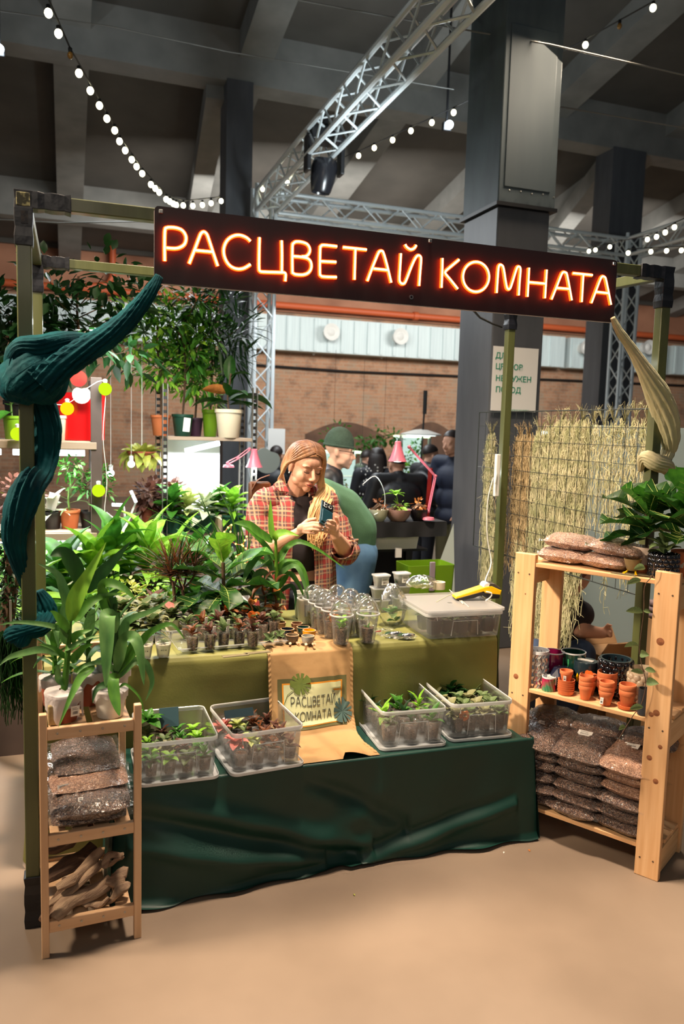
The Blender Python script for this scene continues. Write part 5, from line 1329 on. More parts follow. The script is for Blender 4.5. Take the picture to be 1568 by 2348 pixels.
# ---------------------------------------------------------------- clear storage boxes on the bench
M['box_plastic'] = clear('box_plastic', tint=(246, 250, 252), body=.15, gloss=.06, rough=.18, bodyc=(244, 248, 250))
M['box_rim'] = clear('box_rim', body=.85, gloss=.08, rough=.2, bodyc=(240, 244, 246))
M['lid_milky'] = clear('lid_milky', body=.5, gloss=.08, rough=.2, bodyc=(226, 226, 224))
M['cup_clear'] = clear('cup_clear', body=.08, gloss=.06, rough=.08)
M['dome_clear'] = clear('dome_clear', body=.05, gloss=.12, rough=.03)
BXW, BXD, BXH = .262, .31, .148
def clear_box(label, loc, rz, w_=BXW, d_=BXD, h=BXH, lid_on=False, under_lid=True, group=None):
    t = thing('storage_box', label, 'storage box', loc, rz, group)
    z0_ = .012 if under_lid else .001
    mb = MB(); n = 5
    def ring(x, y, r, z): 
        return [(a-x, b-y, z) for a, b in rrect(2*x, 2*y, r, n)]
    def loft(rings, close0=True, close1=False):
        m_ = len(rings[0]); vs = [p for rg in rings for p in rg]
        fs = [(k*m_+i, k*m_+(i+1) % m_, (k+1)*m_+(i+1) % m_, (k+1)*m_+i) for k in range(len(rings)-1) for i in range(m_)]
        if close0: fs.append(tuple(range(m_-1, -1, -1)))
        if close1: fs.append(tuple((len(rings)-1)*m_+i for i in range(m_)))
        return vs, fs
    x, y = w_/2, d_/2
    mb.add(*loft([ring(x*.9, y*.91, .02, z0_), ring(x*.915, y*.925, .022, z0_+.006), ring(x*.955, y*.96, .022, h*.8), ring(x*.97, y*.97, .022, h-.006)]))
    mb.build('box_body', 'box_plastic', t, smooth=True, angle=50)
    mb = MB(); mb.add(*loft([ring(x*.965, y*.97, .022, h-.013), ring(x*.995, y*.995, .024, h-.013), ring(x, y, .026, h-.008), ring(x, y, .026, h-.001), ring(x*.985, y*.985, .024, h+.002), ring(x*.965, y*.97, .022, h)], False))
    mb.build('rim', 'box_rim', t, smooth=True, angle=50)
    mb = MB()     # recessed grip frame on the short front side
    gx, g0, g1, yf = .055, z0_+.01, h*.68, -y*.945
    def yy(z): return -y*(.915+.055*z/h)-.0015
    for a, b in (((-gx*1.1, g0), (-gx, g1)), ((-gx, g1), (gx, g1)), ((gx, g1), (gx*1.1, g0))):
        mb.tube([(a[0], yy(a[1]), a[1]), (b[0], yy(b[1]), b[1])], .0016, 5)
    mb.build('grip_frame', 'box_rim', t, smooth=True)
    for sx in (-1, 1): MB().bar((sx*x*.72, yy(h*.7)-.001, h*.74), (sx*x*.74, yy(h)-.001, h-.012), .003, .003).build('stacking_rib', 'box_rim', t)
    if under_lid or lid_on:
        lz = 0 if under_lid else h+.002; mb = MB()
        mb.add(*loft([ring(x*1.0, y*1.0, .026, lz), ring(x*1.035, y*1.03, .028, lz+.002), ring(x*1.035, y*1.03, .028, lz+.012), ring(x*1.02, y*1.015, .026, lz+.012), ring(x*1.01, y*1.005, .026, lz+.004), ring(.01, .01, .005, lz+.004)]))
        mb.build('lid', 'lid_milky' if lid_on else 'box_rim', t, smooth=True, angle=40)
    return t
BOXES = []
for k, (x, yf, rz, lab) in enumerate(((.456, -.006, .0, 'open clear storage box of leafy seedlings next to the ladder stand'), (.748, .0, .1, 'open clear storage box of pink and brown seedlings beside the tan runner'),
     (1.344, .045, -.06, 'open clear storage box of mixed pots just past the tan runner'), (1.637, .052, -.06, 'open clear storage box packed with grey-green leaves beside the pine shelf'))):
    c = V(x, yf+BXD/2*1.03, BZ+.004); BOXES.append((c, rz)); clear_box(lab, c, rz, group='clear storage boxes on the satin bench')
# nursery cups
CUPS = {}
def cup_mesh(r, h, rb=.74):
    k = (r, h, rb)
    if k not in CUPS:
        mb = MB().lathe([(.001, .002), (r*rb*.95, .001), (r*rb, .004), (r*.97, h-.003), (r*1.04, h-.002), (r*1.05, h), (r*.97, h+.0005), (r*.94, h-.006)], 20)
        so = MB().lathe([(r*rb*.9, .004), (r*.9, h*.86), (r*.5, h*.9), (.001, h*.88)], 18, rfun=None)
        CUPS[k] = (mb.mesh('cup', 'cup_clear'), so.mesh('soil', 'soil'))
    return CUPS[k]
def cup(label, loc, r, h, plant=None, group=None, rz=0, name='nursery_cup', cupmt=None):
    t = thing(name, label, 'plant pot', loc, rz, group); a, b = cup_mesh(r, h)
    for me, nm in ((a, 'cup'), (b, 'soil')):
        o = bpy.data.objects.new(nm, me); COL.objects.link(o); o.parent = t
    if plant: plant(t, h*.87)
    return t
def pl(mtn, n, L, kind='ovate', wr=.55, el=(1.2, .2), dr=(.4, .9), H=.01, fold=.2):
    ms = [leafmesh(kind, mtn, d, wr, fold, 5) for d in dr]
    def f(t, z):
        for i in range(n):
            q = i/max(1, n-1); leaf(t, ms[i % len(ms)], (0, 0, z+H*(1-q)), i*GA+rr(-.3, .3), el[0]*(1-q)+el[1]*q+rr(-.1, .1), L*rr(.75, 1.15))
    return f
def inbox(i, x, y):
    c, rz = BOXES[i]; cs, sn = math.cos(rz), math.sin(rz); return V(c.x+x*cs-y*sn, c.y+x*sn+y*cs, c.z+.0195)
R4 = ('front', 'second', 'third', 'back')
def fillbox(i, where, spec, cols=4, rows=4, r=.024, h=.05):
    k = 0
    for row in range(rows):
        for col in range(cols):
            x = -.088+.176*col/(cols-1)+rr(-.004, .004); y = -.112+.224*row/(rows-1)+rr(-.004, .004)
            nm, mtn, n, L, kd, wr, el = spec[(row*cols+col) % len(spec)]
            ordn = ('first', 'second', 'third', 'fourth')[col]
            cup(f'cup of {nm}, {R4[row]} row, {ordn} from ladder, {where}', inbox(i, x, y), r, h, pl(mtn, n, L*.82, kd, wr, el, H=.018), f'seedling cups in the {where}'); k += 1
up_, fl_ = (1.3, .3), (.8, .0)
fillbox(0, 'box by the ladder stand', [('small green leaves', 'leaf_green', 9, .045, 'ovate', .6, fl_), ('lime rosette', 'leaf_lime', 10, .04, 'ovate', .6, fl_), ('grey-green leaves', 'leaf_mottle', 9, .045, 'ovate', .7, fl_), ('bushy green sprigs', 'leaf_green', 12, .05, 'lance', .35, up_),
  ('lime and green leaves', 'leaf_lime', 10, .05, 'ovate', .6, fl_), ('silvery round leaves', 'leaf_beige', 12, .045, 'ovate', .8, up_), ('brown-tinged leaves', 'leaf_red', 9, .05, 'ovate', .6, fl_)])
fillbox(1, 'box beside the tan runner', [('bare bark soil', 'leaf_brown', 2, .02, 'ovate', .5, up_), ('pale sprouting leaves', 'leaf_grey', 4, .045, 'ovate', .5, up_), ('thin brown leaves', 'leaf_brown', 6, .045, 'lance', .4, up_), ('dark jewel leaves', 'leaf_red', 6, .05, 'ovate', .5, up_),
  ('pink leaves', 'leaf_pink', 12, .055, 'ovate', .7, fl_), ('cream-green leaves', 'leaf_cream', 12, .05, 'ovate', .6, fl_), ('brown jewel leaves', 'leaf_brown', 8, .055, 'ovate', .5, up_), ('dark brown leaves', 'leaf_red', 8, .055, 'ovate', .55, up_)], r=.026)
fillbox(2, 'box just past the tan runner', [('speckled trailing leaves', 'leaf_mottle', 10, .04, 'ovate', .6, fl_), ('small dark leaves', 'leaf_dark', 5, .035, 'ovate', .6, up_), ('bright broad leaves', 'leaf_green', 7, .075, 'ovate', .45, up_), ('lime long leaves', 'leaf_lime', 8, .08, 'lance', .35, up_),
  ('dark glossy leaves', 'leaf_dark', 6, .07, 'lance', .4, up_)], cols=3, rows=4, r=.033, h=.072)
fillbox(3, 'box beside the pine shelf', [('grey-green round leaves', 'leaf_beige', 15, .052, 'ovate', .85, (1.0, .1)), ('grey-green veined leaves', 'leaf_mottle', 15, .052, 'ovate', .85, (1.0, .1))], r=.027, h=.07)
P_ = inbox(3, -.07, -.132)+V(0, 0, .075)
t = tag(MB().lathe([(.001, -.001), (.022, -.001), (.022, .001), (.001, .001)], 20, rfun=lambda a, i, z: 1-.32*math.exp(-((a-pi/2)/.45)**2)+.1*math.exp(-((a+pi/2)**2)/.2)).build('heart_tag', mat('heart_orange', (238, 120, 40), .5), loc=P_, rot=(pi/2, 0, 0), smooth=True), 'orange heart-shaped plant tag inside the box beside the pine shelf', 'tag')
text_mesh('price_digits', '150', .013, 'ink', t, (-.011, -.004, .0014), (0, 0, .2))
for (i, x, y, z, lab) in ((0, -.0, .12, .1, 'small dark price card standing at the back of the seedling box by the ladder stand'),):
    tag(MB().box((-.035, -.001, 0), (.035, .001, .07)).build('price_card', mat('slate', (50, 76, 84), .4), loc=inbox(i, x, y)+V(0, 0, .07), rot=(-.3, 0, 0), bevel=.003), lab, 'card')
for (x, y, lab) in ((-.02, .145, 'cream tape patch stuck inside the seedling box by the ladder stand'),):
    tag(MB().box((-.02, -.0006, -.009), (.02, .0006, .009)).build('tape_patch', 'paper', loc=inbox(0, x, y)+V(0, 0, .1), rot=(0, .1, 0)), lab, 'sticker')
rosette(tag(thing('rosette_plant', 'glossy bright green rosette at the back corner of the seedling box by the ladder stand', 'plant', inbox(0, -.08, .1)+V(0, 0, .11))), [leafmesh('ovate', 'leaf_green', .6, .5, .2, 7)], (0, 0, 0), 11, .075, 1.2, .1)
g_ = thing('leaf_clump', 'dark ruffled leaves rising at the back of the box beside the pine shelf', 'plant', inbox(3, -.02, .12)+V(0, 0, .08))
rosette(g_, [leafmesh('ovate', 'leaf_dark', .6, .5, .2, 7, .3)], (0, 0, 0), 16, .11, 1.3, .2)
g_ = thing('bag_of_cuttings', 'zip bags laid over the back cups of the box beside the tan runner', 'bag', inbox(1, -.03, .1)+V(0, 0, .085))
mb = MB(); mb.grid(lambda a, b: V(-.09+.16*a, -.045+.09*b, .012*nz(a*4, b*4, 2)+.01), 20, 12); mb.build('film', 'film', g_, smooth=True, angle=None)
MB().box((-.06, -.03, .0), (.05, -.026, .03)).build('foil_card', mat('dark_card', (36, 50, 56), .2), g_, rot=(-.5, 0, .1))
# ---------------------------------------------------------------- things on the display table
Z = TZ+.0045
def TB(u, v, z=Z): return AZ(u, v, z)
# tray of jewel orchids
tp = TB(535, 1487); tr0, tr1 = TB(412, 1497), TB(652, 1473)
TRX0, TRX1, TRY0, TRY1 = .50, .925, .375, .62
t = thing('clear_tray', 'shallow clear plastic tray holding the jewel orchid cups on the table edge', 'tray', ((TRX0+TRX1)/2, (TRY0+TRY1)/2, Z))
mb = MB(); w2, d2 = (TRX1-TRX0)/2, (TRY1-TRY0)/2
mb.grid(lambda a, b: V(-w2+2*w2*a, -d2+2*d2*b, .003), 2, 2)
for a, b in (((-w2, -d2), (w2, -d2)), ((w2, -d2), (w2, d2)), ((w2, d2), (-w2, d2)), ((-w2, d2), (-w2, -d2))):
    a3, b3 = V(a[0], a[1], .003), V(b[0], b[1], .003); o3 = V(a[0]+b[0], a[1]+b[1], 0).normalized()*.012+V(0, 0, .014)
    mb.add([a3, b3, b3+o3, a3+o3], [(0, 1, 2, 3)])
mb.build('tray_body', 'box_plastic', t)
mb = MB(); mb.tube([(-w2-.012, -d2-.012, .017), (w2+.012, -d2-.012, .017), (w2+.012, d2+.012, .017), (-w2-.012, d2+.012, .017)], .0022, 5, closed=True); mb.build('tray_rim', 'box_rim', t)
t.rotation_euler.z = .06
def stick(par, loc, h=.07, mt_='label_white', rz=0, tilt=.1):
    return MB().box((-.006, -.0008, 0), (.006, .0008, h)).build('plant_label', mt_, par, loc=loc, rot=(tilt, .05, rz), bevel=.0007)
JL = [('ovate', 'leaf_brown', 1.0), ('ovate', 'leaf_red', .9), ('ovate', 'leaf_mottle', .8), ('lance', 'leaf_orange', .8)]
ZT_ = Z+.004
row1 = [(441, 1492, .026), (481, 1489, .026), (512, 1484, .026), (548, 1480, .027), (579, 1483, .026)]
row2 = [(430, 1466, .024), (463, 1466, .024), (500, 1464, .024), (537, 1462, .024), (575, 1462, .025), (600, 1465, .027), (628, 1456, .024)]
row3 = [(445, 1446, .023), (482, 1446, .023), (520, 1445, .023), (560, 1444, .023), (595, 1446, .024), (632, 1440, .024)]
O_ = ['first', 'second', 'third', 'fourth', 'fifth', 'sixth', 'seventh']
for ri, (row, nm) in enumerate(((row1, 'front'), (row2, 'middle'), (row3, 'back'))):
    for k, (u, v, r) in enumerate(row):
        p = TB(u, v, ZT_); kd = JL[(k+ri*2) % 3]
        h_ = .066 if k % 3 else .062
        def plant(t, z, kd=kd, k=k, ri=ri):
            if (k+ri) % 3 == 1: MB().tube([(0, 0, z), (.004, 0, z+.03)], .003, 5).build('stem', 'leaf_brown', t, smooth=True)
            ms = [leafmesh(kd[0], kd[1], d, .5, .3, 6) for d in (.5, 1.1)]
            nn = 7+k % 3
            for i in range(nn): leaf(t, ms[i % 2], (0, 0, z+.02*(1-i/nn)), i*GA+k, 1.2-.8*i/nn, .048*rr(.7, 1.1))
            leaf(t, leafmesh('ovate', 'leaf_mottle', .6, .5, .3, 6), (0, 0, z+.02), k*1.3, .8, .045)
        t = cup(f'clear cup with a dark-leafed jewel orchid, {O_[k]} in the {nm} row of the tray', p, r, h_, plant, 'jewel orchid cups on the tray', name='orchid_cup')
        if (ri, k) in ((0, 2), (1, 1), (2, 1), (0, 1), (1, 2)): stick(t, (.01, -.012, h_*.5), .08 if (ri, k) == (0, 2) else .06, rz=.2)
        if (ri, k) in ((1, 4), (2, 2), (2, 3)):
            MB().lathe([(.001, -.001), (.016, -.001), (.016, .001), (.001, .001)], 16).build('orange_label', 'heart_orange' if 'heart_orange' in M else M.setdefault('heart_orange', mat('heart_orange', (238, 110, 36), .5)), t, loc=(.0, -.01, h_+.03), rot=(pi/2, 0, 0))
# tall orchid stems with curling brown leaves
for (u, v, H, lab) in ((572, 1448, .09, 'jewel orchid with big striped maroon leaves rising over the tray'), (626, 1432, .12, 'tallest jewel orchid curling over the far tray end'), (520, 1440, .06, 'upright pink-brown jewel orchid leaf behind the white labels'), (602, 1436, .14, 'slender jewel orchid with pale striped leaves behind the tray')):
    t = cup(lab, TB(u, v, Z if v < 1440 else ZT_), .027, .07, None, name='orchid_cup')
    MB().tube(smooth_pts([V(0, 0, .06), V(.012, 0, .06+H*.4), V(-.005, 0, .06+H*.75), V(.01, 0, .06+H)], 3), .0045, 6).build('stem', 'leaf_brown', t, smooth=True)
    ms = [leafmesh('ovate', m_, d, .45, .3, 7) for m_, d in (('leaf_brown', .9), ('leaf_mottle', .5), ('leaf_orange', 1.2))]
    for i in range(7): q = i/6; leaf(t, ms[i % 3], (.01*(1-q), 0, .06+H*(1-q)), i*GA, 1.1-1.0*q, .07*rr(.8, 1.1))
# tipped little cups at the tray end
for (u, v, lab, tilt) in ((618, 1480, 'tiny tipped cup with a seedling at the tray corner', 1.0), (641, 1474, 'second tiny tipped cup leaning at the end of the tray', .9)):
    t = cup(lab, TB(u, v)+V(0, 0, .022), .018, .032, pl('leaf_mottle', 6, .03, el=(1.0, .3)), name='tipped_cup'); t.rotation_euler = (tilt, -.3, 0)
# slate sample cards lying on the cloth
M['slate_card'] = mat('slate_card', (122, 112, 84), .5, c2=(90, 84, 62), ns=20)
for (u, v, lab) in ((540, 1504, 'brown sample card lying flat at the table edge below the tray'), (590, 1497, 'second sample card lying flat beside the tan runner')):
    p = TB(u, v, Z)
    for j in range(1): tag(MB().box((-.05, -.012, 0), (.05, .012, .003)).build('sample_card', 'slate_card', loc=p, rot=(0, 0, .08), bevel=.001), lab, 'card')
# white cups with succulents
M['cup_frost'] = clear('cup_frost', body=.5, gloss=.06, rough=.2, bodyc=(226, 228, 224))
for (u, v, lab) in ((375, 1507, 'frosted double cup with a tiny succulent at the table edge'), (333, 1510, 'frosted cup half hidden by the drooping strap leaf')):
    t = thing('succulent_cup', lab, 'plant pot', TB(u, v)+V(0, .012, 0))
    MB().lathe([(.001, .001), (.021, .001), (.029, .05), (.03, .052), (.027, .05)], 20).build('inner_cup', 'cup_frost', t, smooth=True)
    MB().lathe([(.022, .002), (.033, .085), (.035, .086), (.035, .088), (.031, .086)], 20).build('outer_cup', 'cup_clear', t, smooth=True)
    MB().lathe([(.001, .049), (.027, .047)], 16).build('soil', 'pot_cream', t, smooth=True)
    rosette(t, [leafmesh('lance', 'leaf_grey', .3, .4, .4, 4)], (0, 0, .05), 14, .03, 1.3, .3)
    text_mesh('cup_print', 'м.о.н', .009, 'ink', t, (-.012, -.0265, .028), (pi/2-.15, 0, 0))
# begonias with beige-green leaves
def multi(t, spots, ms, n, L, el=(1.1, .0)):
    for (x, y, z) in spots:
        for i in range(n):
            q = i/max(1, n-1); leaf(t, ms[i % len(ms)], (x, y, z+.03*(1-q)), i*GA+x*90, el[0]*(1-q)+el[1]*q+rr(-.15, .15), L*rr(.7, 1.15))
bm = [leafmesh('heart', m_, d, .75, .15, 6, .15) for m_, d in (('leaf_beige', .7), ('leaf_beige', 1.2), ('leaf_mottle', .9), ('leaf_grey', .6))]
for k, (u, v, lab) in enumerate(((352, 1470, 'beige-leafed begonia spilling over at the table edge behind the frosted cups'), (395, 1448, 'beige-leafed begonia with a red leaf beside the orchid tray'), (330, 1440, 'beige-leafed begonia behind the drooping strap plant'), (300, 1470, 'grey-green begonia at the table end behind the ladder stand'), (285, 1430, 'pale round-leafed plant at the far table end'), (365, 1425, 'low mottled begonia before the concrete pots'))):
    t = thing('begonia', lab, 'plant', TB(u, v)+V(0, .02, 0), group='begonias at the ladder end of the table')
    pot(t, .035, .05, 'pot_white' if k % 2 else 'pot_black', .8); multi(t, [(0, 0, .045)], bm, 22, .075)
    if k == 1: leaf(t, leafmesh('heart', 'leaf_pink', .7, .75, .15, 6), (0, 0, .09), 2, .6, .07)
for k, (u, v, mt_, lab) in enumerate(((250, 1400, 'leaf_lime', 'lime-speckled low plant at the far table corner'), (300, 1392, 'leaf_yellow', 'yellow-green variegated plant behind the begonias'), (350, 1385, 'leaf_lime', 'bright small-leafed plant beside the concrete pot'), (395, 1420, 'leaf_green', 'fine-leafed green sprigs at the foot of the red dracaena'), (225, 1440, 'leaf_green', 'green bushy plant behind the white-potted strap plant'))):
    t = thing('potted_plant', lab, 'plant', TB(u, v), group='low plants at the ladder end of the table'); pot(t, .04, .05, 'pot_black', .8)
    foliage(t, mt_, [((0, 0, .08), .065, 1)], 90, .035 if k != 3 else .025)
t = thing('potted_plant', 'dark maroon pointed leaves of a cordyline behind the begonias', 'plant', TB(352, 1405)); pot(t, .03, .045, 'pot_black', .8)
rosette(t, [leafmesh('lance', 'leaf_red', .3, .4, .3, 6)], (0, 0, .06), 7, .11, .9, .1)
# concrete pots with dracaena and fiddle-leaf fig
M['concrete_pot'] = mat('concrete_pot', (152, 150, 144), .8, c2=(126, 124, 120), ns=14, bump=.3, bs=60)
def conc(t, r, h):
    MB().lathe([(.001, 0), (r*.93, 0), (r, .01), (r, h-.006), (r*.96, h), (r*.84, h-.002), (r*.82, h-.02), (.001, h-.022)], 32, rfun=lambda a, i, z: 1+.015*math.sin(a*5)).build('pot', 'concrete_pot', t, smooth=True, angle=50)
pC = V(.63, .82, Z)
t = thing('red_dracaena', 'red-edged dracaena with two bare trunks in a grey concrete pot', 'plant', pC); conc(t, .085, .075)
lm = [leafmesh('needle', m_, d, .045, .4, 6) for m_, d in (('leaf_red', .35), ('leaf_brown', .15), ('leaf_dark', .5))]
for (ub, vb, ut, vt, br) in ((398, 1385, 398, 1345, 1), (422, 1400, 418, 1352, 3)):
    a = AY(ub, vb, .8)-pC; b = AY(ut, vt, .8)-pC; a.z = .06
    MB().tube([a, a.lerp(b, .5)+V(.004, 0, 0), b], [.009, .007, .007], 8).build('trunk', 'stem_brown', t, smooth=True)
    tips = []
    for j in range(br+1):
        c = b+V((j-br/2)*.035, rr(-.02, .02), .05+.012*(j % 2)); tips.append(c)
        MB().tube([b, b.lerp(c, .6)+V(0, 0, -.006), c], .0045, 6).build('branch', 'stem_brown', t, smooth=True)
    for c in tips:
        for i in range(32 if br > 1 else 38):
            q = i/36; leaf(t, lm[i % 3], c+V(0, 0, .02*(1-q)), i*GA, 1.35-1.45*q+rr(-.1, .1), .17*rr(.75, 1.15))
pF = V(.735, .74, Z)
t = thing('fiddle_leaf_fig', 'glossy fiddle-leaf fig in a grey concrete pot at the middle of the table', 'plant', pF); conc(t, .085, .07)
MB().tube([(0, 0, .05), (.005, 0, .12), (0, 0, .27)], .008, 8).build('trunk', 'stem_brown', t, smooth=True)
lf = {k: leafmesh('fiddle', m_, d, .62, f_, 10, .25, vein=True) for k, (m_, d, f_) in {'a': ('leaf_fiddle', .5, .2), 'b': ('leaf_fiddle', 1.0, .25), 'c': ('leaf_lime', .3, .25), 'd': ('leaf_green', .7, .2)}.items()}
for (az, el, z, L, k) in ((-1.5, 1.2, .26, .13, 'c'), (-2.0, .95, .25, .14, 'c'), (-.3, .7, .2, .21, 'd'), (.3, .4, .17, .22, 'a'), (3.2, .45, .18, .2, 'a'), (2.6, .7, .22, .18, 'd'), (-1.5, .05, .15, .17, 'b'), (-2.2, -.1, .12, .18, 'b'), (-.7, .3, .14, .24, 'a'), (-.1, .15, .1, .25, 'a'), (-1.2, -.3, .09, .17, 'b'), (3.5, .1, .12, .19, 'b'), (-2.9, .1, .08, .19, 'a'), (1.5, .6, .2, .18, 'a'), (1.0, .3, .14, .2, 'a'), (2.1, .2, .12, .2, 'a'), (-.4, -.15, .07, .2, 'b'), (-1.7, -.45, .07, .16, 'b')):
    leaf(t, lf[k], (0, 0, z+.02), az, el, L*1.12, 1, rr(-.25, .25))
# grassy cymbidium
pG = V(.98, .88, Z)
t = thing('grassy_orchid', 'tall grassy orchid with long thin arching leaves hung with tiny yellow lights', 'plant', pG); pot(t, .055, .1, 'pot_black', .8)
A2 = lambda L, y: [AY(300+x/3.733, 1150+yy/3.733, y) for x, yy in L]
base = pG+V(0, 0, .09)
for i, (tip, mid, w_) in enumerate((((110, 120), (520, 230), .008), ((180, 80), (560, 240), .008), ((370, 100), (640, 250), .009), ((90, 30), (600, 290), .007), ((640, 0), (720, 260), .009), ((560, -120), (700, 180), .009), ((700, -180), (860, 120), .01), ((820, -60), (900, 240), .01), ((850, 60), (900, 330), .011), ((905, 90), (960, 300), .014), ((880, 20), (930, 220), .012), ((990, 40), (1010, 330), .008), ((640, 90), (800, 310), .009), ((480, 130), (700, 280), .008), ((810, 150), (860, 400), .012), ((1040, 250), (1000, 480), .014), ((740, 330), (860, 480), .012), ((930, 330), (950, 560), .014), ((1060, 420), (1010, 620), .012))):
    pts = A2([(960, 760), ((960+mid[0])/2+20, (760+mid[1])/2), mid, tip], pG.y); pts[0] = base+V(rr(-.02, .02), rr(-.02, .02), 0)
    pathleaf(t, pts, w_, 'strap_dark' if i % 3 else 'strap_a', 'blade', fold=.6)
wire = smooth_pts(A2([(800, 260), (860, 200), (850, 330), (950, 370), (990, 300), (960, 380), (1000, 420), (900, 470), (1010, 500), (930, 560)], pG.y-.06), 4)
o = thing('fairy_lights', 'copper wire of tiny yellow lights wound through the grassy orchid', 'string lights', wire[0])
MB().tube([p-wire[0] for p in wire], .0012, 4).build('wire', 'pipe', o, smooth=True)
g_ = MB().ball((0, 0, 0), .0042, 8, 6).mesh('light', emis('fairy', (255, 224, 90), 6))
for i in range(0, len(wire), 2):
    q = bpy.data.objects.new('light', g_); COL.objects.link(q); q.parent = o; q.location = wire[i]-wire[0]
# yucca-like strap plant before the woman
pY = V(1.115, .80, Z)
t = thing('strap_leaf_plant', 'bright green strap-leafed plant in a white pot standing before the woman', 'plant', pY)
pot(t, .048, .115, 'pot_white', .78)
MB().tube([AY(636, 1375, .79)-pY, AY(634, 1310, .79)-pY, AY(632, 1235, .79)-pY], [.012, .009, .006], 8).build('stem', 'strap_bright', t, smooth=True)
y_ = .79
for pts, y, wd, mt_, kd in (
    ([(1240, 330), (1205, 250), (1195, 100), (1195, -20)], (y_, y_), .03, 'strap_bright', 'blade'),
    ([(1210, 340), (1100, 270), (1000, 200), (880, 185)], (y_, y_-.1), .04, 'strap_a', 'strap'),
    ([(1225, 500), (1150, 380), (1050, 280), (930, 190)], (y_, y_-.03), .03, 'strap_a', 'blade'),
    ([(1235, 340), (1250, 285), (1330, 265), (1440, 295)], (y_, y_-.05), .036, 'strap_bright', 'lance'),
    ([(1250, 520), (1330, 400), (1440, 345), (1600, 410), (1840, 580)], (y_, y_-.06), .03, 'strap_a', 'blade'),
    ([(1225, 620), (1150, 460), (1080, 470), (1000, 590), (960, 700)], (y_, y_-.1), .034, 'strap_b', 'strap'),
    ([(1250, 600), (1290, 530), (1350, 500), (1425, 505)], (y_, y_-.05), .022, 'strap_a', 'blade'),
    ([(1260, 700), (1330, 560), (1410, 530), (1480, 620), (1530, 780)], (y_-.01, y_-.08), .034, 'strap_a', 'strap'),
    ([(1265, 750), (1350, 620), (1430, 700), (1500, 860)], (y_, y_-.08), .03, 'strap_a', 'blade'),
    ([(1230, 740), (1130, 610), (1060, 680), (1035, 880)], (y_-.01, y_-.1), .036, 'strap_b', 'strap'),
    ([(1250, 790), (1205, 700), (1190, 780), (1200, 890)], (y_-.03, y_-.1), .03, 'strap_b', 'strap'),
    ([(1265, 780), (1370, 720), (1410, 800), (1400, 930)], (y_-.01, y_-.06), .022, 'strap_dark', 'blade'),
    ([(1260, 700), (1300, 600), (1420, 560), (1500, 760), (1545, 1000)], (y_, y_-.12), .026, 'strap_b', 'blade'),
    ([(1220, 780), (1150, 740), (1120, 800)], (y_, y_-.04), .016, 'strap_dark', 'blade'),
    ([(1210, 560), (1100, 500), (1030, 520)], (y_, y_-.02), .02, 'strap_a', 'blade'),
    ([(1265, 640), (1300, 480), (1370, 380)], (y_, y_+.04), .02, 'strap_a', 'blade')):
    pathleaf(t, [AY(300+x/3.733, 1150+yy/3.733, y[0]+(y[1]-y[0])*i/(len(pts)-1)) for i, (x, yy) in enumerate(pts)], wd, mt_, kd)
for k, (x, y, r, h, lab) in enumerate(((.935, .72, .04, .085, 'low white pot hidden behind the striped orchid leaves'), (1.20, .80, .032, .12, 'plain white cup standing beside the bright strap plant'), (1.09, .70, .036, .11, 'tall frosted cup with a silver sticker before the bright strap plant'))):
    t = thing('white_pot', lab, 'pot', (x, y, Z)); pot(t, r, h, 'pot_white', .8, rim=.06)
    if k == 2: MB().box((-.012, -.002, -.025), (.012, 0, .025)).build('silver_sticker', mat('silver', (150, 152, 150), .3), t, loc=(.0, -.034, .06), rot=(-.07, 0, 0))
# small glazed pots on little feet
M['clay_foot'] = mat('clay_foot', (190, 150, 116), .5)
def footpot(label, u, v, r, h, c, feet=True, inner=(30, 26, 24)):
    t = thing('glazed_pot', label, 'pot', TB(u, v)+V(0, r*.8, 0))
    mt_ = mat('glaze', c, .2, c2=tuple(int(x*.75) for x in c), ns=30, coat=.6)
    MB().lathe([(.001, .004), (r*.6, .002), (r*.86, h*.25), (r, h*.75), (r, h), (r*.9, h), (r*.86, h*.7), (.001, h*.55)], 28).build('bowl', mt_, t, smooth=True, angle=60)
    MB().lathe([(r*.88, h*.98), (r*1.01, h*.985), (r*1.015, h*1.0), (r*.9, h*1.01)], 28).build('rim', 'clay_foot', t, smooth=True)
    if feet:
        for s in (-1, 1):
            MB().tube([(s*r*.35, -r*.5, .012), (s*r*.6, -r*1.15, .005), (s*r*.7, -r*1.35, .012)], [.005, .004, .006], 7).build('foot', 'clay_foot', t, smooth=True)
    return t
footpot('small grey glazed pot with pottery legs at the front of the runner', 709, 1481, .026, .036, (160, 160, 152))
footpot('small brown glazed pot with pottery legs beside the grey one', 673, 1479, .026, .036, (122, 106, 84))
footpot('small yellow glazed pot behind the grey legged pot', 712, 1470, .027, .04, (232, 160, 20), False)
footpot('dark blue glazed pot behind the brown legged pot', 662, 1467, .028, .04, (24, 34, 44), False)
footpot('dark green glazed pot between the blue and yellow pots', 698, 1461, .027, .038, (18, 54, 50), False)
footpot('brown-rimmed pot at the back of the glazed pots', 683, 1448, .024, .032, (96, 60, 40), False)
footpot('tan-rimmed pot behind the dark blue glazed pot', 645, 1447, .024, .034, (120, 96, 60), False)
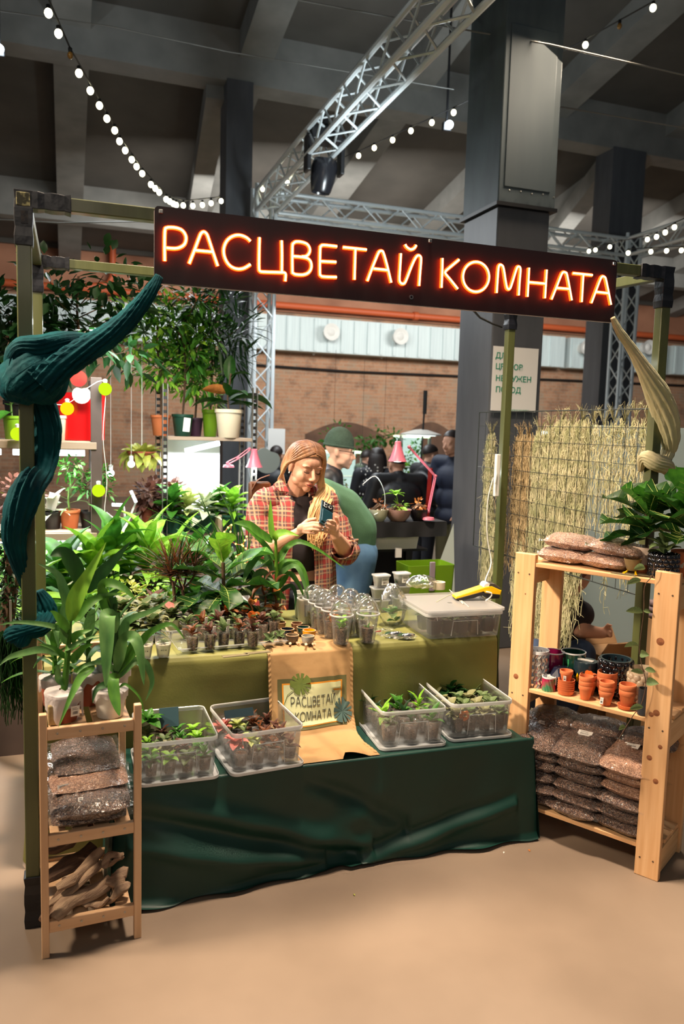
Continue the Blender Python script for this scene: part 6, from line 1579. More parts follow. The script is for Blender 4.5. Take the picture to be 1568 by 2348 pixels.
# domed cups
def domed(label, u, v, mtn, n, L, hot=False, sc_=1.0, twig=False, back=0):
    p = TB(u, v)+V(0, .03, 0)
    t = thing('domed_cup', label, 'plant cup', p, group='dome-lidded clear cups on the runner')
    r, h = .043*sc_, .115*sc_
    MB().lathe([(.001, .002), (r*.7, .002), (r*.72, .006), (r*.86, h*.55), (r*.88, h*.56), (r, h)], 28).build('outer_cup', 'cup_clear', t, smooth=True)
    MB().lathe([(r, h-.002), (r*1.12, h), (r*1.12, h+.004), (r*1.0, h+.005)], 28).build('rim', 'box_rim', t, smooth=True)
    MB().lathe([(r*1.03, h+.004), (r*1.06, h+.014), (r*1.0, h+.02), (r*.93, h+.034), (r*.7, h+.052), (r*.35, h+.061), (.001, h+.063)], 28).build('dome_lid', 'dome_clear', t, smooth=True)
    ri, hi = r*.62, h*.55
    MB().lathe([(.001, .004), (ri*.75, .004), (ri, hi), (ri*1.1, hi+.002), (ri*.95, hi)], 18).build('inner_cup', 'cup_clear', t, smooth=True)
    MB().lathe([(ri*.7, .006), (ri*.95, hi*.93), (.001, hi*.95)], 16).build('soil', 'soil', t, smooth=True)
    ms = [leafmesh('ovate', mtn, d, .6, .2, 4) for d in (.3, .8)]
    for i in range(n): q = i/n; leaf(t, ms[i % 2], (rr(-.01, .01), rr(-.01, .01), hi*.9+.05*q*(n > 8)), i*GA, 1.2-.9*q, L*rr(.7, 1.1))
    return t
for a in (('domed cup of bright green seedlings, front of the group beside the glazed pots', 787, 1480, 'leaf_lime', 18, .03), ('domed cup with a tiny sprig in a small pot, front, toward the plastic bags', 848, 1476, 'leaf_green', 5, .022),
    ('domed cup with orange-brown leaves just behind the bright green one', 766, 1466, 'leaf_orange', 9, .04), ('domed cup with purple stems, third back along the glazed pots', 750, 1456, 'leaf_red', 9, .04), ('domed cup with dark soil fourth back along the glazed pots', 735, 1446, 'leaf_grey', 8, .03),
    ('domed cup at the rear corner of the group before the white cup', 722, 1436, 'leaf_mottle', 6, .03), ('domed cup at the far back of the group by the plaid shirt', 776, 1436, 'leaf_red', 7, .03), ('domed cup behind the small sprig one, under the empty tipped cup', 806, 1447, 'leaf_pink', 8, .03),
    ('domed cup with yellow-green plant directly behind the tiny sprig one', 833, 1461, 'leaf_lime', 9, .035), ('domed cup with a dark inner pot at the middle of the group', 800, 1462, 'leaf_dark', 7, .03)): domed(*a)
t = thing('empty_cup', 'empty clear cup tipped over at the back of the domed cups', 'cup', TB(822, 1425)+V(0, .03, .05)); t.rotation_euler = (.3, 1.1, .4)
MB().lathe([(.001, 0), (.026, 0), (.036, .075), (.038, .077), (.034, .075)], 24).build('cup', 'dome_clear', t, smooth=True)
tag(MB().tube([TB(842, 1408)+V(0, 0, .03), TB(850, 1418)+V(0, 0, .03), TB(862, 1432)+V(0, 0, .02)], .009, 8).build('moss_pole', 'moss', smooth=True), 'short yellow-green moss stick lying behind the domed cups', 'moss pole')
# lidded storage box on the table
c = V(1.672, .46, Z)
LB = clear_box('lidded clear storage box of dark plant pots under the card terminal', c, -.04, .355, .33, .108, lid_on=True, under_lid=False)
for row in range(2):
    for k in range(5):
        x = -.125+.0625*k; y = -.105+.09*row
        t = thing('black_nursery_pot', f'square dark pot in the lidded box, {O_[k]} from the plastic bags, {("front", "back")[row]} row', 'plant pot', c+V(x, y, .012), group='dark pots in the lidded box')
        mb = MB(); taper_box(mb, .027, .027, 0, .06, .8, r=.005, n=2); mb.build('pot', 'pot_black', t, smooth=True, angle=40)
        MB().box((-.024, -.024, .05), (.024, .024, .054)).build('soil', 'soil', t)
        foliage(t, ('leaf_red', 'leaf_grey', 'leaf_mottle')[(k+row) % 3], [((0, 0, .062), (.026, .026, .012), 1)], 22, .022)
# card terminal
M['yellow'] = mat('yellow', (246, 196, 8), .35)
q0 = AZ(1094, 1372, .865)
t = thing('card_terminal', 'yellow and black card payment terminal lying on the lidded box', 'card terminal', (q0.x, q0.y, .8615), -.18); t.scale = (.9, .9, .9)
def prism(par, name, mt_, prof, y0, y1, bev=.003):
    n = len(prof); mb = MB().add([(x, y, z) for y in (y0, y1) for x, z in prof], [tuple(range(n)), tuple(range(2*n-1, n-1, -1))]+[(i, n+i, n+(i+1) % n, (i+1) % n) for i in range(n)])
    return mb.build(name, mt_, par, bevel=bev)
prism(t, 'black_base', 'black', [(-.115, .0), (-.03, .012), (.02, .03), (.04, .008), (.1, .01), (.105, .03), (.0, .042), (-.118, .01)], -.036, .036)
prism(t, 'yellow_body', 'yellow', [(-.12, .008), (-.03, .028), (.02, .045), (.045, .022), (.105, .022), (.112, .05), (.06, .072), (.03, .068), (-.118, .02)], -.034, .034)
MB().box((-.105, -.03, 0), (.0, .03, .003)).build('screen', mat('screen', (18, 18, 20), .15), t, loc=(.005, 0, .052), rot=(0, -.32, 0), bevel=.001)
MB().tube([(.04, -.031, .066), (.04, .031, .066)], .02, 18).build('paper_roll', 'paper', t, smooth=True)
prism(t, 'paper_cover', mat('grey_cover', (70, 66, 62), .25), [(.045, .068), (.05, .086), (.075, .084), (.108, .06), (.104, .052), (.07, .06)], -.033, .033)
MB().tube(smooth_pts([V(.03, -.037, .045), V(.055, -.045, .04), V(.055, -.04, .02), V(.03, -.037, .0)], 3), .0035, 6).build('cord_clip', 'white_paint', t, smooth=True)
# tape roll, plastic bags, deli tubs
p = AZ(1010, 1352, .862); t = thing('tape_roll', 'beige roll of paper tape standing on the lidded box', 'tape roll', (p.x, p.y+.02, .8615))
MB().lathe([(.016, 0), (.03, 0), (.03, .034), (.016, .034), (.016, 0)], 28).build('roll', 'pot_cream', t, smooth=True, angle=40)
M['bag_film'] = clear('bag_film', body=.07, gloss=.12, rough=.12, bump=.8, bs=16)
def crumple(mb, c, rx, ry, rz_, seed, n=26):
    c = V(c)
    mb.grid(lambda a, b: c+V(*( (lambda d, k: (d[0]*rx*k, d[1]*ry*k, d[2]*rz_*k))((math.sin(pi*b)*math.cos(2*pi*a), math.sin(pi*b)*math.sin(2*pi*a), math.cos(pi*b)), 1+.22*nz(3*math.cos(2*pi*a)+seed, 3*math.sin(2*pi*a), b*4)+.12*nz(8*math.cos(2*pi*a)+seed, 8*math.sin(2*pi*a), b*9)))), n, n//2, closed=True)
p = TB(905, 1436)+V(0, .03, 0)
t = thing('plastic_bag', 'big clear plastic bag of patterned leaves beside the lidded box', 'bag', p)
mb = MB(); crumple(mb, (.0, 0, .085), .062, .05, .09, 3); mb.build('film', 'bag_film', t, smooth=True, angle=None)
rosette(t, [leafmesh('ovate', 'leaf_green', .4, .6, .2, 7), leafmesh('ovate', 'leaf_mottle', .6, .6, .2, 7)], (0, 0, .05), 8, .07, 1.2, .2)
rosette(t, [leafmesh('ovate', 'leaf_green', .4, .6, .2, 7)], (.01, -.02, .02), 5, .05, 1.0, .2)
p = AZ(965, 1352, .862)
t = thing('plastic_bag', 'clear plastic bag with one round green leaf lying on the lidded box', 'bag', (p.x, p.y, .878))
mb = MB(); crumple(mb, (.0, 0, .022), .075, .055, .03, 8); mb.build('film', 'bag_film', t, smooth=True, angle=None)
leaf(t, leafmesh('ovate', 'leaf_green', .2, .75, .1, 8, vein=True), (-.05, 0, .02), -.2, .3, .09)
leaf(t, leafmesh('ovate', 'leaf_lime', .2, .75, .1, 8, vein=True), (-.03, -.01, .015), .3, .15, .08)
for k, (u, v, lab) in enumerate(((900, 1462, 'flat zip bag with foil scraps in front of the big plastic bag'), (930, 1466, 'foil-wrapped cuttings in a zip bag at the foot of the lidded box'), (875, 1450, 'flat zip bag with a red closure beside the domed cups'))):
    t = thing('zip_bag', lab, 'bag', TB(u, v)+V(0, .01, .003), rr(-.3, .3), group='zip bags on the table')
    mb = MB(); mb.grid(lambda a, b: V(-.055+.11*a, -.03+.06*b, .006+.012*nz(a*5, b*5, k*4)), 16, 10); mb.build('film', 'bag_film', t, smooth=True, angle=None)
    if k != 2:
        mb = MB(); crumple(mb, (.015, 0, .01), .03, .012, .01, k, 14); mb.build('foil', mat('foil', (210, 210, 208), .2, metal=1), t, smooth=True, angle=None)
        leaf(t, leafmesh('ovate', 'leaf_dark', .2, .5, .1, 6), (-.03, 0, .01), .3, .1, .06)
    else: MB().box((-.05, -.031, .008), (-.02, -.027, .011)).build('red_closure', 'flower_red', t)
def tub(label, p, w_, h, mtn, sticker=True):
    t = thing('deli_tub', label, 'container', p, rr(-.1, .1), group='lidded plastic tubs of moss')
    mb = MB(); taper_box(mb, w_, w_*.8, 0, h, .8, r=.012, n=3, wl=.0015); mb.build('tub', 'cup_frost', t, smooth=True, angle=40)
    mb = MB(); taper_box(mb, w_*1.1, w_*.9, h, h+.006, 1, r=.012, n=3, wl=.001); mb.build('lid', 'box_rim', t, smooth=True, angle=40)
    MB().box((-w_*.72, -w_*.58, .004), (w_*.72, w_*.58, h*.38)).build('soil', 'soil', t)
    foliage(t, mtn, [((0, 0, h*.45), (w_*.6, w_*.5, h*.2), 1)], 30, .018)
    if sticker: barcode_label(t, (w_*.25, -w_*.77, h*.55), w_*1.0, h*.62)
    return t
pB1 = V(1.50, .84, Z)
tub('plastic tub of moss, bottom of the nearer stack behind the plastic bag', pB1, .04, .052, 'leaf_dark', False)
tub('plastic tub of green moss, middle of the nearer stack', pB1+V(0, 0, .06), .04, .048, 'leaf_green', False)
tub('labelled plastic tub on top of the nearer stack behind the plastic bag', pB1+V(.004, 0, .116), .036, .052, 'leaf_brown')
pB2 = V(1.622, .87, Z)
tub('plastic tub at the bottom of the farther stack', pB2, .04, .052, 'leaf_green', False)
tub('plastic tub in the middle of the farther stack', pB2+V(0, 0, .06), .04, .048, 'leaf_dark', False)
tub('labelled plastic tub with green sprouts on top of the farther stack', pB2+V(0, 0, .116), .036, .052, 'leaf_green')
tag(MB().tube(smooth_pts([AZ(1000, 1380, .8625), AZ(1040, 1362, .8625), AZ(1062, 1385, .8625), AZ(1030, 1352, .8625), AZ(1075, 1392, .8625)], 4), .0015, 4).build('twine', 'pot_cream', smooth=True), 'loose curl of twine on the lidded box', 'twine')
# tall green moss pole and vine plant by the post far end etc.
# ---------------------------------------------------------------- pine shelving unit at the far end of the stall
SA = V(1.787, .143, 0); SANG = -1.02436; SW = .627; SD = .285
_sa = V(math.cos(SANG), math.sin(SANG), 0); _sb = V(-_sa.y, _sa.x, 0)
def SP(x, y, z): return SA+_sa*x+_sb*y+V(0, 0, z)
def SL(u, v, z):
    """local x, y on the shelf plane at height z seen at a pixel"""
    p = AZ(u, v, z)-SA; return p.dot(_sa), p.dot(_sb)
SH = thing('pine_shelving', 'knotty pine shelving unit standing askew at the far end of the stall', 'shelving unit', SA, SANG)
LW, LT, LH = .086, .026, 1.13
for x, y in ((0, 0), (SW-LW, 0), (0, SD-LT), (SW-LW, SD-LT)):
    l = MB().box((x, y, 0), (x+LW, y+LT, LH)).build('leg', 'pine', SH, bevel=.003)
    if y == 0:
        for (kx, kz, kr) in ((.62, .37, .01), (.25, .61, .009), (.7, .5, .008), (.4, .88, .014), (.45, .62, .012), (.3, .45, .01)) if x else ((.35, .63, .011), (.3, .3, .015), (.6, .97, .003)):
            MB().lathe([(.001, .0012), (kr*.5, .001), (kr, .0002)], 14).build('knot', 'knot', l, loc=(x+LW*kx, 0, kz), rot=(pi/2, 0, 0), smooth=True)
        for z in (1.05, .56, .07):
            for q in (.2, .75): MB().lathe([(.001, .0012), (.0035, .001)], 10).build('nail_hole', 'hole', l, loc=(x+LW*q, 0, z), rot=(pi/2, 0, 0))
for z in (1.035, .53, .055):
    for x in (LW*.1, SW-LW*.1-.022):
        MB().box((x, LT, z-.045), (x+.022, SD-LT, z+.045)).build('side_rail', 'pine_y', SH, bevel=.002)
    for k in range(3):
        y = .004+k*.093
        MB().box((LW*0+.012 if k else LW, y, z+.046), (SW-.012 if k else SW-LW, y+.084, z+.062)).build('shelf_board', 'pine_x', SH, bevel=.002)
ZT1, ZT2, ZT3 = 1.035+.063, .53+.063, .055+.063
for x0 in (.12,): pass
# bark bags on the top
for k, (u, v, dz, sx, mt_, lab) in enumerate(((1262, 1305, 0, .19, 'bark_light', 'flattened bark bag, lower of the pair over the near leg of the pine unit'), (1355, 1322, 0, .2, 'bark_light', 'bark bag lying lower in the pile next to the small tan legged pot'),
     (1262, 1268, .05, .2, 'bark_light', 'plump bark bag on top of the pile by the hanging moss'), (1372, 1285, .048, .2, 'bark_light', 'plump bark bag on top of the pile beside the pale pot'))):
    x, y = SL(u, v, ZT1+dz+.02); 
    bag(lab, SP(*(((.155, .13), (.335, .12), (.17, .15), (.36, .13))[k]), ZT1+dz), sx, .19, .058, SANG+(.1, -.15, .12, .05)[k], mt_, seed=20+k*5, group='bark bags on top of the pine unit', tilty=(.0, .0, .06, .1)[k])
def shf_pot(name, label, x, y, z, cat='pot', group=None): return thing(name, label, cat, SP(x, y, z), SANG, group)
# small tan pot with yellow feet
t = shf_pot('tan_pot', 'small tan ceramic pot on yellow bird feet on top of the pine unit', .445, .045, ZT1)
MB().lathe([(.001, .016), (.016, .014), (.022, .022), (.03, .05), (.032, .058), (.028, .057), (.024, .03), (.001, .028)], 26).build('pot', mat('tan_glaze', (152, 128, 86), .35, c2=(120, 100, 64), ns=20), t, smooth=True)
for s in (-1, 1): MB().tube([(s*.012, 0, .018), (s*.018, -.012, .006), (s*.022, -.024, .004)], [.003, .004, .005], 7).build('foot', 'yellow', t, smooth=True)
for k in range(2): tag(MB().box((-.045, -.012, 0), (.045, .012, .002)).build('slate_tag', 'slate_card', loc=SP(.425+.05*k, .02+.015*k, ZT1+.0005+.0025*k), rot=(0, 0, SANG+.1*k)), ('flat brown card at the shelf edge before the tan legged pot', 'second flat brown card overlapping the first on the pine unit')[k], 'card')
t = shf_pot('figured_pot', 'pale wrapped pot with terracotta base holding the fiddle-leaf fig on the pine unit', .46, .14, ZT1)
MB().lathe([(.001, 0), (.032, 0), (.038, .03)], 26).build('base', 'terracotta', t, smooth=True)
MB().lathe([(.038, .03), (.048, .085), (.05, .095), (.046, .094), (.04, .04)], 30, rfun=lambda a, i, z: 1+.03*math.sin(a*7+z*60)).build('wrap', mat('pale_wrap', (218, 196, 178), .6, bump=.3, bs=40), t, smooth=True)
lfb = {k: leafmesh('fiddle', m_, d, .66, f_, 10, .3, vein=True) for k, (m_, d, f_) in {'a': ('leaf_fiddle', .5, .2), 'b': ('leaf_fiddle', 1.0, .25), 'c': ('leaf_green', .4, .3)}.items()}
MB().tube([(0, 0, .08), (.0, 0, .15), (-.01, 0, .22)], .006, 8).build('trunk', 'stem_brown', t, smooth=True)
for (az, el, z, L, k) in ((2.6, .5, .2, .17, 'b'), (3.3, .1, .14, .17, 'b'), (2.9, 1.0, .3, .15, 'a'), (4.0, .9, .3, .15, 'c'), (4.6, .5, .22, .16, 'a'), (2.2, .9, .32, .16, 'b'), (5.2, 1.0, .3, .13, 'c'), (3.6, -.2, .12, .14, 'b'), (1.5, .7, .25, .16, 'a'), (.5, .6, .22, .16, 'b'), (3.0, .5, .3, .19, 'a'), (3.9, .3, .2, .18, 'a'), (2.4, .2, .26, .17, 'a')):
    leaf(t, lfb[k], (0, 0, .07+z*.45), az, el, L*1.05, 1, rr(-.4, .4))
t = shf_pot('bubble_pot', 'glossy black pot of raised scales with a trailing mottled vine on the pine unit', .545, .075, ZT1)
def bubbles(par, r, h, mt_, cols=14, rows=5, br=.5, name='pot'):
    MB().lathe([(.001, 0), (r*.9, .001), (r, h*.1), (r, h*.92), (r*1.0, h), (r*.93, h), (r*.92, h*.6), (.001, h*.55)], 32).build(name, mt_, par, smooth=True, angle=50)
    b = MB().ball((0, 0, 0), (1, 1, 1), 12, 8).mesh('scale', mt_); sz = pi*r/cols*1.05
    for j in range(rows):
        for i in range(cols):
            a = 2*pi*(i+.5*(j % 2))/cols
            o = bpy.data.objects.new('scale', b); COL.objects.link(o); o.parent = par
            o.location = (r*math.cos(a), r*math.sin(a), h*(.12+.78*j/(rows-1))); o.scale = (sz*br, sz, sz*1.0); o.rotation_euler = (0, 0, a)
M['gloss_black'] = mat('gloss_black', (20, 18, 22), .12, coat=.8); M['cream_glass'] = mat('cream_glass', (226, 208, 180), .2, c2=(214, 190, 160), ns=12, coat=.6)
bubbles(t, .05, .085, 'gloss_black', 14, 5)
mo = [leafmesh('ovate', 'leaf_mottle', d, .55, .25, 7) for d in (.4, .9)]
for i in range(11): leaf(t, mo[i % 2], (0, 0, .085+.02*(i % 3)), i*GA, .9-.07*i, .075)
vine = [(1500, 1290), (1495, 1320), (1478, 1345), (1476, 1400), (1470, 1450), (1466, 1490), (1470, 1520), (1478, 1550), (1480, 1575), (1470, 1615), (1452, 1640), (1430, 1675), (1415, 1700)]
def SV(u, v, yy=-.02):
    """point on the vertical plane just in front of the shelving"""
    o = SP(0, yy, 0); r_ = ray(u, v); t_ = (o-CAM).dot(_sb)/r_.dot(_sb); return CAM+r_*t_
vp = smooth_pts([SV(u, v, -.025) for u, v in vine], 4); vo = MB().tube([Matrix.Rotation(-SANG, 3, 'Z') @ (p-t.location) for p in vp], .0016, 5).build('trailing_stem', 'stem_brown', t, smooth=True)
for (u, v, az, L) in ((1478, 1300, 2.6, .05), (1470, 1330, 3.4, .05), (1474, 1405, 3.6, .06), (1474, 1400, .6, .03), (1465, 1480, 3.0, .055), (1468, 1498, 5.5, .05), (1475, 1545, 3.4, .045), (1478, 1535, .5, .04), (1482, 1562, 5.7, .055), (1475, 1622, 3.6, .05), (1435, 1668, 4.2, .04)):
    p = Matrix.Rotation(-SANG, 3, 'Z') @ (SV(u, v, -.028)-t.location); leaf(t, mo[0], p, az+.0, rr(-.4, .4), L, 1, rr(.8, 1.4))
t = shf_pot('terracotta_pot', 'terracotta pot with a cream leaf pattern holding a second fiddle-leaf fig', .59, .18, ZT1)
pot(t, .052, .09, 'terracotta', .75)
MB().tube([(0, 0, .08), (.0, 0, .16), (.01, 0, .24)], .007, 8).build('trunk', 'stem_brown', t, smooth=True)
for (az, el, z, L, k) in ((3.2, .8, .25, .22, 'a'), (4.2, .7, .28, .24, 'a'), (5.0, 1.0, .32, .24, 'c'), (2.4, 1.1, .34, .2, 'a'), (3.7, .25, .18, .22, 'b'), (4.8, .2, .16, .22, 'a'), (5.7, .6, .28, .22, 'a'), (.6, .7, .3, .22, 'b'), (1.6, .6, .25, .2, 'a'), (4.4, 1.25, .34, .2, 'c'), (3.4, .55, .3, .24, 'c'), (4.6, .45, .22, .24, 'a'), (2.8, .7, .3, .22, 'a')):
    leaf(t, lfb[k], (0, 0, .06+z*.5), az, el, L*.95, 1, rr(-.4, .4))
MB().box((-.03, -.0525, .02), (.02, -.05, .07)).build('cream_pattern', 'pot_cream', t, rot=(-.25, 0, -.3), bevel=.004)

# ---- middle shelf
def jar(par, r, h, body, wall=.003): MB().lathe([(.001, 0), (r*.92, .0005), (r, .006), (r, h), (r-wall, h), (r-wall*1.2, .012), (.001, .01)], 36).build('jar', body, par, smooth=True, angle=40)
M['glass_green'] = mat('glass_green', (20, 60, 46), .08, coat=.8); M['glass_magenta'] = mat('glass_magenta', (150, 24, 84), .12, c2=(110, 16, 60), ns=10, coat=.8)
M['silver_zig'] = mat('silver_zig', (196, 190, 184), .2, metal=.85); M['navy'] = mat('navy', (26, 30, 50), .2, coat=.8); M['teal_black'] = mat('teal_black', (30, 46, 54), .2, coat=.8)
M['glass_rim'] = mat('glass_rim', (216, 220, 224), .1)
# silver zigzag jar: facets folded in a zigzag
t = shf_pot('silver_jar', 'tall silver glass jar with folded zigzag relief next to the near pine leg', .09, .065, ZT2, 'jar')
mb = MB(); n, rows, r, h = 32, 9, .042, .135
def zz(a, b):
    k = round(a*n); j = round(b*rows); rad = r*(1+.06*(1 if k % 2 else -1)); an = 2*pi*a+.16*(j % 2)
    return V(rad*math.cos(an), rad*math.sin(an), h*b)
mb.grid(zz, n, rows, closed=True); mb.build('jar', 'silver_zig', t, smooth=False)
MB().lathe([(r*.98, h-.002), (r*1.03, h), (r*1.03, h+.012), (r*.96, h+.012), (r*.94, 0)], 36).build('glass_rim', 'glass_rim', t, smooth=True)
t = shf_pot('magenta_jar', 'magenta mercury glass jar behind the silver zigzag one', .115, .15, ZT2, 'jar'); jar(t, .045, .125, 'glass_magenta'); MB().lathe([(.043, .122), (.0465, .124), (.0465, .128), (.043, .128)], 36).build('glass_rim', 'glass_rim', t, smooth=True)
t = shf_pot('green_jar', 'dark green glass jar behind the navy faceted pot', .185, .19, ZT2, 'jar'); jar(t, .048, .13, 'glass_green'); MB().lathe([(.046, .127), (.0495, .129), (.0495, .134), (.046, .134)], 36).build('glass_rim', 'glass_rim', t, smooth=True)
for k in range(12):
    a = 2*pi*k/12; MB().box((-.003, -.001, .05), (.003, .001, .11)).build('green_streak', M.setdefault('streak', mat('streak', (60, 160, 100), .1)), t, loc=(.0485*math.cos(a), .0485*math.sin(a), 0), rot=(0, 0, a+pi/2))
t = shf_pot('dark_vase', 'dark blue-black squat vase with diamond inlays and a label on its lid', .25, .16, ZT2, 'vase')
MB().lathe([(.001, 0), (.05, 0), (.052, .004), (.046, .11), (.044, .115), (.001, .116)], 36).build('vase', 'teal_black', t, smooth=True, angle=40)
for k in range(14):
    a = 2*pi*k/14; MB().add([(0, -.001, -.02), (.008, -.001, 0), (0, -.001, .02), (-.008, -.001, 0)], [(0, 1, 2, 3)]).build('diamond_inlay', ('pot_brown', 'yellow', 'steel')[k % 3], t, loc=(.0505*math.cos(a), .0505*math.sin(a), .055), rot=(.05, 0, a+pi/2))
MB().box((-.03, -.012, 0), (.03, .012, .001)).build('paper_label', 'label_white', t, loc=(0, 0, .1165))
t = shf_pot('faceted_pot', 'small navy gem-faceted pot with a white price label', .18, .1, ZT2)
mb = MB(); prof = [(.03, 0), (.05, .03), (.052, .055), (.035, .085), (.02, .088)]; n = 9
vs = [(r_*math.cos(2*pi*(k+.5*(j % 2))/n), r_*math.sin(2*pi*(k+.5*(j % 2))/n), z) for j, (r_, z) in enumerate(prof) for k in range(n)]
fs = []
for j in range(len(prof)-1):
    for k in range(n):
        a, b, c_, d = j*n+k, j*n+(k+1) % n, (j+1)*n+k, (j+1)*n+(k+1) % n
        fs += [(a, b, c_), (b, d, c_)] if j % 2 == 0 else [(a, b, d), (a, d, c_)]
mb.add(vs, fs+[tuple(range((len(prof)-1)*n, len(prof)*n))]); mb.build('pot', 'navy', t)
barcode_label(t, (-.022, -.05, .04), .05, .03, -.3)
t = shf_pot('small_magenta_cup', 'little magenta and green spiral-cut glass cup on the shelf edge', .152, .04, ZT2, 'cup')
mb = MB(); mb.grid(lambda a, b: V(*( (lambda an, rr2: (rr2*math.cos(an), rr2*math.sin(an)))(2*pi*a, .026*(1+.04*math.sin(14*(2*pi*a)+b*9))) ), .052*b), 84, 10, closed=True); mb.build('cup', mat('iris_glass', (176, 40, 84), .15, c2=(60, 130, 90), ns=14, coat=.7, contrast=3), t, smooth=True)
MB().lathe([(.024, .05), (.0275, .051), (.0275, .056), (.024, .056), (.022, .01), (.001, .008)], 30).build('glass_rim', 'glass_rim', t, smooth=True)
t = shf_pot('pineapple_pot', 'large glossy black pineapple-relief pot on the middle shelf', .365, .17, ZT2)
bubbles(t, .06, .145, 'gloss_black', 13, 7, .6); MB().lathe([(.054, .138), (.061, .14), (.061, .147), (.053, .147), (.05, .08)], 36).build('rim', 'teal_black', t, smooth=True)
t = shf_pot('cream_bubble_pot', 'cream glass pot covered in round bubbles behind the trailing vine', .475, .165, ZT2)
bubbles(t, .054, .115, 'cream_glass', 13, 6, .75); MB().lathe([(.05, .113), (.0555, .115), (.0555, .13), (.05, .13), (.048, .06)], 36).build('rim', 'cream_glass', t, smooth=True)
t = shf_pot('ribbed_cup', 'dark grey ribbed cup by the knotty front leg of the pine unit', .525, .03, ZT2, 'cup')
MB().lathe([(.001, 0), (.022, .001), (.0225, .012), (.0215, .014), (.0215, .098), (.0195, .098), (.019, .02), (.001, .02)], 60, rfun=lambda a, i, z: 1+.02*math.sin(a*30)).build('cup', mat('ribbed', (64, 66, 70), .25, metal=.3), t, smooth=True, angle=60)
def tpot(label, x, y, z, r, h, group='stacked terracotta pots', tilt=0):
    t = shf_pot('terracotta_pot', label, x, y, z, 'pot', group)
    rh = h*.3
    MB().lathe([(.001, 0), (r*.62, 0), (r*.64, .002), (r*.9, h-rh), (r*.98, h-rh), (r, h-rh+.002), (r, h-.001), (r*.98, h), (r*.9, h), (r*.88, h-.01), (r*.58, .004), (.001, .004)], 32).build('pot', 'terracotta', t, smooth=True, angle=35)
    return t
def tstack(x, y, r, h, n, names, z0=None):
    z = ZT2+.001 if z0 is None else z0
    for k in range(n): tpot(names[k], x, y, z, r, h); z += h*.3+.0012
    return z
G = 'stacked terracotta pots'
def saucer(label, x, y, z, r, h=.012, grp='stacked terracotta saucers'):
    t = shf_pot('terracotta_saucer', label, x, y, z, 'saucer', grp)
    MB().lathe([(.001, 0), (r*.82, 0), (r, h), (r*.94, h), (r*.8, .003), (.001, .003)], 32).build('saucer', 'terracotta', t, smooth=True, angle=35)
N5 = ['lowest', 'second', 'third', 'fourth', 'fifth', 'topmost']
xs_, ys_ = .222, .045
for k in range(6): saucer(f'{N5[k]} terracotta saucer of the stack beside the little magenta cup', xs_, ys_, ZT2+.001+k*.0085, .033, .0155)
t = tpot('single small terracotta pot standing on the saucer stack', xs_-.002, ys_, ZT2+.001+5*.0085+.006, .0255, .045, None); barcode_label(t, (.004, -.0225, .018), .011, .02, .1, .1)
tstack(.302, .04, .027, .055, 3, ['bottom pot of the slim terracotta trio next to the saucers', 'middle pot of the slim terracotta trio next to the saucers', 'top pot of the slim terracotta trio next to the saucers'])
tstack(.288, .1, .034, .06, 2, ['lower terracotta pot of the wide pair behind the slim trio', 'upper terracotta pot of the wide pair, an orange heart tag inside'])
tag(MB().lathe([(.001, -.001), (.016, -.001), (.016, .001), (.001, .001)], 18, rfun=lambda a, i, z: 1-.3*math.exp(-((a-pi/2)/.45)**2)).build('heart_tag', 'heart_orange', loc=SP(.288, .1, ZT2+.083), rot=(pi/2, 0, SANG), smooth=True), 'orange heart tag stuck in the wide terracotta pair', 'tag')
tstack(.362, .095, .037, .066, 3, ['lowest terracotta pot of the tallest stack', 'second terracotta pot of the tallest stack', 'top terracotta pot of the tallest stack'])
tstack(.385, .032, .0275, .055, 3, ['bottom pot with a white sticker in the front terracotta trio', 'middle pot of the front terracotta trio below the tallest stack', 'top pot of the front terracotta trio below the tallest stack'])
barcode_label(bpy.data.objects['terracotta_pot'] if 0 else shf_pot('price_sticker', 'white price sticker on the front terracotta trio', .38, .003, ZT2+.022, 'sticker'), (0, 0, 0), .012, .024, 0, -.2)
saucer('terracotta saucer under the pair beside the ribbed cup', .457, .05, ZT2+.001, .034, .014, None)
tstack(.457, .05, .031, .066, 2, ['lower terracotta pot standing in a saucer by the ribbed cup', 'upper terracotta pot of the pair by the ribbed cup'], ZT2+.006)
saucer('terracotta saucer half hidden behind the front trio', .44, .12, ZT2+.001, .036, .012, None)
# ---- bark bags on the lowest board
cols = ((.118, .165, 0), (.295, .185, 0), (.47, .17, 0))
RN = ['bottom', 'second', 'third', 'fourth', 'fifth', 'sixth', 'top']
for ci, (x, sx, _) in enumerate(cols):
    z = ZT3
    for k in range(6):
        hh_ = .06 if k < 5 else .075
        lightish = (ci == 2 and k >= 3) 
        top = k == 5
        bag(f'bark bag in the {("column by the near leg", "middle column", "column by the knotty leg")[ci]} of the low stack, {RN[k]} layer', SP(x+rr(-.01, .01), .115+rr(-.012, .012)-(.012 if top else 0), z), sx+.015, .24, hh_, SANG+rr(-.1, .1), 'bark_light' if lightish else 'bark_dark', seed=40+ci*10+k, group='bark bags on the lowest board', tiltx=.16 if top else rr(.0, .05), tilty=rr(-.03, .06), sticker=(-.1, .2, SANG*0+.1) if top else None)
        z += .0465
for k, (x, y, lab) in enumerate(((.12, .2, 'bark bag lying across the back of the low stack next to the near leg'), (.3, .22, 'bark bag lying across the back of the low stack at the middle'), (.5, .23, 'bark bag lying across the back of the low stack toward the knotty leg'))):
    bag(lab, SP(x, y, ZT3+.285), .2, .17, .06, SANG+.1*k, 'bark_dark', seed=80+k, sticker=(0, 0, .2) if k == 1 else None, group='bark bags on the lowest board')
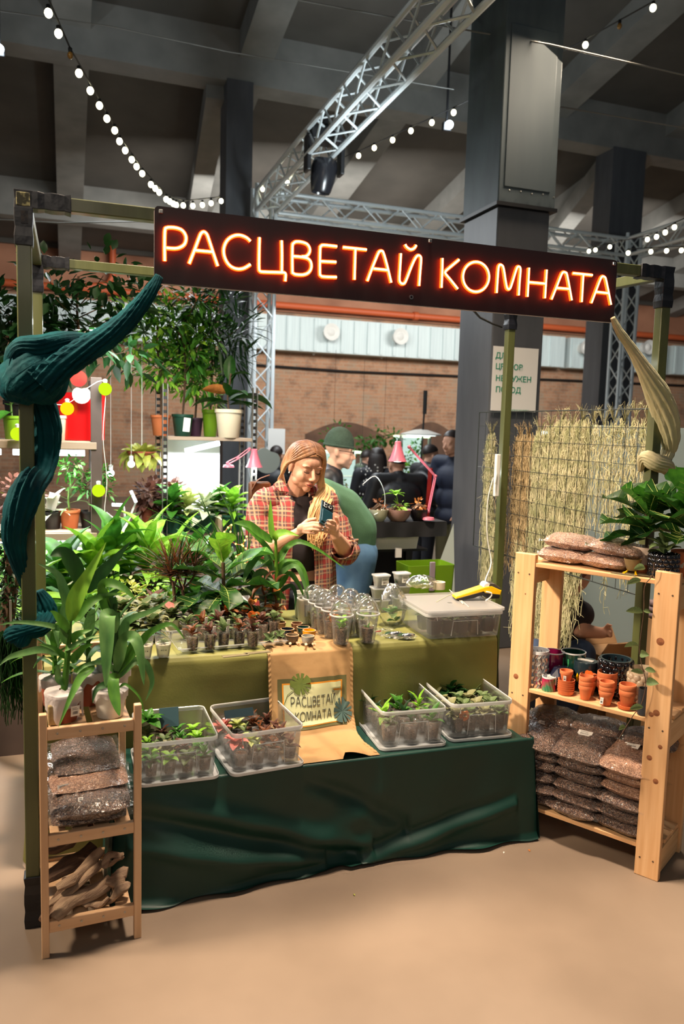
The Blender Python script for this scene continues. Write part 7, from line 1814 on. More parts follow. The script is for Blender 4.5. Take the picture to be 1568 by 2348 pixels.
# crumbs on the floor
for (u, v, c_, s_, lab) in ((812, 2052, 'leaf_yellow', .012, 'small yellow dead leaf on the floor in front of the satin drape'), (1213, 1950, 'leaf_orange', .016, 'dry orange leaf scrap on the floor before the pine unit'), (1155, 1955, 'label_white', .012, 'white plastic clip on the floor at the corner of the drape'), (548, 2043, 'leaf_yellow', .008, 'tiny dry leaf bit by the hem of the drape')):
    p = AZ(u, v, .002); o = MB().grid(lambda a, b: V((a-.5)*s_, (b-.5)*s_*.5*(1-(2*a-1)**2)+.0, .003*math.sin(a*3)), 6, 2).build('floor_scrap', c_, loc=p, rot=(0, 0, rr(0, 3))); tag(o, lab, 'scrap')

# ---------------------------------------------------------------- wire mesh panel with Spanish moss
MX = BW+.04; MY0, MY1, MZ0, MZ1 = .06, 1.47, .945, 1.712
t = thing('wire_display_rack', 'dark wire grid panel hung along the far side of the stall', 'grid panel', (MX, 0, MZ0))
M['wire'] = mat('wire', (40, 46, 44), .4)
for k in range(19):
    y = MY0+(MY1-MY0)*k/18; MB().tube([(0, y, 0), (0, y, MZ1-MZ0)], .0013 if k not in (0, 18) else .003, 5).build('vertical_wire', 'wire', t, smooth=True)
for k in range(11):
    z = (MZ1-MZ0)*k/10; MB().tube([(.002, MY0, z), (.002, MY1, z)], .0013 if k not in (0, 10) else .003, 5).build('horizontal_wire', 'wire', t, smooth=True)
M['spanish_moss'] = mat('spanish_moss', (212, 204, 166), .8, c2=(168, 170, 124), ns=20, transl=.25)
M['spanish_moss2'] = mat('spanish_moss2', (196, 172, 128), .8, c2=(150, 130, 92), ns=20, transl=.25)
def moss_bunch(label, y, ztop, L, w_, n, mt_='spanish_moss', x=MX+.02):
    t = thing('spanish_moss', label, 'air plant', (x, y, ztop), group='bunches of Spanish moss on the wire panel')
    mb = MB()
    for i in range(n):
        a = rr(-1, 1); y0 = a*w_*.35; px, py, pz = rr(-.012, .012), y0, rr(-.02, .0); l_ = L*rr(.35, 1.05) if i % 4 else L*rr(.1, .4)
        pz = -rr(0, max(0, L-l_)) if i % 2 else pz-rr(0, .03); py = rr(-1, 1)*w_*.5 if pz < -.08 else y0
        sd = rr(0, 9); steps = max(5, int(l_/rr(.026, .045))); pts = []; l_s = l_/steps; wa, wb = rr(.7, 1.6), rr(.9, 1.9)
        for s in range(steps+1):
            pts.append((px+.007*math.sin(s*wa+sd), py+.01*math.sin(s*wb+sd*2), pz+rr(-.008, .008))); pz -= l_s; py += rr(-.006, .006)+(a*w_*.02 if s < 4 else 0)
        mb.tube(pts, [.0014]*len(pts), 3, cap=False)
        if i % 2 == 0:
            for s in range(1, steps, 2):
                q = V(pts[s]); mb.tube([q, q+V(rr(-.015, .015), rr(-.03, .03), rr(-.02, .01)), q+V(rr(-.02, .02), rr(-.045, .045), rr(-.045, -.005))], [.0013, .0011, .0005], 3, cap=False)
    o = mb.build('strands', mt_, t, smooth=True); o['kind'] = 'stuff'
    mb = MB()
    for i in range(16): a = rr(0, 2*pi); mb.tube([(0, 0, -.02), (.02*math.cos(a), .02*math.sin(a), rr(.02, .05)), (.035*math.cos(a), .04*math.sin(a), rr(.02, .07))], [.0014, .0012, .0005], 3, cap=False)
    o = mb.build('tuft', mt_, t, smooth=True); o['kind'] = 'stuff'
    MB().tube([(0, 0, .015), (-.015, 0, .02), (-.02, 0, .0)], .0012, 4).build('tie', 'wire', t, smooth=True)
OR = ['outermost', 'second', 'third', 'fourth', 'fifth', 'sixth', 'seventh', 'eighth', 'ninth', 'tenth', 'eleventh', 'twelfth', 'thirteenth', 'fourteenth', 'fifteenth', 'sixteenth']
spots = [(1.36, 1.60, .9, .09, 110, 0), (1.20, 1.56, .75, .09, 60, 1), (1.06, 1.60, .72, .09, 110, 1), (.98, 1.60, .8, .1, 120, 1), (.88, 1.62, .85, .1, 120, 0), (.79, 1.65, .9, .1, 120, 0), (.70, 1.68, .95, .1, 130, 0), (.62, 1.66, .9, .1, 120, 0), (.54, 1.68, .9, .1, 100, 0), (.46, 1.67, .5, .09, 70, 0), (.385, 1.66, .5, .07, 60, 0), (.32, 1.68, .8, .07, 60, 0), (.25, 1.68, .45, .07, 55, 0), (.185, 1.70, .75, .07, 60, 0), (.11, 1.68, .5, .08, 80, 0)]
for k, (y, z, L, w_, n, c_) in enumerate(spots): moss_bunch(f'{OR[k]} hanging bunch of pale Spanish moss counted from the far end of the panel', y, z, L, w_, int(n*(1.3 if k < 9 else .55)), 'spanish_moss2' if c_ else 'spanish_moss')
for k, (y, z, L) in enumerate(((1.3, 1.12, .5), (1.0, 1.05, .55), (.85, 1.0, .6), (.72, 1.0, .55), (.6, 1.02, .45))):
    moss_bunch(f'{OR[k]} low bunch of Spanish moss dangling under the wire panel toward the floor', y, z, L, .12, 120)
# power bar and white cable
p = AY(1139, 1090, 1.05); t = thing('power_strip', 'white power strip tied to the rear post beside the wire panel', 'power strip', p)
MB().box((-.012, -.012, -.11), (.012, .012, .11)).build('body', 'white_paint', t, bevel=.004)
MB().tube([(-.012, -.014, .01), (-.02, -.02, -.04)], .006, 6).build('plug', 'white_paint', t, smooth=True)
tag(MB().tube(smooth_pts([AY(1131, 1095, 1.02), AY(1118, 1150, 1.02), AY(1117, 1230, 1.02), AY(1126, 1290, 1.0), AY(1113, 1330, .9), AY(1122, 1352, .62), AY(1128, 1364, .47)], 4), .003, 6).build('white_cable', 'white_paint', smooth=True), 'white cable running from the power strip down to the card terminal', 'cable')
# translucent pale partition behind the panel
t = thing('pale_partition', 'pale blue translucent plastic partition behind the wire panel', 'partition', (2.95, 1.3, 0))
M['poly'] = mat('poly', (206, 222, 220), .4, transl=.4)
MB().box((.0, .0, .35), (2.3, .02, 1.66)).build('sheet', 'poly', t)
for x in (0, 1.1, 2.3): MB().box((x-.015, -.01, 0), (x+.015, .03, 1.67)).build('upright', 'steel', t)
for k, (u, v, w_) in enumerate(((1262, 994, .12), (1315, 997, .1), (1305, 1078, .13))):
    MB().box((-w_/2, -.01, -.012), (w_/2, 0, .012)).build('led_strip', emis('led_strip', (225, 245, 255), 2.5), t, loc=AY(u, v, 1.3)-t.location)
# brown boxes and bags behind the pine unit
M['cardboard'] = mat('cardboard', (168, 132, 92), .8, c2=(150, 116, 80), ns=6)
for k, (u, v, y, w_, d_, h_, lab) in enumerate(((1425, 1500, .75, .26, .2, .36, 'upright kraft paper bag behind the black pineapple pot'), (1355, 1530, .85, .24, .22, .16, 'open cardboard box behind the green glass jar'), (1548, 1640, .5, .3, .3, .3, 'cardboard box on the floor beyond the pine unit at the picture edge'))):
    p = AY(u, v, y); t = thing('cardboard_box', lab, 'box', (p.x, y, 0), .3*k)
    MB().box((-w_/2, 0, 0), (w_/2, d_, p.z+.0)).build('box', 'cardboard', t, bevel=.003)
    for s in (-1, 1): MB().box((-w_/2, -.002, 0), (w_/2, .004, .09)).build('flap', 'cardboard', t, loc=(0, 0 if s < 0 else d_, p.z), rot=(s*-.6, 0, 0))
    l_ = h_
t = thing('folded_sacks', 'grey-mauve folded sacks on crates beyond the pine unit at the picture edge', 'sack pile', AY(1570, 1400, .45))
for k in range(3): MB().box((-.1, -.1, -.03*k), (.16, .16, -.03*k+.026)).build('sack', mat('sack', (132, 112, 112), .7), t, bevel=.01)
MB().box((-.1, -.1, -t.location.z), (.16, .16, -.065)).build('crate', 'cardboard', t)
# ---------------------------------------------------------------- people
def skin_mat(name, c): M[name] = mat(name, c, .6, c2=tuple(int(x*.95) for x in c), ns=14, spec=.2)
skin_mat('skin', (226, 172, 146)); skin_mat('skin2', (214, 164, 138))
def capsule(mb, a, b, ra, rb, n=14):
    a, b = V(a), V(b); d = b-a; L_ = max(d.length, 1e-4); u = d/L_; pts = []; rs = []
    for k in range(5): t = pi/2*k/5; pts.append(a-u*ra*math.cos(t)); rs.append(max(.0004, ra*math.sin(t)))
    for k in range(5): pts.append(a.lerp(b, k/4)); rs.append(ra+(rb-ra)*k/4)
    for k in range(1, 6): t = pi/2*k/5; pts.append(b+u*rb*math.sin(t)); rs.append(max(.0004, rb*math.cos(t)))
    mb.tube(pts, rs, n)
def limb(mb, pts, rs):
    for i in range(len(pts)-1): capsule(mb, pts[i], pts[i+1], rs[i], rs[i+1])
def fuse(mb, voxel, smooth=6, cut=None):
    """join overlapping solids into one continuous smooth surface"""
    me = mb.mesh('tmp', 'skin'); o = bpy.data.objects.new('tmp', me); COL.objects.link(o)
    r = o.modifiers.new('r', 'REMESH'); r.mode = 'VOXEL'; r.voxel_size = voxel; r.use_smooth_shade = True
    if smooth: s = o.modifiers.new('s', 'SMOOTH'); s.iterations = smooth; s.factor = .5
    dg = bpy.context.evaluated_depsgraph_get(); dg.update()
    out = bpy.data.meshes.new_from_object(o.evaluated_get(dg)); bpy.data.objects.remove(o)
    return out
def place(me, name, mt_, par, loc=(0, 0, 0)):
    me.name = name; me.materials.clear(); me.materials.append(M[mt_]); me.polygons.foreach_set('use_smooth', [True]*len(me.polygons))
    o = bpy.data.objects.new(name, me); COL.objects.link(o); o.parent = par; o.location = loc; return o
def merge_meshes(ms):
    v = []; f = []
    for me in ms:
        o = len(v); co = np.empty(len(me.vertices)*3); me.vertices.foreach_get('co', co); v += [tuple(x) for x in co.reshape(-1, 3)]
        f += [tuple(i+o for i in p.vertices) for p in me.polygons]
    me = bpy.data.meshes.new('m'); me.from_pydata(v, [], f); return me
def head_prims(mb, H, female=True):
    """H: matrix of the head; face toward local -Y, z up, origin between the ears"""
    def e(c, r): mb.ball(H @ V(c), r, 16, 12, H.to_3x3())
    e((0, .012, .045), (.073, .09, .082)); e((0, -.012, -.02), (.066, .074, .078)); e((0, -.026, -.05), (.056, .056, .052))
    e((0, -.066, -.088), (.021, .018, .018))
    for s in (-1, 1):
        e((s*.033, -.044, -.03), (.03, .034, .036)); e((s*.03, -.066, .026), (.028, .014, .01)); e((s*.031, -.069, .006), (.0165, .0125, .0115))
        e((s*.0105, -.094, -.033), (.0085, .01, .007)); e((s*.074, .012, -.006), (.009, .017, .03)); e((s*.04, -.02, -.06), (.024, .036, .026))
    capsule(mb, H @ V(0, -.08, .016), H @ V(0, -.104, -.026), .0065, .0105, 12)
    e((0, -.083, -.0555), (.021, .0095, .0058)); e((0, -.082, -.0655), (.019, .0105, .0068)); e((0, -.03, .038), (.063, .053, .055))
def hair_gradient():
    mt, nt, out = nodes('blond_hair'); L = nt.links.new
    tc = N(nt, 'TexCoord'); sx_ = N(nt, 'SeparateXYZ'); L(tc.outputs['Object'], sx_.inputs[0])
    mr = N(nt, 'MapRange'); mr.inputs[1].default_value = .13; mr.inputs[2].default_value = -.1; L(sx_.outputs[2], mr.inputs[0])
    n = N(nt, 'TexNoise'); n.inputs['Scale'].default_value = 70; n.inputs['Detail'].default_value = 3
    mp = N(nt, 'Mapping'); mp.inputs['Scale'].default_value = (1, 1, .12); L(tc.outputs['Object'], mp.inputs[0]); L(mp.outputs[0], n.inputs['Vector'])
    ad = N(nt, 'Math', operation='MULTIPLY_ADD'); ad.inputs[1].default_value = .9; ad.inputs[2].default_value = -.45; L(n.outputs[0], ad.inputs[0])
    a2 = N(nt, 'Math', operation='ADD'); L(mr.outputs[0], a2.inputs[0]); L(ad.outputs[0], a2.inputs[1])
    cr = N(nt, 'ValToRGB'); L(a2.outputs[0], cr.inputs[0]); cr.color_ramp.elements[0].color = rgba((108, 72, 52)); cr.color_ramp.elements[1].color = rgba((222, 182, 128))
    e = cr.color_ramp.elements.new(.45); e.color = rgba((172, 124, 86))
    p = N(nt, 'BsdfPrincipled'); p.inputs['Roughness'].default_value = .42; L(cr.outputs[0], p.inputs['Base Color']); L(p.outputs[0], out.inputs[0]); M['blond_hair'] = mt
hair_gradient()
def plaid():
    mt, nt, out = nodes('plaid'); L = nt.links.new
    tc = N(nt, 'TexCoord'); s = N(nt, 'SeparateXYZ'); 
    nn = N(nt, 'TexNoise'); nn.inputs['Scale'].default_value = 6; L(tc.outputs['Object'], nn.inputs['Vector'])
    vm = N(nt, 'VectorMath', operation='MULTIPLY_ADD'); vm.inputs[1].default_value = (.03, .03, .03); L(nn.outputs[1], vm.inputs[0]); L(tc.outputs['Object'], vm.inputs[2])
    L(vm.outputs[0], s.inputs[0])
    def stripes(axis, per, off, width):
        a = N(nt, 'Math', operation='MULTIPLY_ADD'); a.inputs[1].default_value = 1/per; a.inputs[2].default_value = off; L(s.outputs[axis], a.inputs[0])
        f = N(nt, 'Math', operation='FRACT'); L(a.outputs[0], f.inputs[0]); c = N(nt, 'Math', operation='LESS_THAN'); c.inputs[1].default_value = width; L(f.outputs[0], c.inputs[0]); return c.outputs[0]
    col = None; prev = None
    base = (96, 78, 78)
    cur = N(nt, 'RGB'); cur.outputs[0].default_value = rgba(base); cur = cur.outputs[0]
    for ax, per, off, w_, c_, k in ((2, .072, 5, .26, (160, 46, 44), .62), (0, .064, 5, .26, (160, 46, 44), .62), (2, .072, 5.42, .12, (200, 158, 124), .75), (0, .064, 5.42, .12, (200, 158, 124), .75), (2, .072, 5.68, .09, (180, 144, 116), .6), (0, .064, 5.7, .09, (180, 144, 116), .6), (0, .064, 5.15, .06, (200, 164, 130), .5), (2, .072, 5.14, .06, (200, 164, 130), .5)):
        f = stripes(ax, per, off, w_); m_ = N(nt, 'Math', operation='MULTIPLY'); m_.inputs[1].default_value = k; L(f, m_.inputs[0])
        mx = N(nt, 'MixRGB'); L(m_.outputs[0], mx.inputs[0]); L(cur, mx.inputs[1]); mx.inputs[2].default_value = rgba(c_); cur = mx.outputs[0]
    p = N(nt, 'BsdfPrincipled'); p.inputs['Roughness'].default_value = .85; L(cur, p.inputs['Base Color']); L(p.outputs[0], out.inputs[0]); M['plaid'] = mt
plaid()
M['tee_black'] = mat('tee_black', (50, 42, 46), .85, c2=(42, 35, 39), ns=6); M['jeans'] = mat('jeans', (88, 128, 162), .8, c2=(66, 104, 142), ns=10, bump=.1, bs=200)
M['sweater_green'] = mat('sweater_green', (84, 128, 96), .85, c2=(70, 108, 80), ns=5, bump=.15, bs=150); M['jacket_black'] = mat('jacket_black', (26, 27, 30), .5, c2=(34, 35, 40), ns=12, bump=.4, bs=14)
M['lips'] = mat('lips', (206, 110, 96), .35); M['brow'] = mat('brow', (116, 82, 62), .8); M['lash'] = mat('lash', (52, 34, 28), .8); M['eyelid'] = mat('eyelid', (206, 146, 122), .5)
M['nail'] = mat('nail', (110, 112, 116), .15, coat=.6)
# ---- the woman
WY0 = 1.27
Wm = thing('person', 'long-haired person in an open plaid shirt looking down at a phone behind the table', 'person', (AY(680, 1180, WY0).x, WY0, 0))
W0 = Wm.location.copy()
def w_(u, v, y): return AY(u, v, y)-W0
H = Matrix.Translation(w_(699, 1072, WY0-.06)) @ Euler((.30, .10, .26)).to_matrix().to_4x4()
hd = MB(); head_prims(hd, H)
neck0, neck1 = w_(676, 1135, WY0-.0), H @ V(0, .02, -.06)
capsule(hd, neck0, neck1, .056, .05)
headmesh = fuse(hd, .0032, 11)
Ls, Rs = w_(607, 1150, WY0+.0), w_(748, 1150, WY0+.0)
Le, Re = w_(605, 1262, WY0-.04), w_(790, 1262, WY0-.06)
Lw, Rw = w_(672, 1228, WY0-.25), w_(770, 1228, WY0-.25)
bd = MB()
ch = w_(678, 1185, WY0+.02); wa = w_(682, 1260, WY0+.02); hp = w_(684, 1340, WY0+.03)
bd.ball(ch, (.165, .105, .15), 20, 14); bd.ball(wa, (.145, .105, .14), 20, 14); bd.ball(hp, (.17, .125, .13), 20, 14)
capsule(bd, neck0+V(0, 0, -.05), neck0, .07, .055); limb(bd, [Ls+V(.06, 0, -.01), Ls], [.045, .05]); limb(bd, [Rs-V(.06, 0, .01), Rs], [.045, .05])
limb(bd, [Ls, Le], [.054, .043]); limb(bd, [Rs, Re], [.054, .043])
for s in (-1, 1):
    k0 = V(hp.x+s*.085, .02, hp.z-.05); limb(bd, [k0, V(hp.x+s*.09, .0, .5), V(hp.x+s*.09, .03, .08)], [.088, .06, .042]); limb(bd, [V(hp.x+s*.09, .03, .05), V(hp.x+s*.09, -.12, .04)], [.04, .035])
bodymesh = fuse(bd, .009, 5)
ar = MB()
limb(ar, [Le, Le.lerp(Lw, .4), Lw], [.044, .041, .026]); limb(ar, [Re, Re.lerp(Rw, .4), Rw], [.044, .041, .026])
# phone frame of reference
phc = w_(748, 1180, WY0-.30)
PM = Matrix.Translation(phc) @ Euler((-.5, .28, .1)).to_matrix().to_4x4()
def hand(mb, wrist, palm, fingers, thumb, pr=(.019, .021)):
    limb(mb, [wrist, palm], [.025, pr[1]])
    d = (palm-wrist).normalized()
    for pts, r in fingers: limb(mb, pts, [r*1.12, r, r*.95, r*.78][:len(pts)])
    limb(mb, thumb, [.013, .0105, .0085][:len(thumb)])
yf = WY0-.33
Lp = w_(697, 1212, WY0-.29)
FL = [([w_(700, 1203, yf+.03), w_(716, 1199, yf+.0), w_(732, 1200, yf-.01), w_(745, 1202, yf-.0)], .0082), ([w_(701, 1209, yf+.02), w_(718, 1206, yf-.01), w_(733, 1208, yf-.015), w_(744, 1210, yf-.005)], .0084),
      ([w_(700, 1215, yf+.02), w_(716, 1214, yf-.012), w_(729, 1216, yf-.015), w_(739, 1217, yf)], .008), ([w_(697, 1220, yf+.025), w_(710, 1222, yf-.0), w_(721, 1223, yf-.005), w_(728, 1221, yf+.01)], .007)]
hand(ar, Lw, Lp, FL, [w_(690, 1208, yf+.05), w_(705, 1194, yf+.07), w_(722, 1190, yf+.06)])
ar.ball(w_(694, 1211, yf+.04), (.03, .018, .024), 12, 8)
Rp = w_(764, 1214, WY0-.27)
FR = [([w_(768, 1206, yf+.05), w_(767, 1198, yf), w_(759, 1194, yf-.02), w_(751, 1194, yf-.02)], .0082), ([w_(767, 1212, yf+.045), w_(764, 1206, yf-.005), w_(755, 1203, yf-.022), w_(747, 1201, yf-.024)], .0084),
      ([w_(765, 1218, yf+.04), w_(761, 1214, yf-.006), w_(752, 1211, yf-.02), w_(744, 1209, yf-.022)], .008), ([w_(761, 1223, yf+.04), w_(755, 1221, yf-.0), w_(747, 1219, yf-.012), w_(740, 1216, yf-.014)], .007)]
hand(ar, Rw, Rp, FR, [w_(772, 1212, yf+.06), w_(774, 1198, yf+.06), w_(770, 1187, yf+.045)])
ar.ball(w_(766, 1214, yf+.05), (.022, .02, .028), 12, 8)
armmesh = fuse(ar, .0034, 3)
place(merge_meshes([bodymesh, headmesh, armmesh]), 'body', 'skin', Wm)
for pts, r in FL[:3]+FR:
    a, b = pts[-2], pts[-1]; d = (b-a).normalized()
    MB().ball(b+d*.002+V(0, -r*.75, .0015), (.0055, .0022, .0048), 10, 6).build('fingernail', 'nail', Wm, smooth=True)
# face details on the head frame
def hb(name, mt_, pts, r, n=7):
    return MB().tube([H @ V(*p) for p in pts], r, n).build(name, mt_, Wm, smooth=True)
for s in (-1, 1):
    hb('eyebrow', 'brow', [(s*.014, -.0825, .027), (s*.028, -.0845, .0305), (s*.042, -.078, .0295), (s*.051, -.069, .024)], [.002, .0034, .0028, .0012])
    hb('lashes', 'lash', [(s*.0165, -.0795, .0015), (s*.025, -.0835, -.0025), (s*.034, -.0835, -.003), (s*.043, -.079, -.0005), (s*.048, -.0735, .0025)], [.0008, .0022, .0026, .0022, .0009])
    hb('eyelid_crease', 'eyelid', [(s*.018, -.0795, .0095), (s*.03, -.082, .0125), (s*.044, -.0755, .009)], [.0005, .0009, .0005])
hb('upper_lip', 'lips', [(-.0215, -.0845, -.0585), (-.01, -.0925, -.0555), (-.003, -.0945, -.054), (.003, -.0945, -.054), (.01, -.0925, -.0555), (.0215, -.0845, -.0585)], [.0008, .003, .0036, .0036, .003, .0008])
hb('lower_lip', 'lips', [(-.019, -.0845, -.061), (-.008, -.0925, -.066), (.0, -.0935, -.067), (.008, -.0925, -.066), (.019, -.0845, -.061)], [.001, .0038, .0045, .0038, .001])
hb('mouth_line', 'lash', [(-.021, -.0865, -.0592), (-.008, -.0968, -.0603), (.008, -.0968, -.0603), (.021, -.0865, -.0592)], [.0004, .0007, .0007, .0004])
for s in (-1, 1): MB().ball(H @ V(s*.0065, -.1035, -.0385), (.0028, .0028, .0018), 8, 6).build('nostril', 'lash', Wm, smooth=True)
# hair: scalp cap and many locks from a centre parting
hr = MB()
Hi = bpy.data.objects.new('hair_frame', None)
bpy.data.objects.remove(Hi)
cap = MB()
cap.grid(lambda a, b: H @ V(*( (lambda th, ph: (.0785*math.sin(th)*math.cos(ph), .014+.0965*math.sin(th)*math.sin(ph), .045+.0895*math.cos(th)))(b*(1.12+.95*(.5+.5*math.sin(2*pi*a))**.8), 2*pi*a))), 40, 18, closed=True)
def lock(pts, r, wv=0, seed=0):
    P5 = smooth_pts([V(*p) for p in pts], 5); n = len(P5)
    Q = [p+V(wv*math.sin(i*.55+seed)*(i/n), wv*.6*math.cos(i*.5+seed)*(i/n), 0) for i, p in enumerate(P5)]
    hr.tube(Q, [r*(.5+.9*math.sin(pi*min(1, .12+.9*i/n)))*(1-.5*(i/n)**3) for i in range(n)], 6, flat=.55)
X = lambda a: H @ V(*a)
for i in range(52):        # image-left side, swept behind the shoulder
    q = i/51; y0 = -.062+.14*q
    z0 = .045+.09*math.sqrt(max(0, 1-((y0-.014)/.097)**2))*.985
    p0 = X((.006*0-.002, y0, z0)); p1 = X((-.05-.012*math.sin(pi*q), y0+.012+.0*q, z0-.03)); p2 = X((-.083+.004*q, .02+.06*q, .01)); p3 = X((-.088+.02*q, .045+.05*q, -.05))
    p4 = w_(638+14*q, 1112+rr(-4, 6), WY0+.03+.03*q); p5 = w_(640+16*q, 1150+rr(-6, 10), WY0+.06+.03*q)
    lock([p0, p1, p2, p3, p4, p5], .007, .008, i*1.3)
for i in range(96):        # image-right side, falling over the chest
    q = (i % 32)/31; y0 = -.066+.14*q; o_ = i//32-.5
    z0 = .045+.09*math.sqrt(max(0, 1-((y0-.014)/.097)**2))*.985
    p0 = X((.001, y0, z0)); p1 = X((.054+.014*math.sin(pi*q)+.004*o_, y0+.006, z0-.026)); p2 = X((.086+.004*o_, -.03+.1*q, .0)); p3 = X((.09+.01*o_, -.045+.09*q, -.06))
    ux = 724+30*q+rr(-4, 4)
    p4 = w_(ux+8, 1128+rr(-5, 5), WY0-.06+.05*q); p5 = w_(ux-6+rr(-10, 6), 1165, WY0-.13+.04*q); p6 = w_(704+38*q+rr(-6, 8), 1215+rr(-6, 6), WY0-.15+.03*q); p7 = w_(716+22*q+rr(-5, 5), 1250+rr(-14, 12), WY0-.15)
    lock([p0, p1, p2, p3, p4, p5, p6, p7][:8 if i % 4 else 7], .0066, .015, (i % 7)*.5+i*.05)
o = cap.build('hair_cap', 'blond_hair', None, smooth=True, angle=None)
allv = cap.v; 
hh0 = H.translation.copy()
bpy.data.objects.remove(o)
cap.add(hr.v, hr.f); cap.v = [tuple(V(*p)-hh0) for p in cap.v]
hair = cap.build('hair', 'blond_hair', Wm, smooth=True, angle=None, loc=hh0); 
MB().tube([X((-.082, -.0, -.03)), X((-.084, -.004, -.036))], .003, 6).build('earring', 'alu', Wm, smooth=True)
# clothing
tee = MB(); tee.ball(ch, (.155, .112, .15), 20, 14); tee.ball(wa, (.152, .118, .15), 20, 14); tee.ball(hp, (.172, .13, .10), 20, 14); tee.ball(w_(664, 1152, WY0-.01), (.05, .06, .05), 12, 8); tee.ball(w_(696, 1152, WY0-.01), (.05, .06, .05), 12, 8)
tee.ball(w_(705, 1205, WY0-.06), (.06, .06, .06), 12, 8); tee.ball(w_(655, 1205, WY0-.06), (.06, .06, .06), 12, 8)
place(fuse(tee, .008, 6), 't_shirt', 'tee_black', Wm)
yk = MB(); limb(yk, [Ls+V(-.0, .0, .0), w_(648, 1138, WY0+.03)], [.068, .06]); limb(yk, [Rs, w_(712, 1138, WY0+.03)], [.066, .058]); limb(yk, [w_(640, 1140, WY0+.06), w_(720, 1140, WY0+.06)], [.07, .07])
place(fuse(yk, .009, 4), 'shirt_yoke', 'plaid', Wm)
tr = MB()
for s in (-1, 1): limb(tr, [V(hp.x+s*.075, .03, hp.z+.02), V(hp.x+s*.09, .0, .5), V(hp.x+s*.09, .03, .1)], [.105, .07, .055])
tr.ball(hp+V(0, 0, -.03), (.178, .135, .1), 20, 12)
place(fuse(tr, .01, 4), 'jeans', mat('jeans_dark', (40, 46, 60), .8).name and (M.setdefault('jeans_dark', bpy.data.materials['jeans_dark']) and 'jeans_dark'), Wm)
for s in (-1, 1): MB().ball(V(hp.x+s*.09, -.05, .045), (.05, .13, .045), 14, 10).build('shoe', 'pot_white', Wm, smooth=True)
sh = MB()
# plaid shirt: two front panels, back and sleeves, as thick shells
def shell(fn, nu, nv): mb = MB(); mb.grid(fn, nu, nv); return mb
def panel(side):
    # side -1 image-left. angle from the opening edge round to the back
    def f(a, b):
        z = neck0.z+.0-b*(neck0.z-hp.z+.10)
        cx = ch.x
        a0 = (-pi/2+side*(.22+.12*b)) if b > .04 else (-pi/2+side*(.42))
        an = a0+side*a*(pi-.2)
        wx = .135+.068*min(1, b*8); wy = .1+.055*min(1, b*4)
        if b > .45: wx += .02*(b-.45)/.55; wy += .012*(b-.45)/.55
        k = 1+.02*math.sin(an*9+b*4)+.012*math.sin(an*17)
        return V(cx+wx*k*math.cos(an), .02+wy*k*math.sin(an), z)
    return f
for s, nm in ((-1, 'shirt_front'), (1, 'shirt_front')):
    o = shell(panel(s), 40, 44).build(nm, 'plaid', Wm, smooth=True, angle=None, solid=.004)
slv = MB(); 
def sleeve(a, b, c, r0, r1):
    m2 = MB()
    P6 = smooth_pts([V(*a), V(*b), V(*c)], 8); n = len(P6)
    rs = [(r0+(r1-r0)*i/n)*(1+.07*math.sin(i*1.3)+.04*math.sin(i*2.7)) for i in range(n)]
    vs = []; prev = None; k = 26
    for i, p in enumerate(P6):
        tt = (P6[min(i+1, n-1)]-P6[max(i-1, 0)]).normalized(); x = (tt.orthogonal() if prev is None else prev-tt*prev.dot(tt)).normalized(); prev = x; y = tt.cross(x)
        for j in range(k): an = 2*pi*j/k; r = rs[i]*(1+.05*math.sin(an*3+i*.8)+.03*math.sin(an*5-i*.5)); vs.append(p+(x*math.cos(an)+y*math.sin(an))*r)
    m2.add(vs, [(i*k+j, i*k+(j+1) % k, (i+1)*k+(j+1) % k, (i+1)*k+j) for i in range(n-1) for j in range(k)])
    return m2
sleeve(w_(628, 1140, WY0), Ls+V(-.02, 0, -.06), Le+V(.0, 0, -.005), .064, .08).build('sleeve', 'plaid', Wm, smooth=True, angle=None, solid=.003)
sleeve(w_(732, 1138, WY0), Rs+V(.025, 0, -.07), Re+V(.005, .01, .0), .06, .07).build('sleeve', 'plaid', Wm, smooth=True, angle=None, solid=.003)
sleeve(Le+V(-.0, .0, .03), Le, Le+(Lw-Le)*.22, .07, .066).build('cuff', 'plaid', Wm, smooth=True, angle=None, solid=.004)
sleeve(Re+V(.0, .02, .03), Re+V(.01, 0, -.01), Re+(Rw-Re)*.25, .07, .062).build('cuff', 'plaid', Wm, smooth=True, angle=None, solid=.004)
for s, pts in ((-1, ((652, 1098), (630, 1112), (640, 1126), (662, 1128), (660, 1138))), (1, ((712, 1110), (728, 1118), (726, 1132), (712, 1136), (708, 1140)))):
    a, b, c, d, e = [w_(u, v, WY0-.07) for u, v in pts]
    MB().add([a+V(0, .06, .0), b+V(0, .03, 0), c, d, e], [(0, 1, 2, 3), (0, 3, 4)]).build('collar', 'plaid', Wm, solid=.006)
# phone
t = thing('smartphone', 'dark teal smartphone with three camera lenses held in both hands', 'phone', W0+phc, 0); t.rotation_euler = (-.7, .5, .12)
M['phone_teal'] = mat('phone_teal', (20, 52, 62), .25, coat=.5)
MB().box((-.036, -.005, -.073), (.036, .005, .073)).build('case', 'phone_teal', t, bevel=.004)
MB().box((-.031, -.0085, .03), (.031, -.005, .066)).build('camera_island', M['gloss_black'], t, bevel=.003)
for (x, z) in ((-.016, .055), (-.016, .04), (.012, .047)): MB().lathe([(.001, .002), (.006, .002), (.0078, .003), (.0085, 0)], 18).build('lens', M['gloss_black'], t, loc=(x, -.0085, z), rot=(pi/2, 0, 0), smooth=True); MB().lathe([(.0078, .0032), (.009, .003), (.0092, 0)], 18).build('lens_ring', 'alu', t, loc=(x, -.0085, z), rot=(pi/2, 0, 0), smooth=True)
MB().box((-.03, -.012, -.06), (.03, -.005, .018)).build('battery_pack', 'phone_teal', t, bevel=.004)
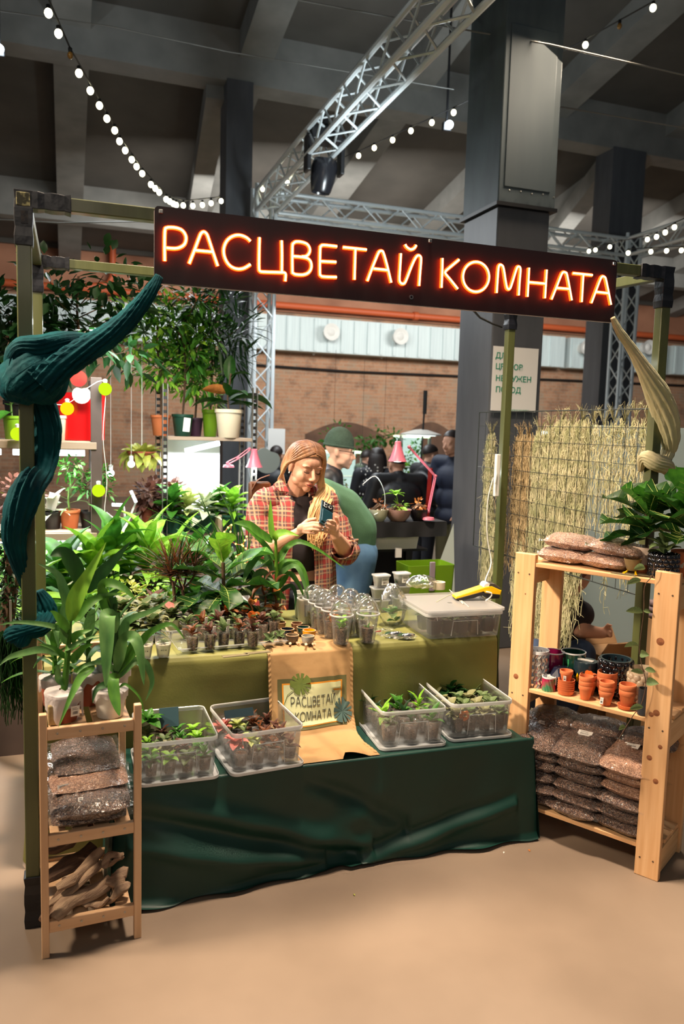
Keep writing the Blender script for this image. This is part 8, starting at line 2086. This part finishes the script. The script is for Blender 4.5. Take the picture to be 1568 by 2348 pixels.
MB().box((-.033, .0052, -.07), (.033, .006, .07)).build('screen', 'gloss_black', t)
# chair back and leather bag seen behind the woman's shoulder
t = thing('leather_bag', 'brown leather bag strap hanging behind the plaid shoulder', 'bag', AY(600, 1105, 1.36))
MB().tube(smooth_pts([V(-.05, 0, -.04), V(-.02, 0, .01), V(.04, 0, .035)], 4), [.008]*9, 8, flat=.4).build('strap', 'leaf_brown', t, smooth=True)
MB().box((-.06, 0, -.2), (.05, .05, .0), bev=.01).build('bag_body', 'leaf_brown', t, smooth=True)

# ---- generic bystanders
def bystander(label, u, v, y, top, legs, hairm, hgt=None, yaw=0, lean=0, hairlong=False, beanie=None, glasses=False, build=1.0, arm=None, skin='skin2'):
    """u, v: pixel of the head centre; stands on the floor facing yaw (0 = toward camera)"""
    hc = AY(u, v, y); t = thing('person', label, 'person', (hc.x, y, 0), yaw)
    h = hc.z+.115; s_ = h/1.72
    HM = Matrix.Translation(V(0, -.03, hc.z)) @ Euler((.12+lean*.3, 0, 0)).to_matrix().to_4x4()
    b = MB(); head_prims(b, HM); capsule(b, V(0, .02, h*.83), V(0, .0, h*.88), .055, .05)
    shz = h*.815; 
    for s in (-1, 1):
        el = V(s*.24*build, .02-.02, h*.62); wr = V(s*.2*build, -.14, h*.53) if arm is None else V(s*.12, -.28, h*arm)
        limb(b, [V(s*.17*build, .03, shz), el, wr], [.05, .04, .028]); limb(b, [wr, wr+V(-s*.02, -.03, -.05)], [.028, .03])
        for f in range(4): limb(b, [wr+V(-s*.02+(f-1.5)*.014, -.03, -.06), wr+V(-s*.03+(f-1.5)*.014, -.035, -.1), wr+V(-s*.03+(f-1.5)*.013, -.03, -.125+.004*f)], [.0085, .008, .007])
        limb(b, [wr+V(-s*.03, -.05, -.03), wr+V(-s*.055, -.06, -.07)], [.011, .009])
        limb(b, [V(s*.09, .03, h*.5), V(s*.1, .02, h*.27), V(s*.1, .04, .08)], [.08, .055, .04])
    b.ball((0, .04, h*.7), (.15*build, .1, .2*s_), 16, 12); b.ball((0, .04, h*.55), (.14*build, .1, .14*s_), 16, 12)
    place(fuse(b, .008, 3), 'body', skin, t)
    c = MB(); c.ball((0, .04, h*.72), (.19*build, .135*build, .17*s_), 18, 12); c.ball((0, .04, h*.6), (.185*build, .14*build, .16*s_), 18, 12); c.ball((0, .03, h*.5), (.18*build, .14*build, .1), 18, 12)
    limb(c, [V(-.17*build, .03, shz), V(.17*build, .03, shz)], [.075, .075]); capsule(c, V(0, .03, shz), V(0, .02, h*.845), .09, .065)
    for s in (-1, 1):
        el = V(s*.24*build, .0, h*.62); wr = V(s*.2*build, -.13, h*.54) if arm is None else V(s*.12, -.27, h*arm)
        limb(c, [V(s*.18*build, .03, shz), el, wr.lerp(el, .1)], [.075, .062, .05])
    place(fuse(c, .013, 3), 'jacket', top, t)
    c = MB(); c.ball((0, .04, h*.5), (.165*build, .13, .1), 16, 10)
    for s in (-1, 1): limb(c, [V(s*.085, .03, h*.48), V(s*.1, .02, h*.27), V(s*.1, .04, .09)], [.105, .075, .06])
    place(fuse(c, .014, 3), 'trousers', legs, t)
    for s in (-1, 1): MB().ball(V(s*.1, -.03, .045), (.048, .13, .045), 12, 8).build('shoe', 'black', t, smooth=True)
    if beanie:
        c = MB(); c.grid(lambda a, b2: HM @ V(*( (lambda th, ph: (.083*math.sin(th)*math.cos(ph), .012+.1*math.sin(th)*math.sin(ph), .05+.115*math.cos(th)))(b2*1.62, 2*pi*a))), 28, 12, closed=True)
        c.tube([HM @ V(.08*math.cos(q*pi/9), .012+.097*math.sin(q*pi/9), .04) for q in range(18)], .009, 8, closed=True)
        c.build('beanie', beanie, t, smooth=True, angle=None)
    if hairm:
        c = MB(); c.grid(lambda a, b2: HM @ V(*( (lambda th, ph: (.08*math.sin(th)*math.cos(ph), .014+.098*math.sin(th)*math.sin(ph), .045+.09*math.cos(th)))(b2*(1.1+.9*(.5+.5*math.sin(2*pi*a))), 2*pi*a))), 28, 12, closed=True)
        if hairlong:
            for i in range(46):
                q = i/45; an = -.3+q*(pi+.6); x_, y_2 = .08*math.cos(an), .014+.095*math.sin(an)
                c.tube(smooth_pts([HM @ V(x_*.6, y_2*.6, .115), HM @ V(x_, y_2, .03), HM @ V(x_*1.1, y_2*1.1, -.08), HM @ V(x_*1.05+rr(-.01, .01), y_2*1.15+.01, -.2-rr(0, .05))], 4), [.012]*13, 5)
        c.build('hair', hairm, t, smooth=True, angle=None)
    if glasses:
        for s in (-1, 1): MB().tube([HM @ V(s*.03+.019*math.cos(q*pi/6), -.092, .006+.016*math.sin(q*pi/6)) for q in range(12)], .002, 5, closed=True).build('glasses', 'gloss_black', t, smooth=True); MB().tube([HM @ V(s*.05, -.09, .01), HM @ V(s*.078, .0, .012)], .0018, 5).build('glasses_arm', 'gloss_black', t, smooth=True)
    return t
M['beanie'] = mat('beanie', (56, 76, 62), .9, c2=(46, 64, 52), ns=30, bump=.4, bs=120); M['hair_dark'] = mat('hair_dark', (44, 32, 28), .5, c2=(30, 22, 20), ns=30, stretch=(1, 1, .1)); M['navy_jacket'] = mat('navy_jacket', (28, 38, 62), .7, c2=(22, 30, 50), ns=8)
M['khaki'] = mat('khaki', (84, 82, 58), .8); M['dots'] = mat('dots', (24, 26, 36), .7); M['hair_red'] = mat('hair_red', (120, 58, 38), .5, c2=(88, 42, 28), ns=30, stretch=(1, 1, .1)); M['trousers_dark'] = mat('trousers_dark', (30, 32, 40), .8)
bystander('person in green beanie, glasses and black jacket seen in profile behind the plaid shirt', 768, 1036, 2.35, 'jacket_black', 'trousers_dark', None, yaw=1.15, beanie='beanie', glasses=True)
d_ = bystander('dark long-haired person in a white-dotted navy top seen from behind', 866, 1056, 4.9, 'dots', 'trousers_dark', 'hair_dark', yaw=pi-.3, hairlong=True)
dm = MB().lathe([(.001, 0), (.009, 0)], 8).mesh('white_dot', 'label_white')
for i in range(60):
    a = rr(pi*.05, pi*.95); z = rr(.9, 1.25); o = bpy.data.objects.new('white_dot', dm); COL.objects.link(o); o.parent = d_; o.location = (.196*math.cos(a), .04+.146*math.sin(a), z); o.rotation_euler = (pi/2, 0, a+pi/2)
bystander('person in a shiny black puffer jacket bending over the far display, seen from behind', 912, 1068, 4.4, 'jacket_black', 'trousers_dark', 'hair_dark', yaw=pi, build=1.25)
bystander('dark-haired person in black leaning over the far stall near the pink lamp', 982, 1046, 5.4, 'jacket_black', 'trousers_dark', 'hair_dark', yaw=1.7, build=1.1)
t = bystander('person in a navy jacket over a red and olive layer standing half behind the pillar', 1040, 1018, 4.2, 'navy_jacket', 'khaki', 'hair_dark', yaw=-1.2, build=1.15)
MB().bar((-.1, -.2, 1.25), (-.12, -.2, .75), .05, .01, (0, 1, 0)).build('red_lapel', 'flower_red', t)
bystander('small dark-haired visitor far off between the truss tower and the woman', 632, 1047, 6.6, 'jacket_black', 'trousers_dark', 'hair_dark', yaw=2.6)
bystander('visitor in black far off beside the dotted top', 838, 1054, 7.2, 'jacket_black', 'trousers_dark', 'hair_dark', yaw=1.5)
# bending person in the green sweater
yb = 1.85
t = thing('person', 'person in a green sweater and blue jeans bending over behind the plaid shirt', 'person', (AY(800, 1300, yb).x, yb, 0)); o0 = t.location.copy()
g = lambda u, v, y=yb: AY(u, v, y)-o0
b = MB(); hpz = g(808, 1258); shd = g(735, 1145, yb-.05)
limb(b, [hpz, g(790, 1205), shd], [.13, .13, .12]); HM = Matrix.Translation(g(692, 1150, yb-.1)) @ Euler((1.0, 0, -1.2)).to_matrix().to_4x4(); head_prims(b, HM); capsule(b, shd, HM @ V(0, .02, -.05), .06, .05)
for s in (-1, 1):
    limb(b, [shd+V(0, s*.13, 0), shd+V(-.05, s*.16, -.25), shd+V(-.18, s*.1, -.42)], [.05, .04, .03]); limb(b, [shd+V(-.18, s*.1, -.42), shd+V(-.26, s*.08, -.46)], [.028, .024])
    for f in range(4): limb(b, [shd+V(-.25, s*.08+(f-1.5)*.014, -.46), shd+V(-.3, s*.08+(f-1.5)*.015, -.47)], [.008, .007])
    limb(b, [shd+V(-.22, s*.05, -.45), shd+V(-.26, s*.03, -.44)], [.01, .008])
    limb(b, [hpz+V(0, s*.09, -.02), V(hpz.x-.05, s*.1, .5), V(hpz.x-.0, s*.1, .08)], [.09, .06, .045])
place(fuse(b, .01, 3), 'body', 'skin2', t)
c = MB(); limb(c, [hpz+V(-.005, 0, .035), g(806, 1215), g(778, 1172), shd], [.148, .155, .15, .13])
for s in (-1, 1): limb(c, [shd+V(0, s*.12, 0), shd+V(-.05, s*.17, -.25), shd+V(-.16, s*.1, -.4)], [.08, .06, .045])
place(fuse(c, .012, 6), 'sweater', 'sweater_green', t)
c = MB(); c.ball(hpz+V(.0, 0, -.03), (.155, .165, .14), 18, 12)
for s in (-1, 1): limb(c, [hpz+V(0, s*.085, -.05), V(hpz.x-.04, s*.1, .5), V(hpz.x, s*.1, .1)], [.12, .085, .065])
place(fuse(c, .012, 4), 'jeans', 'jeans', t)
for s in (-1, 1): MB().ball(V(hpz.x-.05, s*.1, .045), (.13, .05, .045), 12, 8).build('shoe', 'pot_white', t, smooth=True)
c = MB(); c.grid(lambda a, b2: HM @ V(*( (lambda th, ph: (.08*math.sin(th)*math.cos(ph), .014+.098*math.sin(th)*math.sin(ph), .045+.09*math.cos(th)))(b2*1.7, 2*pi*a))), 28, 12, closed=True); c.build('hair', 'hair_dark', t, smooth=True, angle=None)
# seated person behind the pine unit, red-brown hair, bare forearm
yb = .82
t = thing('person', 'red-haired person in a black tee crouching behind the pine unit with one forearm out', 'person', (AY(1310, 1550, yb).x, yb, 0)); o0 = t.location.copy()
g = lambda u, v, y=yb: AY(u, v, y)-o0
b = MB(); HM = Matrix.Translation(g(1302, 1330, yb+.05)) @ Euler((.9, 0, .9)).to_matrix().to_4x4(); head_prims(b, HM)
hpz = g(1275, 1570, yb+.25); shd = g(1285, 1400, yb+.12); limb(b, [hpz, shd], [.13, .12]); capsule(b, shd, HM @ V(0, .02, -.05), .06, .05)
el = g(1330, 1445, yb-.02); wr = g(1382, 1452, yb-.06); limb(b, [shd+V(.05, -.1, .0), el, wr], [.048, .042, .028])
limb(b, [wr, g(1392, 1448, yb-.07)], [.026, .026])
for f in range(4): limb(b, [g(1392, 1440+f*6, yb-.07-.003*f), g(1401, 1441+f*6, yb-.09), g(1398, 1449+f*4, yb-.11)], [.0085, .0085, .0075])
limb(b, [g(1388, 1440, yb-.07), g(1394, 1432, yb-.1), g(1402, 1434, yb-.11)], [.011, .0095, .008])
limb(b, [shd+V(-.05, .1, 0), g(1240, 1470, yb+.1), g(1232, 1500, yb-.1)], [.05, .042, .03])
for s in (-1, 1): kn = g(1330 if s > 0 else 1225, 1500, yb-.08); limb(b, [hpz+V(0, 0, -.02), kn, V(kn.x, kn.y+.12, .1)], [.09, .065, .045])
place(fuse(b, .009, 3), 'body', 'skin2', t)
c = MB(); limb(c, [hpz, shd], [.15, .135]); limb(c, [shd+V(.05, -.1, 0), shd.lerp(el, .7)], [.075, .062]); limb(c, [shd+V(-.05, .1, 0), g(1243, 1455, yb+.1)], [.075, .06]); place(fuse(c, .012, 4), 't_shirt', 'tee_black', t)
M['jeans_navy'] = mat('jeans_navy', (38, 56, 84), .8, c2=(28, 44, 68), ns=10)
c = MB(); c.ball(hpz, (.16, .16, .13), 16, 10)
for s in (-1, 1): kn = g(1330 if s > 0 else 1225, 1500, yb-.08); limb(c, [hpz+V(0, 0, -.02), kn, V(kn.x, kn.y+.12, .12)], [.11, .08, .065])
place(fuse(c, .012, 4), 'jeans', 'jeans_navy', t)
for s in (-1, 1): kn = g(1330 if s > 0 else 1225, 1500, yb-.08); MB().ball(V(kn.x, kn.y+.05, .05), (.055, .14, .05), 14, 10).build('shoe', 'black', t, smooth=True)
c = MB()
for i in range(60):
    a = -.4+3.9*i/59; x_, y_2 = .08*math.cos(a), .014+.095*math.sin(a)
    c.tube(smooth_pts([HM @ V(x_*.3, y_2*.4, .125), HM @ V(x_, y_2, .05), HM @ V(x_*1.1, y_2*1.1, -.02), (HM @ V(x_, y_2, -.03))+V(rr(-.02, .02), rr(-.02, .02), -.16-rr(0, .1))], 4), [.012]*13, 5)
c.build('hair', 'hair_red', t, smooth=True, angle=None)
